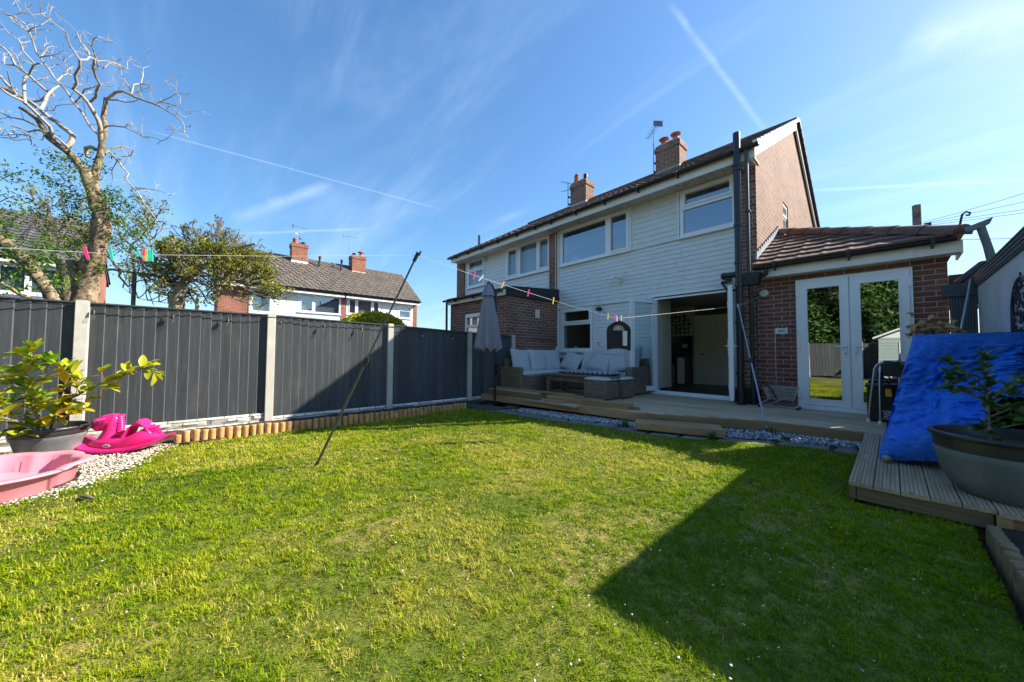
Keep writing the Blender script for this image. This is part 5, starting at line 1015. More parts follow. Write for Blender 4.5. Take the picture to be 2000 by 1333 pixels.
mb = MB(); mb.prism([(1.26, 7.8), (5.5, 7.8), (5.5, 13.0), (3.4, 13.0), (1.26, 8.0)], -1.3, 2.28, 'z'); shade_block = mb.build('garage', 'brick_wall', fixn=True); tag(shade_block, 'unseen brick block added beyond the right edge to shade the lawn', 'garage'); mb = MB(); mb.prism([(1.26, 7.8), (5.5, 7.8), (5.5, 13.0), (3.4, 13.0), (1.26, 8.0)], 2.282, 2.33, 'z'); mb.build('roof', 'far_roof_low', shade_block, fixn=True)  # out of view block, added only to close the shadow on the lawn
# metal pole leaning there
mb = MB(); mb.tube([(.56, 6.95, .18), (.70, 7.25, .98)], .013, 10); mb.tube([(.50, 6.85, -.87), (.56, 6.95, .18)], .013, 10); tag(mb.build('leaning_pole', 'pole_pale', smooth=40), 'thin grey metal pole leaning against the dark ribbed screen', 'pole')
# decorative arch
tr = thing('wall_trellis', 'black lacy arched metal panel hung on the white wall', 'wall decoration', (.73, 5.0, 0))
mb = MB(); yc, zc, rw = 5.05, .40, .33
arch = [(.735, yc + rw, -.55)] + [(.735, yc + rw * math.cos(t), zc - .05 + rw * .95 * math.sin(t)) for t in np.linspace(0, math.pi, 14)] + [(.735, yc - rw, -.55)]
mb.tube(arch, .012, 8); mb.tube([(.735, yc + rw, -.55), (.735, yc - rw, -.55)], .012, 8); mb.build('frame', 'black_metal', tr, smooth=40)
mb = MB(); rr = random.Random(3)
for i in range(150):
    y = yc + rr.uniform(-rw, rw) * .95; z = rr.uniform(-.53, zc + rw * .85)
    if z > zc and ((y - yc) / rw) ** 2 + ((z - zc) / rw) ** 2 > .8: continue
    t0 = rr.uniform(0, 6.28); q = rr.uniform(.022, .05); mb.tube([(.735, y + q * math.cos(t0 + k * .7) * (1 - k * .09), z + q * math.sin(t0 + k * .7) * (1 - k * .09)) for k in range(7)], .0065, 5)
mb.build('scrollwork', 'black_metal', tr, smooth=40)

# ================================================================== behind the camera: what the glass doors reflect
# ================================================================== fence
FX = -6.33
POST = [(-4.64, .58), (-2.83, .60), (-1.02, .588), (.79, .582), (2.63, .545), (4.43, .49), (5.74, .46)]
fence = thing('garden_fence', 'dark grey boarded fence with concrete posts on pale stone courses', 'fence', (-6.33, .8, -1.1))
for i, (y, zt) in enumerate(POST):
    mb = MB(); mb.box(FX - .05, FX + .075, y - .052, y + .052, -1.3, zt - .012); mb.prism([(y - .052, zt - .012), (y + .052, zt - .012), (y + .038, zt), (y - .038, zt)], FX - .045, FX + .07, 'x')
    mb.build('post', 'concrete_post', fence, bevel=.008, fixn=True)
for i in range(len(POST) - 1):
    (ya, za), (yb, zb) = POST[i], POST[i + 1]; a, b = ya + .052, yb - .052; n = max(6, int(round((b - a) / .108))); mb = MB(); mb.rnd = []
    bz0, bz1 = (-.90, -.955) if i == 2 else ((-.955, -.97) if i == 3 else (-.97, -.965))
    if i < 2: bz0 = bz1 = -.90
    for k in range(n):
        y0 = a + (b - a) * k / n; y1 = a + (b - a) * (k + 1) / n + .012; t = (k + .5) / n; zt = za + (zb - za) * t - .03 + random.uniform(-.006, .006); zb_ = bz0 + (bz1 - bz0) * t
        q = len(mb.f); off = random.uniform(-.002, .002)
        # feather edge board: thick edge towards the house
        k0 = len(mb.v)
        for z in (zb_, zt): mb.v += [(FX + .004, y0, z), (FX + .008 + off, y0, z), (FX + .028 + off, y1 - .006, z), (FX + .022 + off, y1, z), (FX + .004, y1, z)]
        for f in ((0, 1, 2, 3, 4), (9, 8, 7, 6, 5), (1, 6, 7, 2), (3, 8, 9, 4), (0, 5, 6, 1), (0, 4, 9, 5), (2, 7, 8, 3)): mb.face(*[k0 + j for j in f])
        mb.rnd += [random.random()] * (len(mb.f) - q - 1) + [1.6]  # last face (chamfer) toned lighter to paint the sunlight caught along the edge
    q = len(mb.f)
    zt = (za + zb) / 2 - .03; k0 = len(mb.v)
    mb.beam((FX - .02, a, za - .06), (FX - .02, b, zb - .06), .04, .05); mb.beam((FX + .012, a, za - .024), (FX + .012, b, zb - .024), .055, .016)
    mb.rnd += [.4] * (len(mb.f) - q)
    pn = mb.build('fence_panel', 'fence_stain', fence, fixn=True)
for i in range(len(POST) - 1):             # stone faced gravel boards, two courses of irregular blocks
    (ya, _), (yb, _) = POST[i], POST[i + 1]; a, b = ya + .053, yb - .053; mb = MB(); rr = random.Random(i)
    top = -.905 if i <= 2 else -.968
    for c in range(3):
        z1 = top - c * .098; z0 = z1 - .091; y = a - (c % 2) * .12
        while y < b:
            w = rr.uniform(.24, .46); y0 = max(a, y); y1 = min(b, y + w - .008)
            if y1 - y0 > .02:
                nn = 7; P = []
                for r_ in range(4):
                    t = r_ / 3; P.append([(FX + .045 + (rr.uniform(-.012, .020) if 0 < r_ < 3 and 0 < s_ < nn - 1 else -.012), y0 + (y1 - y0) * s_ / (nn - 1), z0 + (z1 - z0) * t) for s_ in range(nn)])
                mb.grid([p[::-1] for p in P][::-1])
            y += w
    mb.box(FX - .02, FX + .032, a, b, -1.3, top - .002); mb.build('stone_course', 'stone_course', fence, smooth=25, fixn=True)

# festoon lights along the top
fl = thing('festoon_lights', 'black festoon cable with clear bulbs along the fence top', 'string lights', (-6.27, 2, .5))
def ftop(y):
    for (a, b) in zip(POST[:-1], POST[1:]):
        if a[0] <= y <= b[0]: return a[1] + (b[1] - a[1]) * (y - a[0]) / (b[0] - a[0])
    return POST[-1][1]
mb = MB(); cp = []
for y in np.linspace(-2.6, 5.6, 110): cp.append((FX + .055 + .03 * abs(math.sin(y * 2.9)), y, ftop(y) - .055 - .022 * abs(math.sin(y * 3.4 + .4))))
cp += [(-6.38, 5.75, .42), (-6.41, 6.2, .40), (-6.42, 6.8, .39), (-6.42, 7.4, .36), (-6.44, 7.55, .2)]
mb.tube(cp, .0055, 6); mb.build('cable', 'black_plastic', fl, smooth=60)
BY = [-1.62, -.93, -.27, .28, .90, 1.50, 2.09, 3.25, 3.95, 4.55, 5.15, 6.35, 6.95]
def bulb(y, x, z, tl):
    mb = MB(); M = Matrix.Translation((x, y, z)) @ Matrix.Rotation(tl, 4, 'Y')
    mb.tube([(0, 0, 0), (0, 0, -.045)], .004, 6); mb.lathe([(.006, -.03), (.014, -.045), (.0165, -.06), (.0165, -.088), (.012, -.09)], (0, 0, 0), 12)
    mb.xf(0, M); h = mb.build('lamp_holder', 'black_plastic', fl, smooth=40)
    g = MB(); g.lathe([(.011, -.088), (.016, -.10), (.0225, -.118), (.019, -.138), (.008, -.149), (0, -.151)], (0, 0, 0), 14); g.xf(0, M); g.build('bulb', 'bulb_glass', h, smooth=60)
for y in BY:
    if y < 5.7: bulb(y, FX + .085, ftop(y) - .075, random.uniform(-.3, .05))
    else: bulb(y, -6.42, .395, 0)

# ================================================================== log edging
def edging(name, label, pts, m, r=.036, h=.16, zt0=None):
    e = thing(name, label, 'edging', tuple(pts[0])); P = [Vector(p) for p in pts]; seg = [0]
    for a, b in zip(P[:-1], P[1:]): seg.append(seg[-1] + (b - a).length)
    n = int(seg[-1] / (2 * r + .004))
    for i in range(n):
        s = (i + .5) * (2 * r + .004); k = max(j for j in range(len(seg)) if seg[j] <= s); k = min(k, len(P) - 2)
        p = P[k].lerp(P[k + 1], (s - seg[k]) / (seg[k + 1] - seg[k])); zt = p.z + random.uniform(-.008, .008) - (.03 if i == 0 else 0)
        mb = MB(); M = Matrix.Translation((p.x, p.y, zt - h)) @ Matrix.Rotation(random.uniform(-.03, .03), 4, 'X') @ Matrix.Rotation(random.uniform(-.03, .03), 4, 'Y') @ Matrix.Translation((0, 0, h - zt))
        rr_ = r * random.uniform(.93, 1.0)
        mb.lathe([(rr_, zt - h), (rr_ * 1.0, zt - .012), (rr_ * .94, zt - .003), (rr_ * .85, zt), (0, zt + .001)], (0, 0, 0), 14, sx=random.uniform(.94, 1.02)); mb.xf(0, M)
        mb.build('log', m, e, smooth=50, uv=False)
edging('log_edging', 'row of short orange brown log stakes between lawn and fence', [(-5.70, -.20, -.945), (-5.56, .8, -.945), (-5.53, 2.3, -.95), (-5.62, 3.95, -.965)], 'log_wood', .0375, .22)
edging('log_edging', 'row of greyish log stakes running forward from the raised platform', [(.352, 3.30, -.915), (.350, 3.0, -.91), (.362, 2.6, -.90), (.375, 1.9, -.895)], 'log_olive', .029, .17)

# ================================================================== decking
DZ = -.875
deck = thing('timber_deck', 'weathered timber deck in front of the open doors', 'decking', (-3, 6, -1.0))
front = [(-6.02, 4.56), (-2.60, 4.88), (-1.10, 5.60), (-.20, 5.64)]
def fy(x):
    for (a, b) in zip(front[:-1], front[1:]):
        if a[0] <= x <= b[0]: return a[1] + (b[1] - a[1]) * (x - a[0]) / (b[0] - a[0])
    return 5.64
y = 7.58; k = 0
while y > 4.5:
    y0 = y - .116; x = -6.1; mb = MB()
    # board runs along x; clip at the front line
    segs = [(-6.15, .52)] if y > 5.7 else None
    if segs is None:
        # x where the front line is below this board
        xs = [xx for xx in np.linspace(-6.02, -.2, 400) if fy(xx) + .03 < y0 + .02]
        if not xs: break
        segs = [(min(xs), max(xs))]
    for (a, b) in segs:
        cut = a + random.uniform(1.2, 3.5)
        for (p, q) in ((a, cut - .002), (cut, b)):
            if q > p: mb.box(p, q, y0, y, DZ - .026, DZ + random.uniform(-.0012, .0012))
    mb.build('deck_board', 'deck_wood', deck, bevel=.003); y -= .121; k += 1
mb = MB(); mb.prism([(p[0], p[1] + .035) for p in front] + [(.5, 5.68), (.5, 7.5), (-6.1, 7.5)], DZ - .12, DZ - .0275, 'z'); mb.build('joists', 'old_timber', deck, fixn=True)
for i, (a, b) in enumerate(zip(front[:-1], front[1:])):     # grooved fascia
    a = Vector((a[0], a[1], 0)); b = Vector((b[0], b[1], 0)); mb = MB(); ng = 8
    mb.beam(a + Vector((0, .016, DZ - .060)), b + Vector((0, .016, DZ - .060)), .026, .120)
    if i > 0:
        for g in range(ng): mb.beam(a + Vector((0, -.0015, DZ - .010 - g * .0145)), b + Vector((0, -.0015, DZ - .010 - g * .0145)), .006, .0085)
    o = mb.build('fascia_board', 'new_timber' if i == 0 else 'new_timber', deck)
# raised platform on the right
plat = thing('timber_platform', 'grooved timber platform carrying the blue tarpaulin and big pot', 'decking', (.3, 4.5, -1.0))
x = -.222; i = 0
while x < 2.0:
    y0 = 3.37 - (.0 if x < .37 else .02) + random.uniform(-.004, .004); mb = MB(); z0 = DZ + .004; w = .118; ng = 6; step = w / ng; pr = [(x, z0 - .026)]
    for g in range(ng):
        a = x + g * step; pr += [(a + .0012, z0), (a + step - .0046, z0), (a + step - .0038, z0 - .005), (a + step - .0006, z0 - .005)]
    pr += [(x + w, z0 - .026)]
    mb.prism(pr[::1], y0, 5.62, 'y'); mb.build('deck_board', 'platform_wood', plat, fixn=True); x += .1215; i += 1
mb = MB(); mb.box(-.185, .372, 3.385, 3.42, -.99, DZ - .023); mb.box(-.222, -.187, 3.376, 5.6, -.985, DZ - .023); mb.build('fascia_board', 'old_timber', plat, bevel=.003)
mb = MB(); mb.box(.378, .43, 3.36, 3.41, -1.02, DZ - .024); mb.box(.432, 2.0, 3.40, 3.43, -.99, DZ - .024); mb.build('fascia_board', 'new_timber', plat)
mb = MB(); mb.box(-.15, 2.0, 3.45, 5.55, -1.1, DZ - .06); mb.build('joists', 'old_timber', plat)
# steps and loose timber
mb = MB(); mb.prism([(-2.45, 4.60), (-2.33, 4.34), (-1.36, 4.70), (-1.52, 5.02)], -1.0, -.905, 'z'); tag(mb.build('step_sleeper', 'new_timber', bevel=.006, fixn=True), 'thick timber plank used as a step below the deck', 'step')
def plank(a, b, w, h, label, m='new_timber'):
    mb = MB(); mb.beam(a, b, w, h); tag(mb.build('timber_plank', m, bevel=.003), label, 'plank', 'loose timber stacked along the deck edge')
plank((-5.92, 4.66, DZ + .055), (-4.46, 4.78, DZ + .055), .045, .105, 'dark stained board on edge at the left end of the deck front', 'old_timber')
plank((-5.88, 4.72, DZ + .116), (-4.55, 4.83, DZ + .112), .14, .016, 'thin board lying on top of the dark stained board')
plank((-6.0, 4.95, DZ + .12), (-4.5, 5.12, DZ + .11), .09, .035, 'long board behind the parasol pole on the timber stack')
plank((-6.0, 5.02, DZ + .06), (-4.4, 5.2, DZ + .05), .12, .08, 'thick timber below the long board by the parasol')
plank((-4.30, 4.72, DZ + .024), (-3.92, 4.75, DZ + .024), .075, .044, 'short offcut on the deck edge with its cut end showing')
plank((-4.30, 4.86, DZ + .024), (-2.78, 5.03, DZ + .024), .07, .044, 'lower of the two front lengths of timber on the deck')
plank((-4.36, 4.87, DZ + .070), (-2.76, 5.04, DZ + .070), .07, .044, 'upper of the two front lengths of timber on the deck')
plank((-4.40, 4.96, DZ + .024), (-2.68, 5.14, DZ + .024), .06, .044, 'back length of timber at deck level, longest on the right')
plank((-4.45, 4.97, DZ + .072), (-2.80, 5.16, DZ + .070), .085, .030, 'flat board on the back of the timber stack')
plank((-4.42, 5.10, DZ + .105), (-4.0, 5.14, DZ + .105), .17, .035, 'short wide block laid on top of the timber stack')
plank((-3.98, 5.10, DZ + .100), (-3.72, 5.06, DZ + .105), .09, .02, 'small splintered offcut on the timber stack beside the wide block')
plank((-3.75, 5.05, DZ + .100), (-3.3, 5.12, DZ + .095), .05, .018, 'narrow batten at the right of the timber stack top')
mb = MB(); mb.tube([(-5.98, 4.62, -1.05), (-5.99, 4.66, -.43)], .016, 8); tag(mb.build('wooden_stake', 'old_timber', smooth=40), 'upright wooden stake at the left end of the deck', 'stake')

# ================================================================== paving and stones
mb = MB(); rr = random.Random(8)
edge = [(-5.45, 4.16), (-4.4, 4.22), (-3.45, 4.20), (-3.0, 4.40), (-2.35, 4.38), (-1.55, 4.58), (-1.25, 4.74), (-.72, 4.96), (-.24, 5.08)]
def ey(x):
    for a, b in zip(edge[:-1], edge[1:]):
        if a[0] <= x <= b[0]: return a[1] + (b[1] - a[1]) * (x - a[0]) / (b[0] - a[0])
    return edge[-1][1]
x = -5.45
while x < -.3:
    w = rr.uniform(.34, .62); x1 = min(x + w - .03, -.25); z = lawn_z(x) + .012; d = rr.uniform(.16, .26)
    mb.prism([(x + rr.uniform(0, .03), ey(x) - .10), ((x + x1) / 2, ey((x + x1) / 2) - .12), (x1, ey(x1) - .09), (x1 - .02, ey(x1) + d * .8), ((x + x1) / 2, ey(x) + d + .04), (x + .02, ey(x) + d)], z - .04, z, 'z'); x += w
struct(mb.build('path', 'concrete_slab', bevel=.006, fixn=True))
def chips(name, mat, pts, size, seed, flat_=.55):
    rs = np.random.RandomState(seed); n = len(pts)
    base = np.array([(1, 0, 0), (-1, 0, 0), (0, 1, 0), (0, -1, 0), (0, 0, 1), (0, 0, -1)], float)
    F = np.array([(0, 2, 4), (2, 1, 4), (1, 3, 4), (3, 0, 4), (2, 0, 5), (1, 2, 5), (3, 1, 5), (0, 3, 5)])
    P = np.array(pts); sc = size * rs.uniform(.5, 1.25, (n, 1, 1)) * rs.uniform(.55, 1.2, (n, 6, 1)); an = rs.uniform(0, 6.28, n); c, s = np.cos(an), np.sin(an)
    B = base[None] * sc; B[:, :, 2] *= flat_; B[:, :, 0] *= 1.25
    X = B[:, :, 0] * c[:, None] - B[:, :, 1] * s[:, None]; Y = B[:, :, 0] * s[:, None] + B[:, :, 1] * c[:, None]; tz = rs.uniform(-.5, .5, (n, 1)); Z = B[:, :, 2] + X * tz
    V = np.stack([X, Y, Z], 2) + P[:, None, :]
    fr = fast_mesh(name, mat, V.reshape(-1, 3), (F[None] + (np.arange(n) * 6)[:, None, None]).reshape(-1, 3), np.repeat(rs.rand(n), 8))
    return fr
def fast_mesh(name, mat, V, F, rnd=None, smooth=False, parent=None):
    me = bpy.data.meshes.new(name); nf, k = F.shape
    if parent is not None: V = V - np.array(ORG.get(parent.name, Vector((0, 0, 0))))
    me.vertices.add(len(V)); me.vertices.foreach_set('co', V.astype(np.float32).ravel())
    me.loops.add(nf * k); me.loops.foreach_set('vertex_index', F.astype(np.int32).ravel())
    me.polygons.add(nf); me.polygons.foreach_set('loop_start', (np.arange(nf) * k).astype(np.int32))
    if smooth: me.polygons.foreach_set('use_smooth', [True] * nf)
    me.materials.append(MATS[mat]); me.update(calc_edges=True)
    if rnd is not None: at = me.attributes.new('rnd', 'FLOAT', 'FACE'); at.data.foreach_set('value', rnd.astype(np.float32))
    o = bpy.data.objects.new(name, me); COL.objects.link(o)
    if parent is not None: o.parent = parent; ORG[o.name] = ORG[parent.name]
    return o
pts = []
rs = np.random.RandomState(3)
while len(pts) < 6500:
    x = rs.uniform(-4.9, -.24); t = rs.rand() ** .8; ya = ey(x) + .17; yb = fy(x) + .10
    if x < -4.4 and rs.rand() < .5: continue
    y = ya + (yb - ya) * t
    if -2.45 < x < -1.4 and y < 4.3 + (x + 2.4) * .4 + .3: continue
    pts.append((x, y, lawn_z(x) + .004 + rs.uniform(0, .018)))
struct(chips('gravel', 'grey_chips', pts, .016, 1), 'stuff')
mb = MB(); mb.poly([(x_, y_, lawn_z(x_) - .006) for x_, y_ in [(-6.2, 3.9), (-5.6, 4.0), (-3, 4.2), (-.25, 4.95), (-.25, 5.75), (-2.4, 5.1), (-6.2, 4.8)]]); struct(mb.build('gravel_bed', 'soil', fixn=True))
GP = [(-5.75, -.16), (-5.3, -.34), (-4.85, -.44), (-4.45, -.58), (-4.2, -.76), (-3.95, -1.2), (-4.3, -2.6), (-6.3, -2.6), (-6.3, -.1)]
pts = []
while len(pts) < 13000:
    x = rs.uniform(-6.3, -3.9); y = rs.uniform(-2.2, -.1)
    if ((x + 4.62) / .56) ** 2 + ((y + 1.30) / .58) ** 2 < 1: continue
    if in_poly(np.array([x]), np.array([y]), GP)[0]: pts.append((x, y, lawn_z(x) + .006 + rs.uniform(0, .012)))
for i in range(380):
    k = rs.randint(0, 5); a = np.array(GP[k]); b = np.array(GP[k + 1]); p = a + (b - a) * rs.rand() + rs.normal(0, .05, 2); pts.append((p[0], p[1], lawn_z(p[0]) + .012))
struct(chips('gravel', 'buff_chips', pts, .0112, 2), 'stuff')
mb = MB(); mb.poly([(p[0], p[1], lawn_z(p[0]) - .004) for p in GP]); struct(mb.build('gravel_bed', 'soil', fixn=True))
# petals and clover heads scattered on the shaded lawn
pts = []
while len(pts) < 620:
    x = rs.uniform(-5.3, .2); y = rs.uniform(-1, 4.6)
    if not in_poly(np.array([x]), np.array([y]), LAWN)[0]: continue
    if rs.rand() < (.9 if x > -1.1 else .12): pts.append((x, y, float(lz_np(x)) + .026 + rs.uniform(0, .012)))
o = chips('fallen_petals', 'white_chips', pts, .0052, 9, .35); struct(o, 'stuff')

# ================================================================== grass
def grass(name, poly, dens_fn, hfn, seed, zoff=0.0, extra=None):
    rs = np.random.RandomState(seed); xs = [p[0] for p in poly]; ys = [p[1] for p in poly]
    A = (max(xs) - min(xs)) * (max(ys) - min(ys)); n = int(A * 36000)
    x = rs.uniform(min(xs), max(xs), n); y = rs.uniform(min(ys), max(ys), n); keep = in_poly(x, y, poly)
    d = np.hypot(x, y)
    # only ground the camera can plausibly see, generous to the sides
    ang = (-.741 * x + .672 * y) > .25; keep &= ang; keep &= rs.rand(n) < dens_fn(d) / 36000.
    x, y, d = x[keep], y[keep], d[keep]; n = len(x)
    def vn(sc, sd, octv=4):
        """value noise in -1..1"""
        t = np.zeros(n); amp = 1.0; tot = 0
        for o_ in range(octv):
            g = np.random.RandomState(sd + o_ * 13).uniform(-1, 1, (64, 64)); X = x * sc + 200 + sd * 3.7; Y = y * sc + 200; xi = np.floor(X).astype(int); yi = np.floor(Y).astype(int); fx = X - xi; fy_ = Y - yi; fx = fx * fx * (3 - 2 * fx); fy_ = fy_ * fy_ * (3 - 2 * fy_)
            v = (g[xi % 64, yi % 64] * (1 - fx) + g[(xi + 1) % 64, yi % 64] * fx) * (1 - fy_) + (g[xi % 64, (yi + 1) % 64] * (1 - fx) + g[(xi + 1) % 64, (yi + 1) % 64] * fx) * fy_
            t += v * amp; tot += amp; amp *= .62; sc *= 2.13
        return t / tot * 1.5
    patch = vn(1.1, 3); clump = vn(9.0, 7, 3); tuft_ = vn(22.0, 17, 2)
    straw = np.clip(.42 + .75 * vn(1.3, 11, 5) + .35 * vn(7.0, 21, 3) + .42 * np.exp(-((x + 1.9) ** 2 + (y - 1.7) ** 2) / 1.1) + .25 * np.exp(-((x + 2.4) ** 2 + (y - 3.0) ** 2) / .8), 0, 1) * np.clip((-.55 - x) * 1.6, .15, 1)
    h = hfn(d) * rs.uniform(.35, 1.35, n) ** 1.2 * (1 + .45 * clump) * (1 + .50 * tuft_) * (1 + .20 * patch); h = np.maximum(h, .005); w = (.0010 + .0010 * d.clip(0, 7)) * rs.uniform(.6, 1.4, n) * .52
    a = rs.uniform(0, 6.283, n) * .62 + 4.0 * clump + 3 * tuft_; lean = rs.uniform(.10, 1.25, n) * h; dx, dy = np.cos(a), np.sin(a); px, py = -dy, dx
    z0 = lz_np(x) + .012 * np.sin(2.1 * x + 1.3 * y) * np.sin(1.7 * y - .8 * x + 1) + .006 * np.sin(5.3 * x + 2) * np.sin(4.7 * y + .5) + zoff - .004
    def pt(t, wd, zz): return np.stack([x + dx * lean * t * t + px * wd, y + dy * lean * t * t + py * wd, z0 + zz], 1)
    V = np.stack([pt(0, -w, 0 * h), pt(0, w, 0 * h), pt(.55, w * .9, h * .6), pt(.55, -w * .9, h * .6), pt(1, w * .05, h * np.sqrt(np.clip(1 - (lean / h / 1.6) ** 2, .2, 1))), pt(1, -w * .05, h * np.sqrt(np.clip(1 - (lean / h / 1.6) ** 2, .2, 1)))], 1)
    F = (np.array([(0, 1, 2, 3), (3, 2, 4, 5)])[None] + (np.arange(n) * 6)[:, None, None]).reshape(-1, 4)
    r = rs.rand(n); col = np.clip(.40 + .22 * patch + .20 * clump + rs.normal(0, .13, n), 0, .80)
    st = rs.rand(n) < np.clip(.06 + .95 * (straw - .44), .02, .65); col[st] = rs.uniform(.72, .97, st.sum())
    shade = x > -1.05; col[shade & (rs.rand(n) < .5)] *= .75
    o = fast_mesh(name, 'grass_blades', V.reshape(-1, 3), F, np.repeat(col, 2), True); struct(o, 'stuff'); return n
ng = grass('grass', LAWN, lambda d: np.interp(d, [.8, 1.6, 3, 5, 8, 12], [36000, 33000, 19000, 9000, 4000, 1800]), lambda d: np.interp(d, [1, 8], [.0165, .026]), 21)
# ================================================================== trees and shrubs beyond the fence
def leaves(mb_list, centers, n, spread, size, seed, aspect=.5, bias=0.0):
    """scatter leaf quads round the centres; returns V, F, rnd arrays"""
    rs = np.random.RandomState(seed); C = np.array([c[:3] for c in centers]); Rr = np.array([c[3] for c in centers]); wgt = Rr ** 2; wgt = wgt / wgt.sum()
    k = rs.choice(len(C), n, p=wgt); g = rs.normal(0, 1, (n, 3)); g /= np.linalg.norm(g, axis=1)[:, None]; rad = rs.rand(n, 1) ** .55
    P = C[k] + g * rad * Rr[k][:, None] * spread
    d = rs.normal(0, 1, (n, 3)) + g * .6; d /= np.linalg.norm(d, axis=1)[:, None]; s = np.cross(d, rs.normal(0, 1, (n, 3))); s /= np.linalg.norm(s, axis=1)[:, None]; nn = np.cross(d, s)
    L_ = size * rs.uniform(.55, 1.35, (n, 1)); W = L_ * aspect
    V = np.stack([P - d * L_ * .5, P + s * W * .5 + nn * L_ * .08, P + d * L_ * .5, P - s * W * .5 + nn * L_ * .08], 1).reshape(-1, 3)
    F = (np.arange(n) * 4)[:, None] + np.array([[0, 1, 2, 3]])
    return V, F, np.clip(rs.rand(n) * .9 + bias, 0, 1)
def twigs(starts, seed, depth=3, spread=.6, upb=.35, fork=3, shrink=.66, n=5, rmin=.004):
    rr = random.Random(seed); out = []
    def go(p, d, l, r, k):
        q = p; ps = [q]
        for i in range(3):
            d = (d + Vector((rr.uniform(-1, 1), rr.uniform(-1, 1), rr.uniform(-1, 1))) * .28 + Vector((0, 0, upb * .25))).normalized(); q = q + d * (l / 3); ps.append(q)
        rs_ = [max(rmin, r * (1 - .12 * i)) for i in range(4)]; out.append((ps, rs_, k))
        if k > 0:
            for j in range(fork if rr.random() > .3 else fork - 1):
                nd = (d + Vector((rr.uniform(-1, 1), rr.uniform(-1, 1), rr.uniform(-.5, 1))) * spread + Vector((0, 0, upb * .4))).normalized(); go(ps[rr.choice((2, 3, 3))], nd, l * shrink * rr.uniform(.8, 1.15), max(rmin, r * .66), k - 1)
    for (p, d, l, r) in starts: go(Vector(p), Vector(d).normalized(), l, r, depth)
    return out
def rough_tube(mb, br, n=22, amp=.16, seed=0, step=.05):
    from mathutils import noise as mn2
    P = [Vector(p[:3]) for p in br]; Rd = [p[3] for p in br]; out = []; rad = []
    for i in range(len(P) - 1):
        k = max(1, int((P[i + 1] - P[i]).length / step))
        for j in range(k): t = j / k; out.append(P[i].lerp(P[i + 1], t)); rad.append(Rd[i] + (Rd[i + 1] - Rd[i]) * t)
    out.append(P[-1]); rad.append(Rd[-1]); k0 = len(mb.v); mb.tube(out, rad, n)
    for i in range(len(out)):
        for j in range(n):
            q = Vector(mb.v[k0 + i * n + j]); d = q - out[i]
            a = mn2.noise(Vector((q.x * 9, q.y * 9, q.z * 3.2 + seed))) * amp + abs(mn2.noise(Vector((q.x * 22, q.y * 22, q.z * 6 + seed)))) * amp * 1.1 + mn2.noise(q * 2.2) * amp * .7
            mb.v[k0 + i * n + j] = tuple(out[i] + d * (1 + a))
def tube_branches(mb, brs, n=7, scale=1.0):
    for b in brs: mb.tube([p[:3] for p in b], [max(.0035, p[3] * .86) * scale for p in b], n)

# the tall bare tree with an ivy covered trunk
t1 = thing('bare_tree', 'tall twisted bare tree with ivy on its trunk behind the left fence', 'tree', (TREE1[0][0][0], TREE1[0][0][1], -1.2))
mb = MB(); b0 = TREE1[0]; lo = [[b0[0][0], b0[0][1], -1.3, b0[0][3] * 1.3]] + [list(p) for p in b0]
trunk = [[p[0], p[1], p[2], p[3] * .80] for p in lo]; rough_tube(mb, trunk, 26, .26); tube_branches(mb, TREE1[1:3], 12); mb.build('trunk', 'bark', t1, smooth=60)
mb = MB(); tube_branches(mb, TREE1[3:], 7, 1.0)
st = []; rr = random.Random(5)
for b in TREE1[3:]:
    for i in range(1, len(b), 1):
        if b[i][3] < .035 and rr.random() < .85: st.append((b[i][:3], (rr.uniform(-1, 1), rr.uniform(-1, 1), rr.uniform(-.3, 1)), rr.uniform(.06, .26), .005))
for ps, rs_, k in twigs(st, 6, 1, .8, .1, 2, .6, rmin=.0028): mb.tube(ps, rs_, 5)
mb.build('branches', 'bark_pale', t1, smooth=60)
def px3(i): return TREE1[0][i]
cen = []; T = TREE1[0]; rr = random.Random(9)
for p in T[3:]:
    cen.append((p[0] + rr.uniform(-.2, .2), p[1] + rr.uniform(-.2, .2), p[2] + rr.uniform(-.1, .1), .30))
    if p[2] > 1.7 and rr.random() < .9: cen.append((p[0] + rr.uniform(-.45, .45), p[1] + rr.uniform(-.55, .55), p[2] + rr.uniform(-.2, .15), .34))
for q in TREE1[2][:4]: cen.append((q[0], q[1], q[2], .30))
ivy = []
for c in cen:
    for j in range(3): ivy.append((c[0] + rr.gauss(0, .16), c[1] + rr.gauss(0, .22), c[2] + rr.gauss(0, .13), c[3] * rr.uniform(.3, .62)))
# sprays of foliage either side of the trunk
S0 = Vector(T[-4][:3])
for (dy, dz) in ((-.8, .35), (-.55, .05), (-.95, -.25), (.55, -.1), (.75, .1), (1.0, -.35), (.6, -.55), (-.7, -.65), (-.35, -.9), (.9, -.8), (.3, .25)):
    for k in range(5): f = .35 + .65 * k / 4; ivy.append((S0.x + dy * f * .5 + rr.uniform(-.1, .1), S0.y + dy * f * .85, S0.z + dz * f - .15, .15))
mid = thing
V, F, r_ = leaves(None, ivy, 4300, .95, .055, 3, .40); fast_mesh('ivy', 'leaf_ivy', V, F, r_, parent=t1)

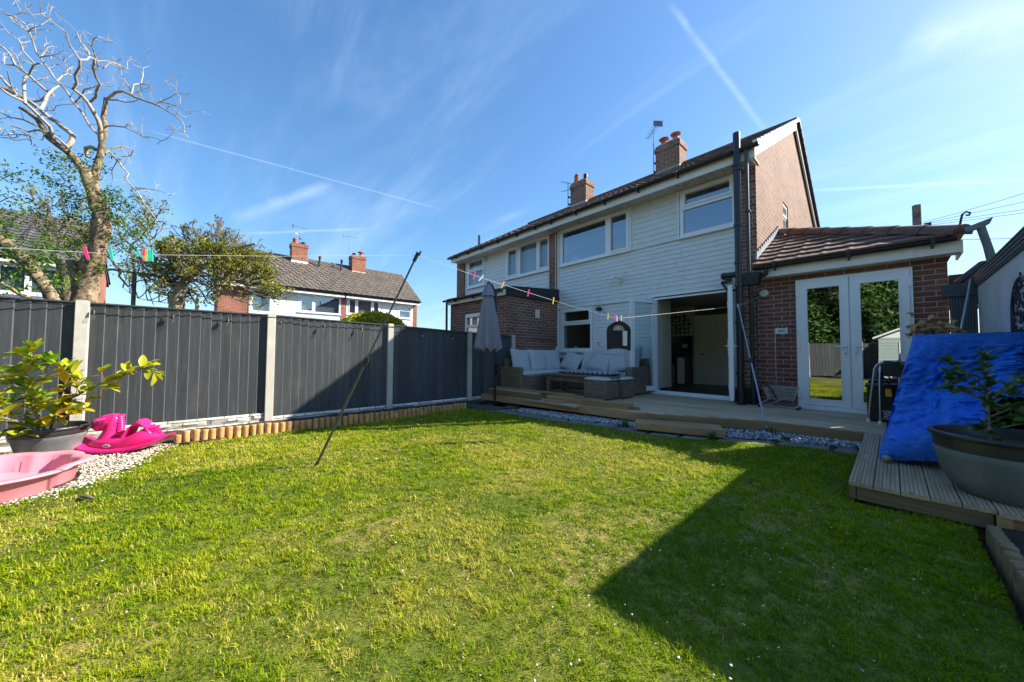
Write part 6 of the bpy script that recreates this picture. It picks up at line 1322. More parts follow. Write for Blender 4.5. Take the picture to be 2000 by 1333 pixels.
sp = MB(); tube_branches(sp, [[[STUMP[0][0][0], STUMP[0][0][1], -1.3, STUMP[0][0][3]]] + STUMP[0]], 14); tag(sp.build('tree_stump', 'bark_dark', smooth=50), 'thick dark sawn off stump beside the ivy covered tree', 'tree stump')
lt = thing('leaning_tree', 'rough barked tree leaning left across the top of the fence', 'tree', (LEFTT[0][0][0], LEFTT[0][0][1], -1.2))
mb = MB(); rough_tube(mb, [[LEFTT[0][0][0], LEFTT[0][0][1] + .1, -1.3, LEFTT[0][0][3]]] + LEFTT[0], 22, .2, 3); mb.build('trunk', 'bark', lt, smooth=60)
mb = MB(); tube_branches(mb, LEFTT[2:], 6); mb.build('branches', 'bark_dark', lt, smooth=60)
cen = []; rr = random.Random(12)
for b in LEFTT[2:]:
    for p in b: cen.append((p[0] + rr.uniform(-.15, .15), p[1] + rr.uniform(-.2, .2), p[2] + rr.uniform(-.1, .1), rr.uniform(.10, .2)))
for p in LEFTT[0][2:]:
    for j in range(3): cen.append((p[0] + rr.uniform(-.3, .3), p[1] + rr.uniform(-.4, .4), p[2] + rr.uniform(-.1, .32), rr.uniform(.10, .22)))
for p in LEFTT[0]: cen.append((p[0] + rr.uniform(-.2, .1), p[1] + rr.uniform(-.4, .2), p[2] + rr.uniform(-.35, .3), rr.uniform(.08, .18)))
V, F, r_ = leaves(None, cen, 1900, 1.05, .062, 8, .42); fast_mesh('foliage', 'leaf_ivy', V, F, r_, parent=lt)
mb = MB(); tube_branches(mb, [LEFTT[1]], 9); tag(mb.build('cut_branch', 'cut_wood', smooth=50), 'pale sawn branch lying just behind the fence at the far left', 'branch')

# pollarded tree with a dense domed crown
t2 = thing('pollarded_tree', 'round headed pollarded tree with yellow green leaves right of the bare tree', 'tree', (TREE2[0][0][0], TREE2[0][0][1], -1.2))
mb = MB(); b0 = TREE2[0]; rough_tube(mb, [[b0[0][0], b0[0][1], -1.3, b0[0][3] * 1.2]] + b0, 22, .14, 5); rough_tube(mb, TREE2[1], 18, .12, 6); rough_tube(mb, TREE2[3], 16, .12, 7); tube_branches(mb, [TREE2[5], TREE2[6]], 9); mb.build('trunk', 'bark_pale', t2, smooth=60)
def P8(px, py, d):   # helper constant frame for the crown volume (world units)
    v = (fw + rt * ((px - 1000) / 672.) - up * ((py - 666.5) / 672.)) * d; return v
crown_c = P8(430, 553, 8.7); mb = MB(); tube_branches(mb, [TREE2[2]] + TREE2[4:5] + TREE2[7:9], 8)
st = []; rr = random.Random(21)
for i in range(190):                       # limbs radiating out to the dome
    a = rr.uniform(0, 6.283); e = rr.uniform(-.35, 1.5) if i % 3 else rr.uniform(-.3, .5); d = Vector((math.cos(a) * math.cos(e), math.sin(a) * math.cos(e), math.sin(e)))
    f = rr.uniform(.25, .62); st.append((crown_c + Vector((d.x * 1.42 * f, d.y * 1.42 * f, d.z * 1.5 * f - .05)), d + Vector((0, 0, .12)), rr.uniform(.26, .42), .015))
tw = twigs(st, 22, 3, .62, .16, 3, .62, rmin=.005)
for ps, rs_, k in tw: mb.tube(ps, rs_, 5, cap=False)
mb.build('branches', 'bark_dark', t2, smooth=60)
cen = [(ps[-1].x, ps[-1].y, ps[-1].z, .10) for ps, rs_, k in tw if k <= 1 and ps[-1].z < crown_c.z + .95]
cen += [(ps[-1].x, ps[-1].y, ps[-1].z, .045) for ps, rs_, k in tw if k == 0]
V, F, r_ = leaves(None, cen, 17500, 1.2, .052, 9, .62); fast_mesh('foliage', 'leaf_shrub', V, F, r_, parent=t2)
# lower spreading branches, left part
t3 = thing('spreading_tree', 'low spreading branches with sparse fresh leaves in front of the bare trunk', 'tree', (TREE2[9][0][0], TREE2[9][0][1], -1.2))
mb = MB(); tube_branches(mb, TREE2[9:], 7, 1.1); st = []; rr = random.Random(31)
for b in TREE2[9:]:
    for i in range(1, len(b)):
        if rr.random() < .95:
            for _ in range(2): st.append((b[i][:3], (rr.uniform(-.8, .8), rr.uniform(-.9, .9), rr.uniform(.1, 1.1)), rr.uniform(.22, .42), .013))
mb.tube([TREE2[9][0][:3], (TREE2[9][0][0], TREE2[9][0][1], -1.3)], .04, 8)
tw3 = twigs(st, 33, 2, .6, .5, 2, .68, rmin=.0045)
for ps, rs_, k in tw3: mb.tube(ps, rs_, 5, cap=False)
mb.build('branches', 'bark_dark', t3, smooth=60)
cen = [(ps[-1].x, ps[-1].y, ps[-1].z, .09) for ps, rs_, k in tw3]; V, F, r_ = leaves(None, cen, 4300, 1.0, .055, 19, .55); fast_mesh('foliage', 'leaf_shrub', V, F, r_ * .75, parent=t3)
# clipped golden hedge dome
hd = thing('clipped_bush', 'rounded clipped golden green bush showing over the fence', 'bush', (-12.2, 4.5, -1.2))
rs = np.random.RandomState(4); n = 15000; a = rs.uniform(0, 6.283, n); e = np.arcsin(rs.uniform(0, 1, n)); rd = 1 - .12 * rs.rand(n) ** 2; lump = 1 + .035 * np.sin(a * 9) * np.sin(e * 11)
C = np.array([-12.2, 4.5, .42]); Pp = C + np.stack([np.cos(a) * np.cos(e) * 1.32, np.sin(a) * np.cos(e) * 1.32, np.sin(e) * 1.0], 1) * (rd * lump)[:, None]
V, F, r_ = leaves(None, [(p[0], p[1], p[2], .03) for p in Pp[:6000]], 16000, 1.0, .075, 6, .7); fast_mesh('foliage', 'leaf_hedge', V, F, r_, parent=hd)
mb = MB(); mb.lathe([(1.1, -1.2), (1.2, .3), (1.12, .7), (.8, 1.1), (.4, 1.25), (0, 1.3)], (-12.2, 4.5, 0), 28); mb.build('inner_growth', 'bark_dark', hd, smooth=60)

# ================================================================== behind the camera (seen in the glass doors)
cb = thing('conifer_hedge', 'tall dark conifer hedge reflected in the glass doors', 'hedge', (-2.5, -9.2, -1.1))
rs = np.random.RandomState(14); cen = []
for i in range(900): x = rs.uniform(-11, 6); z = rs.uniform(-.2, 6.2) ; cen.append((x, -8.6 + .5 * math.sin(x * 1.9 + z) + rs.uniform(-.5, .3) + .10 * z, z + .4 * math.sin(x * 1.3), .42))
V, F, r_ = leaves(None, cen, 42000, 1.0, .20, 15, .4); fast_mesh('foliage', 'leaf_conifer', V, F, r_, parent=cb)
mb = MB(); mb.box(-11, 6, -9.9, -9.3, -1.1, 6.2); mb.build('inner_growth', 'bag_black', cb)
rfn = thing('rear_fence', 'grey boarded rear fence with concrete post behind the lawn', 'fence', (-2.5, -6.9, -1.1))
mb = MB(); mb.rnd = []
for i in range(110): mb.box(-6.3 + i * .108, -6.3 + i * .108 + .1, -6.94, -6.92, -.95, .55); mb.rnd += [random.random()] * 6
mb.build('fence_panel', 'fence_stain', rfn)
for x in (-4.5, -2.7, -.9, .9, 2.7): mb = MB(); mb.box(x - .05, x + .05, -6.94, -6.82, -1.2, .62); mb.build('post', 'concrete_post', rfn)
sh = thing('garden_shed', 'small sage plastic shed with white double doors behind the lawn', 'shed', (1.2, -5.8, -1.0))
mb = MB(); clad_rows(mb, -.35, 1.65, -1.0, .75, -5.0, .12, [(.2, 1.2, -1.0, .55)], .015, 1); mb.box(-.35, 1.65, -6.6, -5.02, -1.0, .75); mb.build('wall', 'shed_sage', sh, fixn=True)
mb = MB(); mb.prism([(-.5, .72), (.65, 1.25), (1.8, .72), (1.8, .66), (.65, 1.18), (-.5, .66)], -6.7, -4.85, 'y'); mb.prism([(-.35, .7), (.65, 1.17), (1.65, .7)], -5.03, -4.98, 'y'); mb.build('roof', 'shed_white', sh, fixn=True)
for a, b in ((.21, .69), (.71, 1.19)): mb = MB(); mb.plate(a, b, -.98, .54, -4.99, -4.95, [(a + .1, b - .1, -.3, .4)], 'y'); mb.build('door', 'shed_white', sh)
# ================================================================== outdoor furniture on the deck
def cushion(mb, c, sx, sy, sz, M=None, puff=.35, n=10, seed=0):
    """soft pillow: superellipsoid box, thinner towards the edges"""
    k = mb.mark(); rr = random.Random(seed); ph = rr.uniform(0, 6)
    for side in (1, -1):
        P = []
        for i in range(n + 1):
            row = []
            for j in range(n + 1):
                u = -1 + 2 * i / n; v = -1 + 2 * j / n
                e = (1 - abs(u) ** 3.2) * (1 - abs(v) ** 3.2); pin = 1 - .05 * (1 - abs(u)) * abs(v) ** 4 - .05 * (1 - abs(v)) * abs(u) ** 4
                z = side * (sz / 2) * ((1 - puff) * min(1, e * 6) + puff * e) + .006 * math.sin(7 * u + ph) * math.sin(5 * v + ph) * e
                row.append((u * sx / 2 * pin, v * sy / 2 * pin, z))
            P.append(row if side > 0 else row[::-1])
        mb.grid(P)
    MM = Matrix.Translation(Vector(c)) @ (M or Matrix.Identity(4)); mb.xf(k, MM); return mb
SG = 'cushions of the rattan corner sofa'
sofa = thing('corner_sofa', 'L shaped woven rattan sofa in the deck corner against fence and house', 'sofa', (-5.6, 6.6, DZ))
mb = MB(); mb.box(-6.26, -5.57, 5.30, 5.40, DZ + .02, -.305); mb.build('armrest', 'rattan_end', sofa, bevel=.012)
mb = MB(); mb.box(-6.20, -5.60, 5.402, 7.50, DZ + .02, -.545); mb.build('seat_base', 'rattan', sofa, bevel=.01)
mb = MB(); mb.box(-6.26, -6.16, 5.402, 7.52, DZ + .02, -.12); mb.build('backrest', 'rattan', sofa, bevel=.012)
mb = MB(); mb.box(-5.598, -3.82, 6.92, 7.50, DZ + .02, -.545); mb.build('seat_base', 'rattan', sofa, bevel=.01)
mb = MB(); mb.box(-6.15, -3.70, 7.42, 7.55, DZ + .02, -.10); mb.build('backrest', 'rattan', sofa, bevel=.012)
mb = MB(); mb.box(-3.80, -3.64, 6.66, 7.41, DZ + .02, -.27); mb.build('armrest', 'rattan', sofa, bevel=.03)
def cush(label, c, sx, sy, sz, M=None, puff=.35, seed=0, m='cushion', nm='cushion'):
    mb = MB(); cushion(mb, c, sx, sy, sz, M, puff, 12, seed); tag(mb.build(nm, m, smooth=70, fixn=True), label, 'cushion', SG)
rot = lambda a, ax: Matrix.Rotation(R(a), 4, ax)
cush('pale seat cushion on the left wing of the sofa behind the armrest', (-5.86, 5.98, -.47), .60, 1.12, .15, puff=.12, seed=1)
cush('pale seat cushion filling the sofa corner', (-5.86, 6.86, -.47), .60, .62, .15, puff=.12, seed=2)
cush('long pale seat cushion along the house wall behind the table', (-4.72, 7.10, -.47), 1.72, .58, .15, puff=.12, seed=3)
for i, (y, lb) in enumerate(((5.72, 'upright back cushion nearest the parasol on the left wing'), (6.30, 'middle upright back cushion on the left wing of the sofa'), (6.86, 'upright back cushion of the left wing nearest the house'))):
    cush(lb, (-6.00, y, -.17), .56, .58, .17, rot(-3 + 2 * i, 'X') @ rot(74, 'Y') @ rot(90, 'Z'), seed=5 + i)
cush('scatter cushion leaning into the corner beneath the kitchen window', (-5.62, 7.20, -.19), .60, .50, .16, rot(62, 'X') @ rot(-13, 'Z'), seed=11)
cush('back cushion half hidden between two leaning ones under the window', (-5.10, 7.28, -.17), .50, .52, .14, rot(70, 'X') @ rot(6, 'Z'), seed=12)
cush('large square cushion leaning in the middle of the back row', (-4.72, 7.16, -.19), .62, .48, .16, rot(60, 'X') @ rot(-12, 'Z'), seed=13)
cush('smaller tilted cushion right of the large square one', (-4.24, 7.12, -.22), .44, .42, .15, rot(58, 'X') @ rot(16, 'Z'), seed=14)
cush('tall pale cushion against the right armrest by the open door', (-3.93, 7.20, -.10), .44, .66, .20, rot(-14, 'Z') @ rot(76, 'X'), seed=15)
table = thing('rattan_table', 'rectangular rattan coffee table standing inside the corner sofa', 'table', (-4.5, 6.25, DZ))
mb = MB(); mb.box(-5.46, -3.62, 5.86, 6.62, -.485, -.445); mb.build('tabletop', 'rattan', table, bevel=.008)
mb = MB(); mb.box(-5.34, -3.72, 5.92, 6.56, -.60, -.487); mb.build('apron', 'rattan', table)
for (x, y) in ((-5.30, 5.96), (-3.76, 5.96), (-5.30, 6.52), (-3.76, 6.52)): mb = MB(); mb.box(x - .045, x + .045, y - .04, y + .04, DZ + .003, -.602); mb.build('leg', 'rattan', table, bevel=.008)
# patterned rolled pad
m_, nt, p, o = new_mat('patterned_fabric')
sp3 = nt.nodes.new('ShaderNodeSeparateXYZ'); L(nt, objc(nt), sp3.inputs[0])
sx_ = math_(nt, 'SINE', math_(nt, 'MULTIPLY', sp3.outputs[0], 52.0)); sy_ = math_(nt, 'SINE', math_(nt, 'MULTIPLY', sp3.outputs[1], 52.0))
pat = math_(nt, 'ABSOLUTE', math_(nt, 'ADD', sx_, sy_))
L(nt, ramp(nt, pat, [(.20, (.62, .64, .66)), (.34, (.15, .18, .22))]), p.inputs['Base Color']); p.inputs['Roughness'].default_value = .9
mb = MB(); cushion(mb, (-4.45, 6.30, -.395), 1.46, .46, .10, rot(-1, 'Z'), .25, 14, 4); tag(mb.build('bench_pad', 'patterned_fabric', smooth=70, fixn=True), 'long grey and white patterned pad lying on the rattan table', 'cushion')
def stool(x, y, lab, cl, s):
    t = thing('footstool', lab, 'stool', (x, y, DZ), 'rattan footstools beside the table'); w = .27
    mb = MB(); mb.box(x - w, x + w, y - .21, y + .21, DZ + .025, -.535); mb.build('base', 'rattan', t, bevel=.01)
    mb = MB()
    for a in (-1, 1):
        for b in (-1, 1): mb.box(x + a * (w - .04) - .02, x + a * (w - .04) + .02, y + b * .17 - .02, y + b * .17 + .02, DZ + .002, DZ + .024)
    mb.build('feet', 'black_plastic', t)
    mb = MB(); cushion(mb, (x, y, -.495), .55, .43, .09, None, .15, 10, s); tag(mb.build('cushion', 'cushion', smooth=70, fixn=True), cl, 'cushion', SG)
stool(-3.87, 5.90, 'square rattan footstool nearest the timber stack', 'thin pale pad on the nearer rattan footstool', 31); stool(-3.80, 6.36, 'second rattan footstool half hidden behind the nearer one', 'thin pale pad on the footstool behind', 32)

# ================================================================== parasol
par = thing('parasol', 'closed lilac grey cantilever parasol at the left end of the deck', 'parasol', (-5.5, 4.45, -1.1))
mb = MB()
for (dx, dy) in ((-.24, .10), (.16, -.16), (-.12, -.22), (.22, .16)): mb.lathe([(.30, 0), (.315, .01), (.315, .045), (.29, .06), (0, .06)], (-5.52 + dx, 4.50 + dy, -1.10 + (.002 if dx > 0 else 0)), 28)
mb.build('base_weight', 'stone_base', par, smooth=40)
mb = MB(); mb.tube([(-5.45, 4.48, -1.05), (-5.45, 4.48, 1.30)], .028, 12); mb.build('pole', 'black_metal', par, smooth=40)
mb = MB(); mb.tube([(-5.45, 4.48, 1.25), (-5.50, 4.42, 1.42), (-5.56, 4.38, 1.46)], .018, 8); mb.lathe([(.05, 0), (.045, .05), (.02, .08), (0, .085)], (-5.56, 4.38, 1.40), 14); mb.build('arm', 'black_metal', par, smooth=40)
mb = MB(); mb.box(-5.42, -5.36, 4.45, 4.53, -.42, -.20); mb.tube([(-5.36, 4.47, -.34), (-5.31, 4.46, -.36), (-5.30, 4.44, -.42)], .02, 8); mb.lathe([(.05, -.03), (.05, .03)], (-5.36, 4.47, -.34), 14, 'x'); mb.build('crank', 'black_plastic', par, smooth=40)
mb = MB(); P = []; nf = 96
for k, (z, r) in enumerate(((1.44, .035), (1.40, .075), (1.22, .125), (1.18, .15))):
    P.append([(-5.56 + r * math.cos(2 * math.pi * j / nf) * (1 + .10 * math.cos(8 * 2 * math.pi * j / nf)), 4.38 + r * math.sin(2 * math.pi * j / nf) * (1 + .10 * math.cos(8 * 2 * math.pi * j / nf)), z - .012 * math.cos(8 * 2 * math.pi * j / nf) * (k == 3)) for j in range(nf + 1)])
mb.grid([r[::-1] for r in P]); mb.build('vent', 'canopy', par, smooth=80)
mb = MB(); P = []
for z, r, am in ((1.20, .10, .05), (1.0, .135, .09), (.75, .165, .13), (.5, .19, .17), (.3, .215, .20), (.15, .235, .22), (.10, .24, .24)):
    row = []
    for j in range(nf + 1):
        t = 2 * math.pi * j / nf; f = 1 + am * math.cos(8 * t + .4 * math.sin(3 * t) + z * .8) + .03 * math.sin(16 * t + 2)
        row.append((-5.56 + r * math.cos(t) * f, 4.38 + r * math.sin(t) * f, z + (.035 * math.cos(8 * t) if z < .14 else 0)))
    P.append(row)
low = [[(-5.56 + (p[0] + 5.56) * s, 4.38 + (p[1] - 4.38) * s, p[2] + dz) for p in P[-1]] for s, dz in ((.93, -.03), (.7, .03), (.3, .1))]
mb.grid([r[::-1] for r in P + low]); mb.build('canopy', 'canopy', par, smooth=80)

# ================================================================== washing line
lineP = [(-3.75, -2.4, .42), (-3.418, -.865, .588), (-3.34, -.50, .615), (-3.286, -.26, .640), (-3.13, .45, .737), (-2.906, 1.454, .898), (-2.77, 2.06, .768), (-2.639, 2.63, .664), (-2.50, 3.2, .560), (-2.378, 3.77, .478), (-2.345, 3.92, .460), (-2.325, 4.01, .465), (-2.1, 5.0, .595), (-1.9, 5.9, .715), (-1.709, 6.70, .834), (-1.662, 6.90, .892), (-1.55, 7.38, 1.05)]
mb = MB(); mb.tube(lineP, .0017, 6); tag(mb.build('washing_line', 'line_white', smooth=60), 'thin pale washing line sagging across the whole garden', 'washing line')
def line_at(y):
    for a, b in zip(lineP[:-1], lineP[1:]):
        if a[1] <= y <= b[1]: t = (y - a[1]) / (b[1] - a[1]); return Vector(a).lerp(Vector(b), t)
    return Vector(lineP[-1])
PG = 'plastic clothes pegs on the washing line'; ax_ = Vector((.22, .975, 0))
def peg(y, col, tilt, label, dz=0, open_=.10, flip=0):
    c = line_at(y); t = thing('clothes_peg', label, 'peg', tuple(c), PG); s = Vector((-.975, .22, 0))
    for k in (-1, 1):
        mb = MB(); n = 6; u = Vector((0, 0, 1))
        prof = [(-.044, .0016, .0045), (-.026, .0014, .0060), (-.004, .0012, .0062), (.008, .0026, .0055), (.018, .0016, .0055), (.036, .0026 + .012 * open_, .0045)]
        for (z0, o0, h0), (z1, o1, h1) in zip(prof[:-1], prof[1:]):
            a = Vector((k * (o0 + h0 / 2 - .001), 0, z0)); b = Vector((k * (o1 + h1 / 2 - .001), 0, z1)); mb.beam(a, b, .0100, (h0 + h1) / 2, (k, 0, 0))
        M = Matrix.Translation(c) @ Matrix.Rotation(math.atan2(ax_.y, ax_.x), 4, 'Z') @ Matrix.Rotation(tilt, 4, 'Y'); mb.xf(0, M); mb.build('peg_half', col, t)
    mb = MB(); mb.tube([M @ Vector((-.008, -.003, .008)), M @ Vector((.008, -.003, .008)), M @ Vector((.008, .003, .008)), M @ Vector((-.008, .003, .008))], .0016, 5); mb.build('spring', 'grey_metal', t)
peg(-.541, 'peg_pink', R(-14), 'pink peg at the far left of the line in front of the bare tree')
peg(-.436, 'peg_teal', R(-10), 'single upright teal peg between the pink peg and the peg cluster')
peg(-.315, 'peg_teal', R(-55), 'teal peg hanging at a steep slant left of the peg cluster')
peg(-.291, 'peg_pink', R(1), 'pink peg at the left of the tight cluster by the pollarded tree')
peg(-.279, 'peg_yellow', R(0), 'yellow peg inside the tight cluster by the pollarded tree')
peg(-.267, 'peg_teal', R(0), 'teal peg directly right of the yellow one in the cluster')
peg(-.255, 'peg_teal', R(-4), 'teal peg ending the right side of the tight cluster')
peg(2.006, 'peg_pink', R(12), 'pink peg above and left of the parasol tip'); peg(2.083, 'peg_white', R(38), 'pale blue slanting peg beside the parasol tip'); peg(2.322, 'peg_yellow', R(24), 'yellow peg just right of the parasol in front of the flat roof')
peg(2.629, 'peg_pink', R(12), 'pink peg against the flat roof edge next door'); peg(2.95, 'peg_yellow', R(10), 'large yellow peg in front of the brick corner next door', open_=.2)
peg(3.656, 'peg_blue', R(12), 'pale blue peg between kitchen window and peg bag', open_=.25); peg(3.773, 'peg_yellow', R(6), 'yellow peg a little left of the peg bag')
peg(3.885, 'peg_pink', R(2), 'pink peg over the left shoulder of the peg bag'); peg(3.925, 'peg_white', R(-4), 'white peg over the middle of the peg bag'); peg(3.965, 'peg_blue', R(0), 'dark blue peg holding the peg bag'); peg(4.00, 'peg_white', R(-6), 'whitish peg at the right of the peg bag pegs')
peg(6.699, 'peg_pink', R(-8), 'pink peg at the top of the far prop'); peg(6.90, 'peg_blue', R(-12), 'blue peg between the far prop and the white reel')
def prop(foot, top, label, m):
    f = Vector(foot); t = Vector(top); o = thing('line_prop', label, 'clothes prop', tuple(f)); mid_ = f.lerp(t, .50)
    mb = MB(); mb.tube([f, mid_], .0115, 12); mb.build('lower_tube', m, o, smooth=40); mb = MB(); mb.tube([mid_, t], .0085, 12); mb.build('upper_tube', m, o, smooth=40)
    d = (t - f).normalized(); mb = MB(); mb.tube([mid_ - d * .045, mid_ + d * .035], .021, 12); mb.tube([mid_ + Vector((-.03, -.01, .0)), mid_ + Vector((.03, .01, .0))], .008, 8); mb.build('clamp', 'black_plastic', o, smooth=40)
    mb = MB(); mb.tube([t - d * .07, t + d * .02], .0165, 10); mb.beam(t + Vector((.008, .012, -.01)), t + d * .035 + Vector((.01, .015, 0)), .01, .012); mb.build('hook_end', 'black_plastic' if m == 'pole_metal' else 'pole_pale', o, smooth=40)
    mb = MB(); mb.tube([f - d * .03, f + d * .04], .0155, 10); mb.build('foot_cap', 'black_plastic', o, smooth=40)
prop((-3.62, .83, -1.06), (-2.906, 1.454, .905), 'dark adjustable clothes prop leaning on the near lawn', 'pole_metal')
prop((-1.12, 5.545, -1.0), (-1.715, 6.68, .835), 'pale adjustable clothes prop standing in front of the deck', 'pole_pale')
# peg bag
pb = thing('peg_bag', 'black clothes peg bag with half round opening and paper tag', 'peg bag', (-2.335, 3.96, .45))
px_ = Vector((.672, .741, 0)).normalized(); q_ = Vector((-.741, .672, 0)).normalized(); C0 = Vector((-2.335, 3.96, .20))
def PBp(u, v, w=0): return C0 + px_ * u + Vector((0, 0, v)) + q_ * w
outl = [(-.148, -.145), (-.150, 0), (-.152, .10), (-.140, .150), (-.10, .185), (-.05, .215), (0, .232), (.05, .215), (.10, .185), (.138, .150), (.150, .10), (.148, 0), (.146, -.155), (.10, -.138), (0, -.128), (-.10, -.132)]
hole = [(-.080, .105), (-.070, .140), (-.045, .168), (0, .180), (.045, .168), (.070, .140), (.080, .105)]
mb = MB()
for w, fl_ in ((-.012, 0), (.022, 1)):
    if fl_: mb.poly([PBp(u, v, w) for u, v in outl])
    else:
        lower = [(-.148, -.145), (-.1, -.132), (0, -.128), (.1, -.138), (.146, -.155), (.148, 0), (.150, .105), (.080, .105), (-.080, .105), (-.152, .105), (-.150, 0)]
        upper = [(-.152, .105), (-.080, .105)] + hole[1:-1] + [(.080, .105), (.150, .105), (.138, .150), (.10, .185), (.05, .215), (0, .232), (-.05, .215), (-.10, .185), (-.140, .150)]
        mb.poly([PBp(u, v, w) for u, v in lower]); mb.poly([PBp(u, v, w) for u, v in upper])
n = len(outl)
for i in range(n): a, b = outl[i], outl[(i + 1) % n]; mb.poly([PBp(a[0], a[1], -.012), PBp(b[0], b[1], -.012), PBp(b[0], b[1], .022), PBp(a[0], a[1], .022)])
mb.build('bag', 'bag_black', pb, fixn=True)
mb = MB(); mb.poly([PBp(u, v, .012) for u, v in hole]); mb.build('lining', 'soffit_old', pb)
mb = MB(); a, b, c, d = (PBp(.042, -.085, -.016), PBp(.098, -.09, -.020), PBp(.100, .095, -.018), PBp(.044, .10, -.015)); mb.poly([a, b, c, d]); mb.poly([PBp(.048, -.09, -.0185), PBp(.092, -.095, -.0225), PBp(.098, .02, -.021), PBp(.046, .03, -.019)]); mb.build('paper_tag', 'paper', pb)
mb = MB(); mb.tube([PBp(-.10, .185), PBp(0, .225), PBp(.10, .185)], .005, 6); mb.tube([PBp(0, .225), PBp(0, .26)], .003, 6); mb.build('hanger', 'grey_metal', pb)
# ================================================================== left side: pot plant, rocking horse, shell pool
GZ = -1.09
def pot(name, label, c, r0, r1, h, mb_body, mb_rim, band=.085, cat='plant pot', bulge=0.0):
    t = thing(name, label, cat, c)
    z = c[2]; mb = MB()
    mb.lathe([(r0 * .95, .0), (r0, .012), (r0 + (r1 - r0) * (.16 + bulge * .6), h * .10), (r0 + (r1 - r0) * (.35 + bulge), h * .30), (r0 + (r1 - r0) * (.62 + bulge * .7), h * .60), (r0 + (r1 - r0) * (.80 + bulge * .2), h - band - .02), (r1 * .915, h - band)], c, 56); mb.build('pot_body', mb_body, t, smooth=50)
    mb = MB(); mb.lathe([(r1 * .925, h - band), (r1 * .945, h - band + .004), (r1 * .955, h - .035), (r1 * 1.0, h - .030), (r1 * 1.015, h - .018), (r1 * 1.0, h - .004), (r1 * .97, h), (r1 * .93, h - .004), (r1 * .90, h - .03), (r1 * .88, h - .12)], c, 56); mb.build('rim', mb_rim, t, smooth=50)
    mb = MB(); P = []
    for i in range(9):
        rr_ = r1 * .885 * i / 8; P.append([(c[0] + rr_ * math.cos(a), c[1] + rr_ * math.sin(a), z + h - .075 + .012 * math.sin(9 * a + i) * (i / 8)) for a in np.linspace(0, 2 * math.pi, 37)])
    mb.grid(P); mb.build('compost', 'soil', t, smooth=60); return t
lp = pot('plant_pot', 'large dark grey plastic pot holding the laurel bush by the fence', (-5.74, -1.10, GZ), .170, .268, .335, 'pot_grey', 'pot_rim')
def stems_to_plant(t, stems, leafL, leafW, n_per, mat, seed, lobes=False, droop=.25, tipn=5, stem_m='bark_dark', dens=None, twig_l=(.05, .14)):
    mb = MB(); rr = random.Random(seed); V = []; F = []; rnd = []
    def leaf(p, d, L_, tone):
        d = d.normalized(); side = d.cross(Vector((0, 0, 1)));
        if side.length < .1: side = d.cross(Vector((1, 0, 0)))
        side.normalize(); nrm = side.cross(d).normalized(); tw = rr.uniform(-.8, .8); side, nrm = side * math.cos(tw) + nrm * math.sin(tw), nrm * math.cos(tw) - side * math.sin(tw)
        W = leafW * rr.uniform(.8, 1.15); k = len(V); m = 6 if not lobes else 11
        for i in range(m + 1):
            t_ = i / m; w = W * .5 * (math.sin(math.pi * min(1, t_ * .92 + .04)) ** .75)
            if lobes: w *= (1.25 if i % 2 else .55)
            c = p + d * (L_ * t_) + nrm * (-droop * L_ * t_ * t_ + .0) + nrm * .0; V.extend([tuple(c - side * w + nrm * w * .28), tuple(c), tuple(c + side * w + nrm * w * .28)])
        for i in range(m):
            a = k + i * 3; F.extend([(a, a + 1, a + 4, a + 3), (a + 1, a + 2, a + 5, a + 4)]); rnd.extend([tone, tone])
    for si, (pts, r0, r1_) in enumerate(stems):
        P = [Vector(p) for p in pts]; mb.tube(P, [r0 + (r1_ - r0) * i / (len(P) - 1) for i in range(len(P))], 7)
        tone0 = rr.random()
        for i in range(len(P) - 1):
            sg = P[i + 1] - P[i]; k = max(1, int(sg.length * n_per * (1 if i > 0 else .3)))
            for j in range(k):
                p = P[i].lerp(P[i + 1], (j + rr.random()) / k); d = sg.normalized() * rr.uniform(.2, .9) + Vector((rr.uniform(-1, 1), rr.uniform(-1, 1), rr.uniform(-.4, .8)))
                if rr.random() < .35:
                    q = p + d.normalized() * rr.uniform(*twig_l); mb.tube([p, q], [.003, .002], 5)
                    for _ in range(3): leaf(q, d.normalized() + Vector((rr.uniform(-1, 1), rr.uniform(-1, 1), rr.uniform(-.6, .7))), leafL * rr.uniform(.6, 1.1), min(1, max(0, tone0 * .4 + rr.random() * .6)))
                else: leaf(p, d, leafL * rr.uniform(.55, 1.1), min(1, max(0, tone0 * .45 + rr.random() * .55)))
        for j in range(tipn): leaf(P[-1], (P[-1] - P[-2]).normalized() + Vector((rr.uniform(-.7, .7), rr.uniform(-.7, .7), rr.uniform(-.35, .6))), leafL * rr.uniform(.7, 1.15), min(1, tone0 * .5 + rr.random() * .4))
    mb.build('stem', stem_m, t, smooth=60); fast_mesh('leaves', mat, np.array(V), np.array(F), np.array(rnd), True, parent=t)
def at(px, py, d):       # author-time style constant: point at distance d along a direction
    return fw * d + rt * ((px - 1000) / 672. * d) - up * ((py - 666.5) / 672. * d)
pl = thing('laurel_bush', 'laurel bush with yellow and green oval leaves in the left pot', 'plant', (-5.66, -1.10, GZ + .2))
LB = (-5.66, -1.10, GZ + .22)
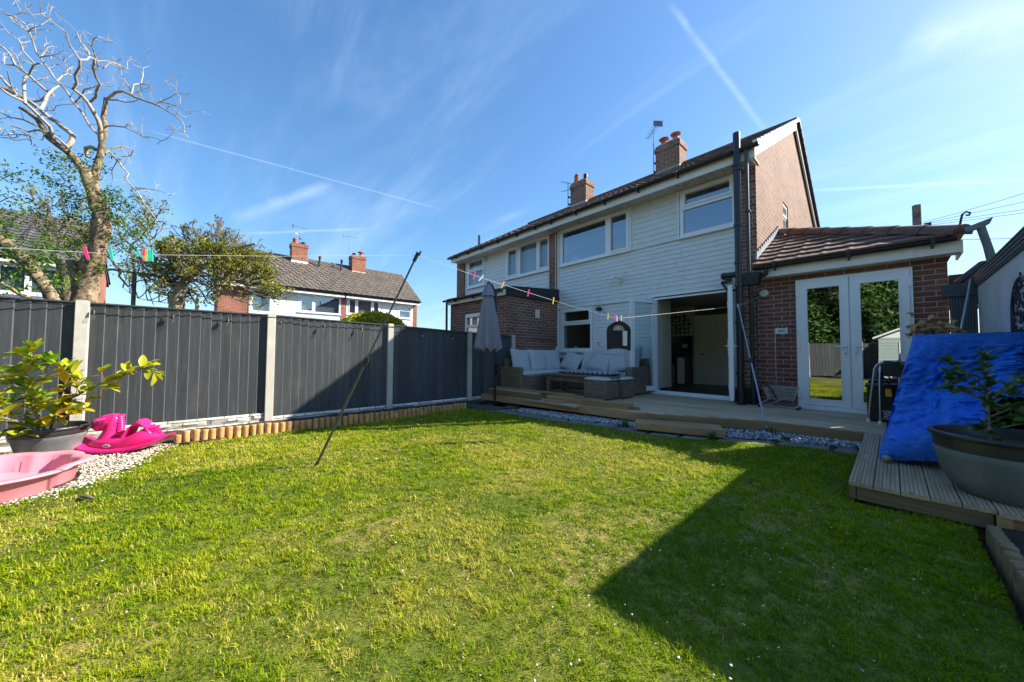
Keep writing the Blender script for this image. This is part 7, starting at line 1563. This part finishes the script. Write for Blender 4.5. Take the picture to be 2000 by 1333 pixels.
ST = [
 ([(-5.66, -1.08, -.88), (-5.62, -1.06, -.74), (-5.52, -1.0, -.58), (-5.40, -.86, -.47), (-5.34, -.70, -.36), (-5.28, -.56, -.29), (-5.24, -.44, -.23)], .012, .004),
 ([(-5.66, -1.10, -.88), (-5.70, -1.17, -.70), (-5.71, -1.22, -.48), (-5.70, -1.25, -.26), (-5.69, -1.22, -.06)], .011, .004),
 ([(-5.65, -1.10, -.86), (-5.58, -1.25, -.72), (-5.50, -1.42, -.60), (-5.42, -1.60, -.54)], .009, .004),
 ([(-5.71, -1.22, -.48), (-5.68, -1.34, -.34), (-5.64, -1.46, -.25)], .006, .003),
 ([(-5.70, -1.19, -.62), (-5.60, -1.36, -.52), (-5.5, -1.5, -.40), (-5.46, -1.6, -.30)], .006, .003),
 ([(-5.52, -1.0, -.58), (-5.56, -.98, -.40), (-5.58, -1.0, -.24)], .007, .003),
 ([(-5.62, -1.06, -.74), (-5.50, -.98, -.70), (-5.42, -.90, -.66)], .006, .003),
 ([(-5.71, -1.22, -.40), (-5.66, -1.14, -.28), (-5.63, -1.10, -.18)], .005, .003),
 ([(-5.40, -.86, -.47), (-5.42, -.90, -.34), (-5.43, -.92, -.26)], .005, .003),
 ([(-5.66, -1.12, -.88), (-5.56, -1.30, -.82), (-5.46, -1.46, -.80), (-5.38, -1.56, -.84)], .006, .003),
 ([(-5.66, -1.10, -.84), (-5.78, -1.2, -.60), (-5.84, -1.3, -.40)], .006, .003),
 ([(-5.58, -1.25, -.72), (-5.62, -1.34, -.58), (-5.62, -1.42, -.46)], .005, .003)]
stems_to_plant(pl, [([(p[0] + .03, p[1] + .0, p[2] + .05) for p in q], a_, b_) for q, a_, b_ in ST], .130, .058, 60, 'leaf_laurel', 5, tipn=6)

# rocking horse; local x = nose direction, built in profile then given width
hr = thing('rocking_horse', 'bright pink plastic rocking horse on the gravel by the fence', 'rocking horse', (-5.50, -.62, GZ))
HM = Matrix.Translation((-5.625, -.575, GZ)) @ Matrix.Rotation(R(-121), 4, 'Z')
def loft(mb, secs, n=20, M=HM, sq=2.6):
    """secs: (x, z, halfwidth y, half height, tilt)"""
    P = []
    for (x, z, wy, hz, tl) in secs:
        row = []
        for j in range(n + 1):
            t = 2 * math.pi * j / n; c, s = math.cos(t), math.sin(t); ey_ = math.copysign(abs(c) ** (2 / sq), c) * wy; ez = math.copysign(abs(s) ** (2 / sq), s) * hz
            row.append(M @ Vector((x - ez * math.sin(tl), ey_, z + ez * math.cos(tl))))
        P.append(row)
    mb.grid(P); k = len(mb.v) - len(secs) * (n + 1); b = n + 1
    mb.face(*[k + j for j in range(n)][::-1]); mb.face(*[k + (len(secs) - 1) * b + j for j in range(n)]); return mb
mb = MB()                                  # rocker base, both ends turned up
loft(mb, [(.435, .160, .07, .010, -.45), (.41, .145, .12, .018, -.45), (.35, .110, .155, .024, -.42), (.26, .072, .165, .030, -.3), (.15, .046, .168, .034, -.15), (.02, .036, .168, .036, 0), (-.12, .046, .165, .034, .13), (-.25, .080, .155, .030, .28), (-.34, .122, .13, .024, .38), (-.41, .162, .09, .016, .42), (-.435, .178, .05, .009, .42)], 28, sq=3.6)
mb.build('rocker', 'pink_plastic', hr, smooth=60)
mb = MB()                                  # body hull
loft(mb, [(.30, .085, .05, .03, 0), (.25, .095, .090, .055, 0), (.17, .105, .120, .070, 0), (.05, .100, .135, .066, 0), (-.04, .100, .138, .066, 0), (-.11, .120, .132, .088, .1), (-.17, .145, .122, .100, .1), (-.23, .150, .105, .085, .2), (-.29, .150, .080, .055, .3), (-.34, .150, .045, .025, .3)], 26, sq=2.5)
loft(mb, [(.165, .10, .105, .110, 1.35), (.146, .155, .090, .088, 1.42), (.128, .205, .076, .070, 1.46), (.116, .255, .068, .060, 1.5), (.110, .305, .066, .060, 1.52), (.105, .350, .062, .062, 1.5), (.105, .385, .052, .050, 1.45), (.108, .408, .030, .028, 1.4)], 24, sq=2.4)
mb.build('body', 'pink_plastic', hr, smooth=60)
mb = MB()                                  # head pointing down and forward
loft(mb, [(.070, .352, .045, .050, -.2), (.115, .348, .066, .068, -.3), (.160, .335, .072, .074, -.45), (.198, .312, .070, .070, -.65), (.224, .286, .066, .062, -.85), (.240, .262, .060, .052, -1.0), (.246, .242, .036, .028, -1.1)], 24, sq=2.5)
hd_ = mb.build('head', 'pink_plastic', hr, smooth=60)
for s in (-1, 1):
    mb = MB(); mb.lathe([(0, .012 * s), (.010, .011 * s), (.018, .004 * s), (.019, 0)], (0, 0, 0), 16, 'y'); mb.xf(0, HM @ Matrix.Translation((.186, s * .0715, .342))); e = mb.build('eye', 'cut_wood', hd_, smooth=50, fixn=True)
    mb = MB(); mb.lathe([(0, .017 * s), (.008, .0155 * s), (.014, .010 * s)], (0, 0, 0), 14, 'y'); mb.xf(0, HM @ Matrix.Translation((.186, s * .0715, .342))); mb.build('pupil', 'black_plastic', hd_, smooth=50, fixn=True)
mb = MB(); mb.tube([HM @ Vector((.145, -.165, .368)), HM @ Vector((.145, .165, .368))], [.0165] * 2, 14)
for s in (-1, 1): mb.lathe([(0, -.004), (.018, -.003), (.018, .003), (0, .004)], HM @ Vector((.145, .165 * s, .368)), 12, 'y')
mb.build('handlebar', 'pink_plastic', hr, smooth=50)
mb = MB()                                  # ridged mane
for i in range(10):
    mb.lathe([(0, -.015), (.026, -.012), (.034, 0), (.026, .012), (0, .015)], (0, 0, 0), 16); k = mb.mark() - 16 * 5
    mb.xf(k, HM @ Matrix.Translation((.052 - .010 * math.sin(i * .33), 0, .385 - .0225 * i)) @ Matrix.Rotation(-.25, 4, 'Y'))
mb.build('mane', 'pink_plastic', hr, smooth=60)
mb = MB()                                  # curled seat back
A = [(-.01, .13, .080, .036, 1.2), (-.03, .185, .080, .036, 1.15), (-.055, .235, .078, .036, 1.05), (-.085, .278, .075, .037, .85), (-.120, .303, .072, .038, .5), (-.158, .310, .070, .040, .0), (-.193, .300, .068, .044, -.5), (-.218, .280, .068, .046, -.8), (-.238, .240, .070, .052, -.95), (-.262, .195, .075, .055, -1.0), (-.285, .145, .06, .040, -1.0)]
loft(mb, A, 24, sq=3); mb.build('seat_back', 'pink_plastic', hr, smooth=60)
mb = MB()
for i in range(4): mb.lathe([(0, -.018), (.050, -.013), (.064, 0), (.050, .013), (0, .018)], (0, 0, 0), 18); mb.xf(mb.mark() - 90, HM @ Matrix.Translation((-.250 - .010 * i, 0, .250 - .028 * i)) @ Matrix.Rotation(.2, 4, 'Y'))
mb.build('tail', 'pink_plastic', hr, smooth=60)
mb = MB(); mb.lathe([(0, .002), (.026, .002), (.028, 0)], (0, 0, 0), 20, 'y', sx=1.25, sy=.6); mb.xf(0, HM @ Matrix.Translation((.06, .1365, .098)) @ Matrix.Rotation(R(-6), 4, 'X')); bd = mb.build('badge', 'white_paint', hr, smooth=40)
mb = MB()
for i in range(6): mb.box(-.019 + i * .0068, -.0145 + i * .0068, .0022, .0034, -.0045, .0045)
mb.xf(0, HM @ Matrix.Translation((.06, .1365, .098)) @ Matrix.Rotation(R(-6), 4, 'X')); mb.build('badge_lettering', 'black_plastic', bd)

# shell shaped pool
sp_ = thing('shell_pool', 'pale pink scalloped plastic paddling pool at the bottom left', 'paddling pool', (-4.78, -1.32, GZ))
def shell(t, r, z, amp=.07):
    # scalloped shell outline; t = angle, hinge pointing away from the house
    a = t; f = 1 + amp * abs(math.cos(4.5 * (a - .9))) - amp * .5; return (-4.62 + r * math.cos(a) * f * 1.06, -1.30 + r * math.sin(a) * f * 1.10, z)
mb = MB(); nn = 144; P = []
for r, z in ((.40, GZ + .006), (.465, GZ + .010), (.485, GZ + .03), (.505, GZ + .145), (.535, GZ + .157), (.562, GZ + .161), (.577, GZ + .172), (.562, GZ + .184), (.52, GZ + .184), (.490, GZ + .168), (.470, GZ + .04), (.43, GZ + .024), (0.001, GZ + .024)):
    P.append([shell(2 * math.pi * j / nn, r, z) for j in range(nn + 1)])
mb.grid([p[::-1] for p in P]); mb.build('basin', 'pale_pink', sp_, smooth=60, fixn=True)
# stick on the lawn and dandelion
mb = MB(); mb.tube([(-3.95, -.60, -1.045), (-3.86, -.56, -1.035), (-3.80, -.52, -1.042)], [.010, .014, .006], 7); tag(mb.build('twig', 'bark_dark', smooth=50), 'small dark bark twig lying on the lawn near the pool', 'twig')
dn = thing('dandelion', 'single small orange dandelion flower in the middle of the lawn', 'flower', (-3.34, 1.28, -1.05))
mb = MB(); mb.tube([(-3.34, 1.28, -1.05), (-3.34, 1.28, -1.02)], .002, 5); mb.build('stem', 'leaf_iris', dn); mb = MB(); mb.lathe([(.0, 0), (.014, .004), (.016, .009), (.006, .013), (0, .013)], (-3.34, 1.28, -1.02), 14); mb.build('flower_head', 'dandelion', dn)
# ================================================================== right side: pot, tarpaulin, bicycle, boxes, trolley
rp = pot('plant_pot', 'large weathered grey pot with black rim on the timber platform', (.50, 3.75, DZ + .004), .225, .345, .385, 'pot_concrete', 'pot_rim', band=.105, bulge=.22)
ok = thing('oak_sapling', 'young oak sapling with lobed dark leaves in the right pot', 'plant', (.42, 3.70, DZ + .3))
OS = [
 ([(.40, 3.66, -.57), (.40, 3.67, -.38), (.395, 3.67, -.22), (.393, 3.67, -.08), (.392, 3.665, -.005)], .008, .003),
 ([(.395, 3.67, -.20), (.33, 3.60, -.12), (.29, 3.58, -.08), (.245, 3.55, -.035)], .004, .002),
 ([(.395, 3.67, -.24), (.33, 3.62, -.17), (.29, 3.60, -.145), (.25, 3.56, -.135)], .004, .002),
 ([(.398, 3.67, -.30), (.35, 3.63, -.25), (.30, 3.60, -.215), (.26, 3.57, -.205)], .004, .002),
 ([(.398, 3.67, -.30), (.45, 3.66, -.20), (.51, 3.66, -.15), (.60, 3.66, -.11)], .004, .002),
 ([(.398, 3.67, -.38), (.46, 3.66, -.33), (.53, 3.66, -.28), (.62, 3.64, -.24)], .005, .002),
 ([(.398, 3.67, -.46), (.46, 3.62, -.42), (.54, 3.60, -.38), (.64, 3.58, -.30)], .005, .002),
 ([(.40, 3.67, -.30), (.44, 3.72, -.24), (.50, 3.76, -.20)], .004, .002),
 ([(.40, 3.67, -.42), (.46, 3.74, -.38), (.54, 3.78, -.33)], .004, .002),
 ([(.40, 3.66, -.48), (.37, 3.60, -.46), (.36, 3.56, -.44)], .003, .002),
 ([(.40, 3.66, -.54), (.38, 3.60, -.53), (.37, 3.57, -.54)], .003, .002)]
stems_to_plant(ok, OS, .058, .036, 120, 'leaf_oak', 8, lobes=True, tipn=5, droop=.3, twig_l=(.02, .05))

# tarpaulin sheet
TZ = .20
topP = [(.16, 5.95), (.15, 5.5), (.145, 5.0), (.16, 4.93), (.35, 4.93), (.55, 4.94), (.74, 4.95)]
botP = [(-.02, 5.9, DZ + .01), (-.06, 5.2, DZ + .01), (-.10, 4.42, DZ + .012), (-.07, 4.28, DZ + .012), (.05, 4.24, DZ + .03), (.19, 4.22, DZ + .10), (.235, 4.21, DZ + .26), (.30, 4.26, DZ + .30), (.38, 4.30, DZ + .29), (.44, 4.32, DZ + .30), (.475, 4.36, DZ + .52), (.55, 4.36, DZ + .58), (.66, 4.38, DZ + .60), (.735, 4.5, DZ + .58)]
def poly_at(P, t):
    seg = [0]
    for a, b in zip(P[:-1], P[1:]): seg.append(seg[-1] + (Vector(b) - Vector(a)).length)
    s = t * seg[-1]
    for i in range(len(P) - 1):
        if s <= seg[i + 1] + 1e-9: return Vector(P[i]).lerp(Vector(P[i + 1]), (s - seg[i]) / (seg[i + 1] - seg[i]))
    return Vector(P[-1])
TP = [(a, b, TZ) for a, b in topP]
# matching parameter: corner of the top belongs with the bottom left corner
from mathutils import noise as mn
tpn = thing('tarpaulin', 'crumpled bright blue tarpaulin draped over stored bicycles', 'tarpaulin', (.2, 4.9, DZ))
mb = MB(); P = []; nu, nv = 150, 96
tc_, bc_ = .52, .50
def wtop(u): return poly_at(TP, u)
seglen = lambda Q: sum((Vector(b) - Vector(a)).length for a, b in zip(Q[:-1], Q[1:]))
uT = seglen(TP[:3]) / seglen(TP); uB = seglen(botP[:3]) / seglen(botP)
for i in range(nu + 1):
    u = i / nu
    if u < .42: a = u / .42; tt, tb = a * uT, a * uB
    else: a = (u - .42) / .58; tt, tb = uT + a * (1 - uT), uB + a * (1 - uB)
    T_, B_ = wtop(tt), poly_at(botP, tb); row = []
    for j in range(nv + 1):
        v = j / nv; p = T_.lerp(B_, v); sag = .10 * math.sin(math.pi * v) ** 1.0
        inward = Vector((.55, 0, 0)) * (1 - min(1, u / .42)) + Vector((0, 1, 0)) * min(1, u / .42); p = p + inward * sag * (.9 if u < .42 else .9 + 1.3 * min(1, (u - .42) * 4)) + inward * (.05 * math.sin(9 * u + 5 * v) * math.sin(math.pi * v) if u > .42 else 0)
        q = Vector((u * 7.0, v * 5.0, 0)); w = mn.fractal(Vector((q.x * .9, q.y * 1.3 + q.x * .5, .3)), 1.0, 2.1, 5) * .050 + (.30 - abs(mn.noise(Vector((q.x * 1.9 + q.y * 1.4, q.y * 2.6 - q.x * .4, 2.0))))) * .075 * min(1, v * 4) + (.25 - abs(mn.noise(Vector((q.x * 4.9 - q.y * 2.4, q.y * 5.6, 7.0))))) * .035 * min(1, v * 4) + (.25 - abs(mn.noise(Vector((q.x * 10.5 + q.y * 6, q.y * 11, 4.0))))) * .014
        fl_ = math.sin(u * 34 + 3.0 * mn.noise(Vector((u * 5, v * 2.2, 9))) + v * 1.5); p = p + inward * (.030 * (1 - abs(fl_)) - .012) * min(1, v * 1.6) * (1 if u < .42 else .8)
        p = p - inward * w * (min(1, v * 3)); p.z -= .012 * (.5 + .5 * math.sin(u * 9)) * (1 - v) * min(1, v * 12); p.z += .006 * mn.noise(Vector((u * 12, v * 3, 1)))
        if v > .80 and tb < uB + .42: p = p - inward * .06 * math.sin((v - .80) / .20 * math.pi)       # bunching at the foot
        if p.z < DZ + .008: p.z = DZ + .008
        row.append(p)
    P.append(row)
mb.grid(P)
cap = []
for i in range(0, 41):
    a = i / 40; L_ = poly_at(TP[:3], 1 - a) if False else Vector((.15, 4.93 + 1.02 * a, TZ)); R__ = Vector((.745, 4.95 + 1.0 * a, TZ + .004))
    cap.append([L_.lerp(R__, k / 24) + Vector((0, 0, .008 * mn.noise(Vector((a * 6, k * .4, 5))) * (1 if 0 < k < 24 and i else 0))) for k in range(25)])
mb.grid(cap); mb.build('sheet', 'tarpaulin', tpn, smooth=70)
mb = MB(); P = []                          # folded back front flap
for i in range(31):
    u = i / 30; x = -.075 + .31 * u; row = []
    for j in range(13):
        v = j / 12; row.append((x + .02 * v, 4.225 - .03 * math.sin(v * 3.1) - .012 * mn.noise(Vector((u * 6, v * 4, 3))), DZ + .014 + (.10 + .20 * u ** .8) * (1 - v) + (.06 * u) * v))
    P.append(row)
mb.grid(P); mb.build('folded_flap', 'tarpaulin', tpn, smooth=70)
mb = MB(); mb.lathe([(0, 0), (.026, .006), (.036, .02), (.034, .036), (.02, .05), (0, .054)], (-.045, 4.19, DZ + .012), 20, sx=.85, sy=1.1); tag(mb.build('beach_pebble', 'pebble', smooth=60), 'smooth grey pebble weighting the tarpaulin corner', 'stone')
# bicycle underneath
bk = thing('bicycle', 'bicycle mostly hidden beneath the blue tarpaulin behind the pot', 'bicycle', (.4, 4.8, DZ))
def wheel(c, r, yaw_, name='wheel'):
    M = Matrix.Translation(c) @ Matrix.Rotation(yaw_, 4, 'Z'); mb = MB(); pts = [M @ Vector((r * math.cos(t), 0, r * math.sin(t))) for t in np.linspace(0, 2 * math.pi, 41)]
    mb.tube(pts, .018, 8, cap=False); w = mb.build('tyre', 'tyre', bk, smooth=60); mb = MB()
    for i in range(20): t = i * math.pi / 10; mb.tube([M @ Vector((0, 0, 0)), M @ Vector(((r - .015) * math.cos(t), 0, (r - .015) * math.sin(t)))], .0012, 4)
    mb.tube([M @ Vector(((r - .018) * math.cos(t), 0, (r - .018) * math.sin(t))) for t in np.linspace(0, 2 * math.pi, 41)], .007, 6, cap=False); mb.build('rim', 'grey_metal', w, smooth=60)
wheel((.50, 4.98, DZ + .285), .24, R(70)); wheel((.62, 5.35, DZ + .30), .27, R(62))
mb = MB()
for a, b in (((.50, 4.98, DZ + .30), (.50, 5.08, DZ + .62)), ((.50, 5.08, DZ + .60), (.53, 5.1, DZ + .62)), ((.50, 5.08, DZ + .56), (.52, 5.2, DZ + .28)), ((.52, 5.2, DZ + .28), (.53, 5.12, DZ + .68)), ((.52, 5.2, DZ + .28), (.62, 5.35, DZ + .30)), ((.62, 5.35, DZ + .30), (.53, 5.1, DZ + .62))): mb.tube([a, b], .015, 10)
mb.build('frame', 'black_metal', bk, smooth=40)
mb = MB(); mb.tube([(.34, 5.16, DZ + .74), (.50, 5.10, DZ + .76), (.66, 5.08, DZ + .74)], .012, 8); mb.build('handlebar', 'black_metal', bk, smooth=40)
mb = MB(); mb.lathe([(0, 0), (.07, .01), (.06, .04), (0, .05)], (.53, 5.14, DZ + .70), 14, sx=.7, sy=1.5); mb.build('saddle', 'black_plastic', bk, smooth=50)
mb = MB(); mb.box(.36, .72, 5.45, 5.85, DZ + .01, DZ + .50); tag(mb.build('storage_crate', 'black_plastic', bevel=.02), 'black crate in the shadow beneath the tarpaulin', 'crate')
# dried leaves poking above
dl = thing('dried_plant', 'clump of dry curled brown leaves above the tarpaulin', 'plant', (.22, 6.1, .2)); rr = random.Random(4)
V = []; F = []; rn = []; mb = MB()
for i in range(74):
    g = i < 58; c = Vector((.27, 6.15, .235)) if g else Vector((.50, 6.35, .23)); s = .085 if g else .045
    p = c + Vector((rr.gauss(0, s * .85), rr.gauss(0, .06), abs(rr.gauss(0, s * .95)))); d = Vector((rr.uniform(-1, 1), rr.uniform(-1, 1), rr.uniform(-.3, 1))).normalized(); sd = d.orthogonal().normalized(); up2 = d.cross(sd); Ls = rr.uniform(.06, .10); k = len(V)
    for a in range(5): t = a / 4; w = .026 * math.sin(math.pi * (t * .9 + .05)); q = p + d * Ls * t + up2 * .03 * math.sin(t * 3); V += [tuple(q - sd * w + up2 * w * .8), tuple(q), tuple(q + sd * w + up2 * w * .8)]
    for a in range(4): o_ = k + a * 3; F += [(o_, o_ + 1, o_ + 4, o_ + 3), (o_ + 1, o_ + 2, o_ + 5, o_ + 4)]; rn += [rr.random()] * 2
fast_mesh('leaves', 'dead_leaf', np.array(V), np.array(F), np.array(rn), True, parent=dl)
mb.tube([(.30, 6.3, -.87), (.30, 6.3, .26)], .01, 6); mb.build('stem', 'bark_dark', dl)
# black storage box and walking frame / folding chair
bx = thing('storage_box', 'black plastic storage box with lid in front of the right glass door', 'storage box', (.0, 6.9, DZ))
mb = MB(); mb.box(-.24, .42, 6.70, 7.15, DZ + .002, -.43); mb.build('body', 'black_plastic', bx, bevel=.015); mb = MB(); mb.box(-.255, .435, 6.685, 7.165, -.428, -.385); mb.build('lid', 'black_plastic', bx, bevel=.012)
mb = MB(); mb.box(-.065, .0, 6.694, 6.6995, -.53, -.43); mb.build('warning_label', 'yellow_label', bx)
mb = MB(); mb.box(-.12, -.02, 6.694, 6.6995, -.83, -.72); mb.box(.0, .07, 6.694, 6.6995, -.83, -.72); lb = mb.build('printed_label', 'paper', bx)
mb = MB()
for (a, b, c, d) in ((-.105, -.09, -.82, -.73), (-.09, -.055, -.745, -.73), (-.09, -.055, -.782, -.770), (-.09, -.055, -.82, -.806), (-.055, -.04, -.765, -.745), (-.055, -.04, -.806, -.785), (.01, .02, -.82, -.74), (.03, .06, -.76, -.745), (.03, .06, -.81, -.80)): mb.box(a, b, 6.690, 6.6935, c, d)
mb.build('label_print', 'black_plastic', lb)
wf = thing('walking_frame', 'pale metal walking frame standing before the black storage box', 'walking frame', (-.1, 6.6, DZ))
mb = MB(); mb.tube([(-.225, 6.58, DZ + .03), (-.20, 6.58, DZ + .3), (-.155, 6.57, -.17), (-.13, 6.57, -.115), (-.08, 6.57, -.09), (.10, 6.60, -.08)], .0135, 10)
mb.tube([(-.115, 6.42, DZ + .03), (-.11, 6.44, -.3), (-.10, 6.5, -.14)], .011, 10); mb.tube([(.06, 6.56, DZ + .03), (.06, 6.57, -.2), (.10, 6.6, -.1)], .011, 10); mb.build('tube_frame', 'grey_metal', wf, smooth=50)
mb = MB()
for (x, y) in ((-.225, 6.58), (-.115, 6.42), (.06, 6.56)): mb.lathe([(.022, 0), (.024, .012), (.016, .05), (.0, .052)], (x, y, DZ + .001), 12)
mb.build('rubber_foot', 'white_paint', wf, smooth=40)
fc = thing('folding_chair', 'black folding chair leaning over the storage box', 'chair', (.05, 6.55, DZ))
mb = MB(); mb.box(-.09, .22, 6.50, 6.515, -.26, -.10); mb.build('backrest', 'black_plastic', fc, bevel=.02)
mb = MB(); mb.tube([(-.11, 6.48, DZ + .01), (-.10, 6.49, -.3), (-.095, 6.51, -.11), (-.06, 6.52, -.085), (.22, 6.52, -.08)], .010, 8); mb.tube([(-.09, 6.51, -.26), (-.01, 6.62, -.38), (.03, 6.66, DZ + .01)], .010, 8); mb.tube([(.24, 6.5, DZ + .01), (.23, 6.5, -.1)], .010, 8); mb.build('frame', 'black_metal', fc, smooth=50)
mb = MB(); mb.box(-.08, .24, 6.56, 6.80, -.38, -.36); mb.build('seat', 'pot_rim', fc, bevel=.008)
# toy trolley with flag
tt_ = thing('shopping_trolley', 'small wire shopping trolley with tall flag by the brick extension', 'trolley', (-1.25, 7.1, DZ))
TX = lambda a, b, c: (-1.52 + a, 6.98 + b, DZ + c)
mb = MB(); x0, x1, zt, zb = .08, .44, .345, .135
def hoop(z, f0, f1, w, r=.0035):
    mb.tube([TX(f0, 0 + w, z), TX(f1, .05 + w * .4, z), TX(f1, .25 - w * .4, z), TX(f0, .30 - w, z), TX(f0, w, z)], r, 6)
hoop(zt, .06, .50, 0, .005); hoop(zt - .05, .075, .485, .008); hoop(zt - .10, .09, .47, .012); hoop(zt - .155, .105, .455, .018); hoop(zb + .02, .12, .44, .024, .005)
for i in range(15):
    t = i / 14; mb.tube([TX(.06 + .44 * t, 0 + .05 * t, zt), TX(.12 + .32 * t, .024 + .036 * t, zb + .02)], .0032, 4); mb.tube([TX(.06 + .44 * t, .30 - .05 * t, zt), TX(.12 + .32 * t, .276 - .036 * t, zb + .02)], .0032, 4)
for i in range(9):
    t = (i + .5) / 9; mb.tube([TX(.12, .024 + .25 * t, zb + .02), TX(.44, .06 + .18 * t, zb + .02)], .0032, 4); mb.tube([TX(.50, .05 + .2 * t, zt), TX(.44, .06 + .18 * t, zb + .02)], .0032, 4); mb.tube([TX(.06, .0 + .3 * t, zt), TX(.12, .024 + .25 * t, zb + .02)], .0032, 4)
mb.build('basket', 'grey_metal', tt_)
mb = MB()
for y in (.03, .27):
    mb.tube([TX(.14, y, zb + .02), TX(.0, y, .055), TX(.0, y, .04), TX(.50, y, .045)], .006, 8); mb.tube([TX(.30, y, zb + .02), TX(.13, y, .055), TX(.13, y, .045)], .006, 8)
for x in (0, .25, .5): mb.tube([TX(x, .03, .044), TX(x, .27, .044)], .005, 6)
mb.build('chassis', 'grey_metal', tt_, smooth=50)
for i, (x, y) in enumerate(((.0, .03), (.0, .27), (.50, .05), (.50, .25))): mb = MB(); mb.lathe([(0, -.009), (.021, -.009), (.021, .009), (0, .009)], TX(x, y, .022), 14, 'y'); mb.build('wheel', 'black_plastic', tt_, smooth=40)
mb = MB(); mb.tube([TX(.07, .01, .33), TX(.01, .0, .415), TX(.01, .30, .415), TX(.07, .29, .33)], .011, 8); mb.tube([TX(.01, 0, .415), TX(.12, .0, .40), TX(.19, .01, .30), TX(.24, .03, .16)], .009, 8); mb.build('handle', 'black_plastic', tt_, smooth=50)
mb = MB(); mb.tube([TX(.20, .27, .30), TX(.195, .28, 1.10), TX(.195, .28, 1.34)], [.004, .0055, .0055], 8); mb.build('flag_pole', 'grey_metal', tt_)
mb = MB(); P = [[TX(.195 + .17 * i / 10, .28 - .012 * math.sin(i * .7), z + .006 * math.sin(i * .8)) for z in (1.235, 1.335)] for i in range(11)]; mb.grid(P); fg = mb.build('flag', 'paper', tt_, smooth=60)
mb = MB()
for i in range(7): mb.box(*[c for c in (-1.52 + .235 + i * .015, -1.52 + .244 + i * .015, 6.98 + .262, 6.98 + .2640, DZ + 1.272, DZ + 1.29 + (.008 if i % 2 else 0))])
mb.build('flag_print', 'leaf_shrub', fg)
# plants in the right bed and tufts along the paving
def tuft(name, label, cat, c, n, h, mat, seed, w=.006, group=None):
    rs = np.random.RandomState(seed); V = []; F = []; r_ = []
    for i in range(n):
        a = rs.uniform(0, 6.28); l = h * rs.uniform(.5, 1.1); ln = rs.uniform(.15, .9) * l; b = np.array([c[0] + rs.normal(0, h * .18), c[1] + rs.normal(0, h * .18), c[2]]); d = np.array([math.cos(a), math.sin(a), 0]); s = np.array([-math.sin(a), math.cos(a), 0]); k = len(V); ww = w * rs.uniform(.7, 1.3)
        for t in (0, .4, .75, 1): p = b + d * ln * t * t + np.array([0, 0, l * t * (1 - .35 * t * ln / l)]); wt = ww * (1 - t ** 2 * .92); V += [p - s * wt, p + s * wt]
        for q in range(3): F.append((k + q * 2, k + q * 2 + 1, k + q * 2 + 3, k + q * 2 + 2)); r_.append(rs.rand())
    o = fast_mesh(name, mat, np.array(V), np.array(F), np.array(r_), True); tag(o, label, cat, group); return o
tuft('bulb_plant', 'blue green strappy bulb plant in the soil beside the platform', 'plant', (.54, 3.10, -.97), 16, .24, 'leaf_iris', 1, .010)
TG = 'weed tufts growing along the paving'
tuft('weed_tuft', 'leafy weed clump at the left end of the step plank', 'weed', (-2.56, 4.50, -1.04), 90, .13, 'leaf_oak', 2, .007, TG); tuft('weed_tuft', 'weed clump at the right front corner of the step plank', 'weed', (-1.47, 4.58, -1.02), 90, .11, 'leaf_oak', 3, .007, TG)
tuft('weed_tuft', 'sparse weeds in the stones halfway to the platform', 'weed', (-.86, 5.12, -1.01), 45, .09, 'leaf_oak', 4, .006, TG); tuft('weed_tuft', 'weeds under the deck edge by the parasol base', 'weed', (-4.85, 4.52, -1.07), 70, .08, 'leaf_oak', 5, .006, TG)
tuft('weed_tuft', 'small weed beside the foot of the far clothes prop', 'weed', (-1.06, 5.52, -1.0), 20, .09, 'leaf_oak', 6, .005, TG)
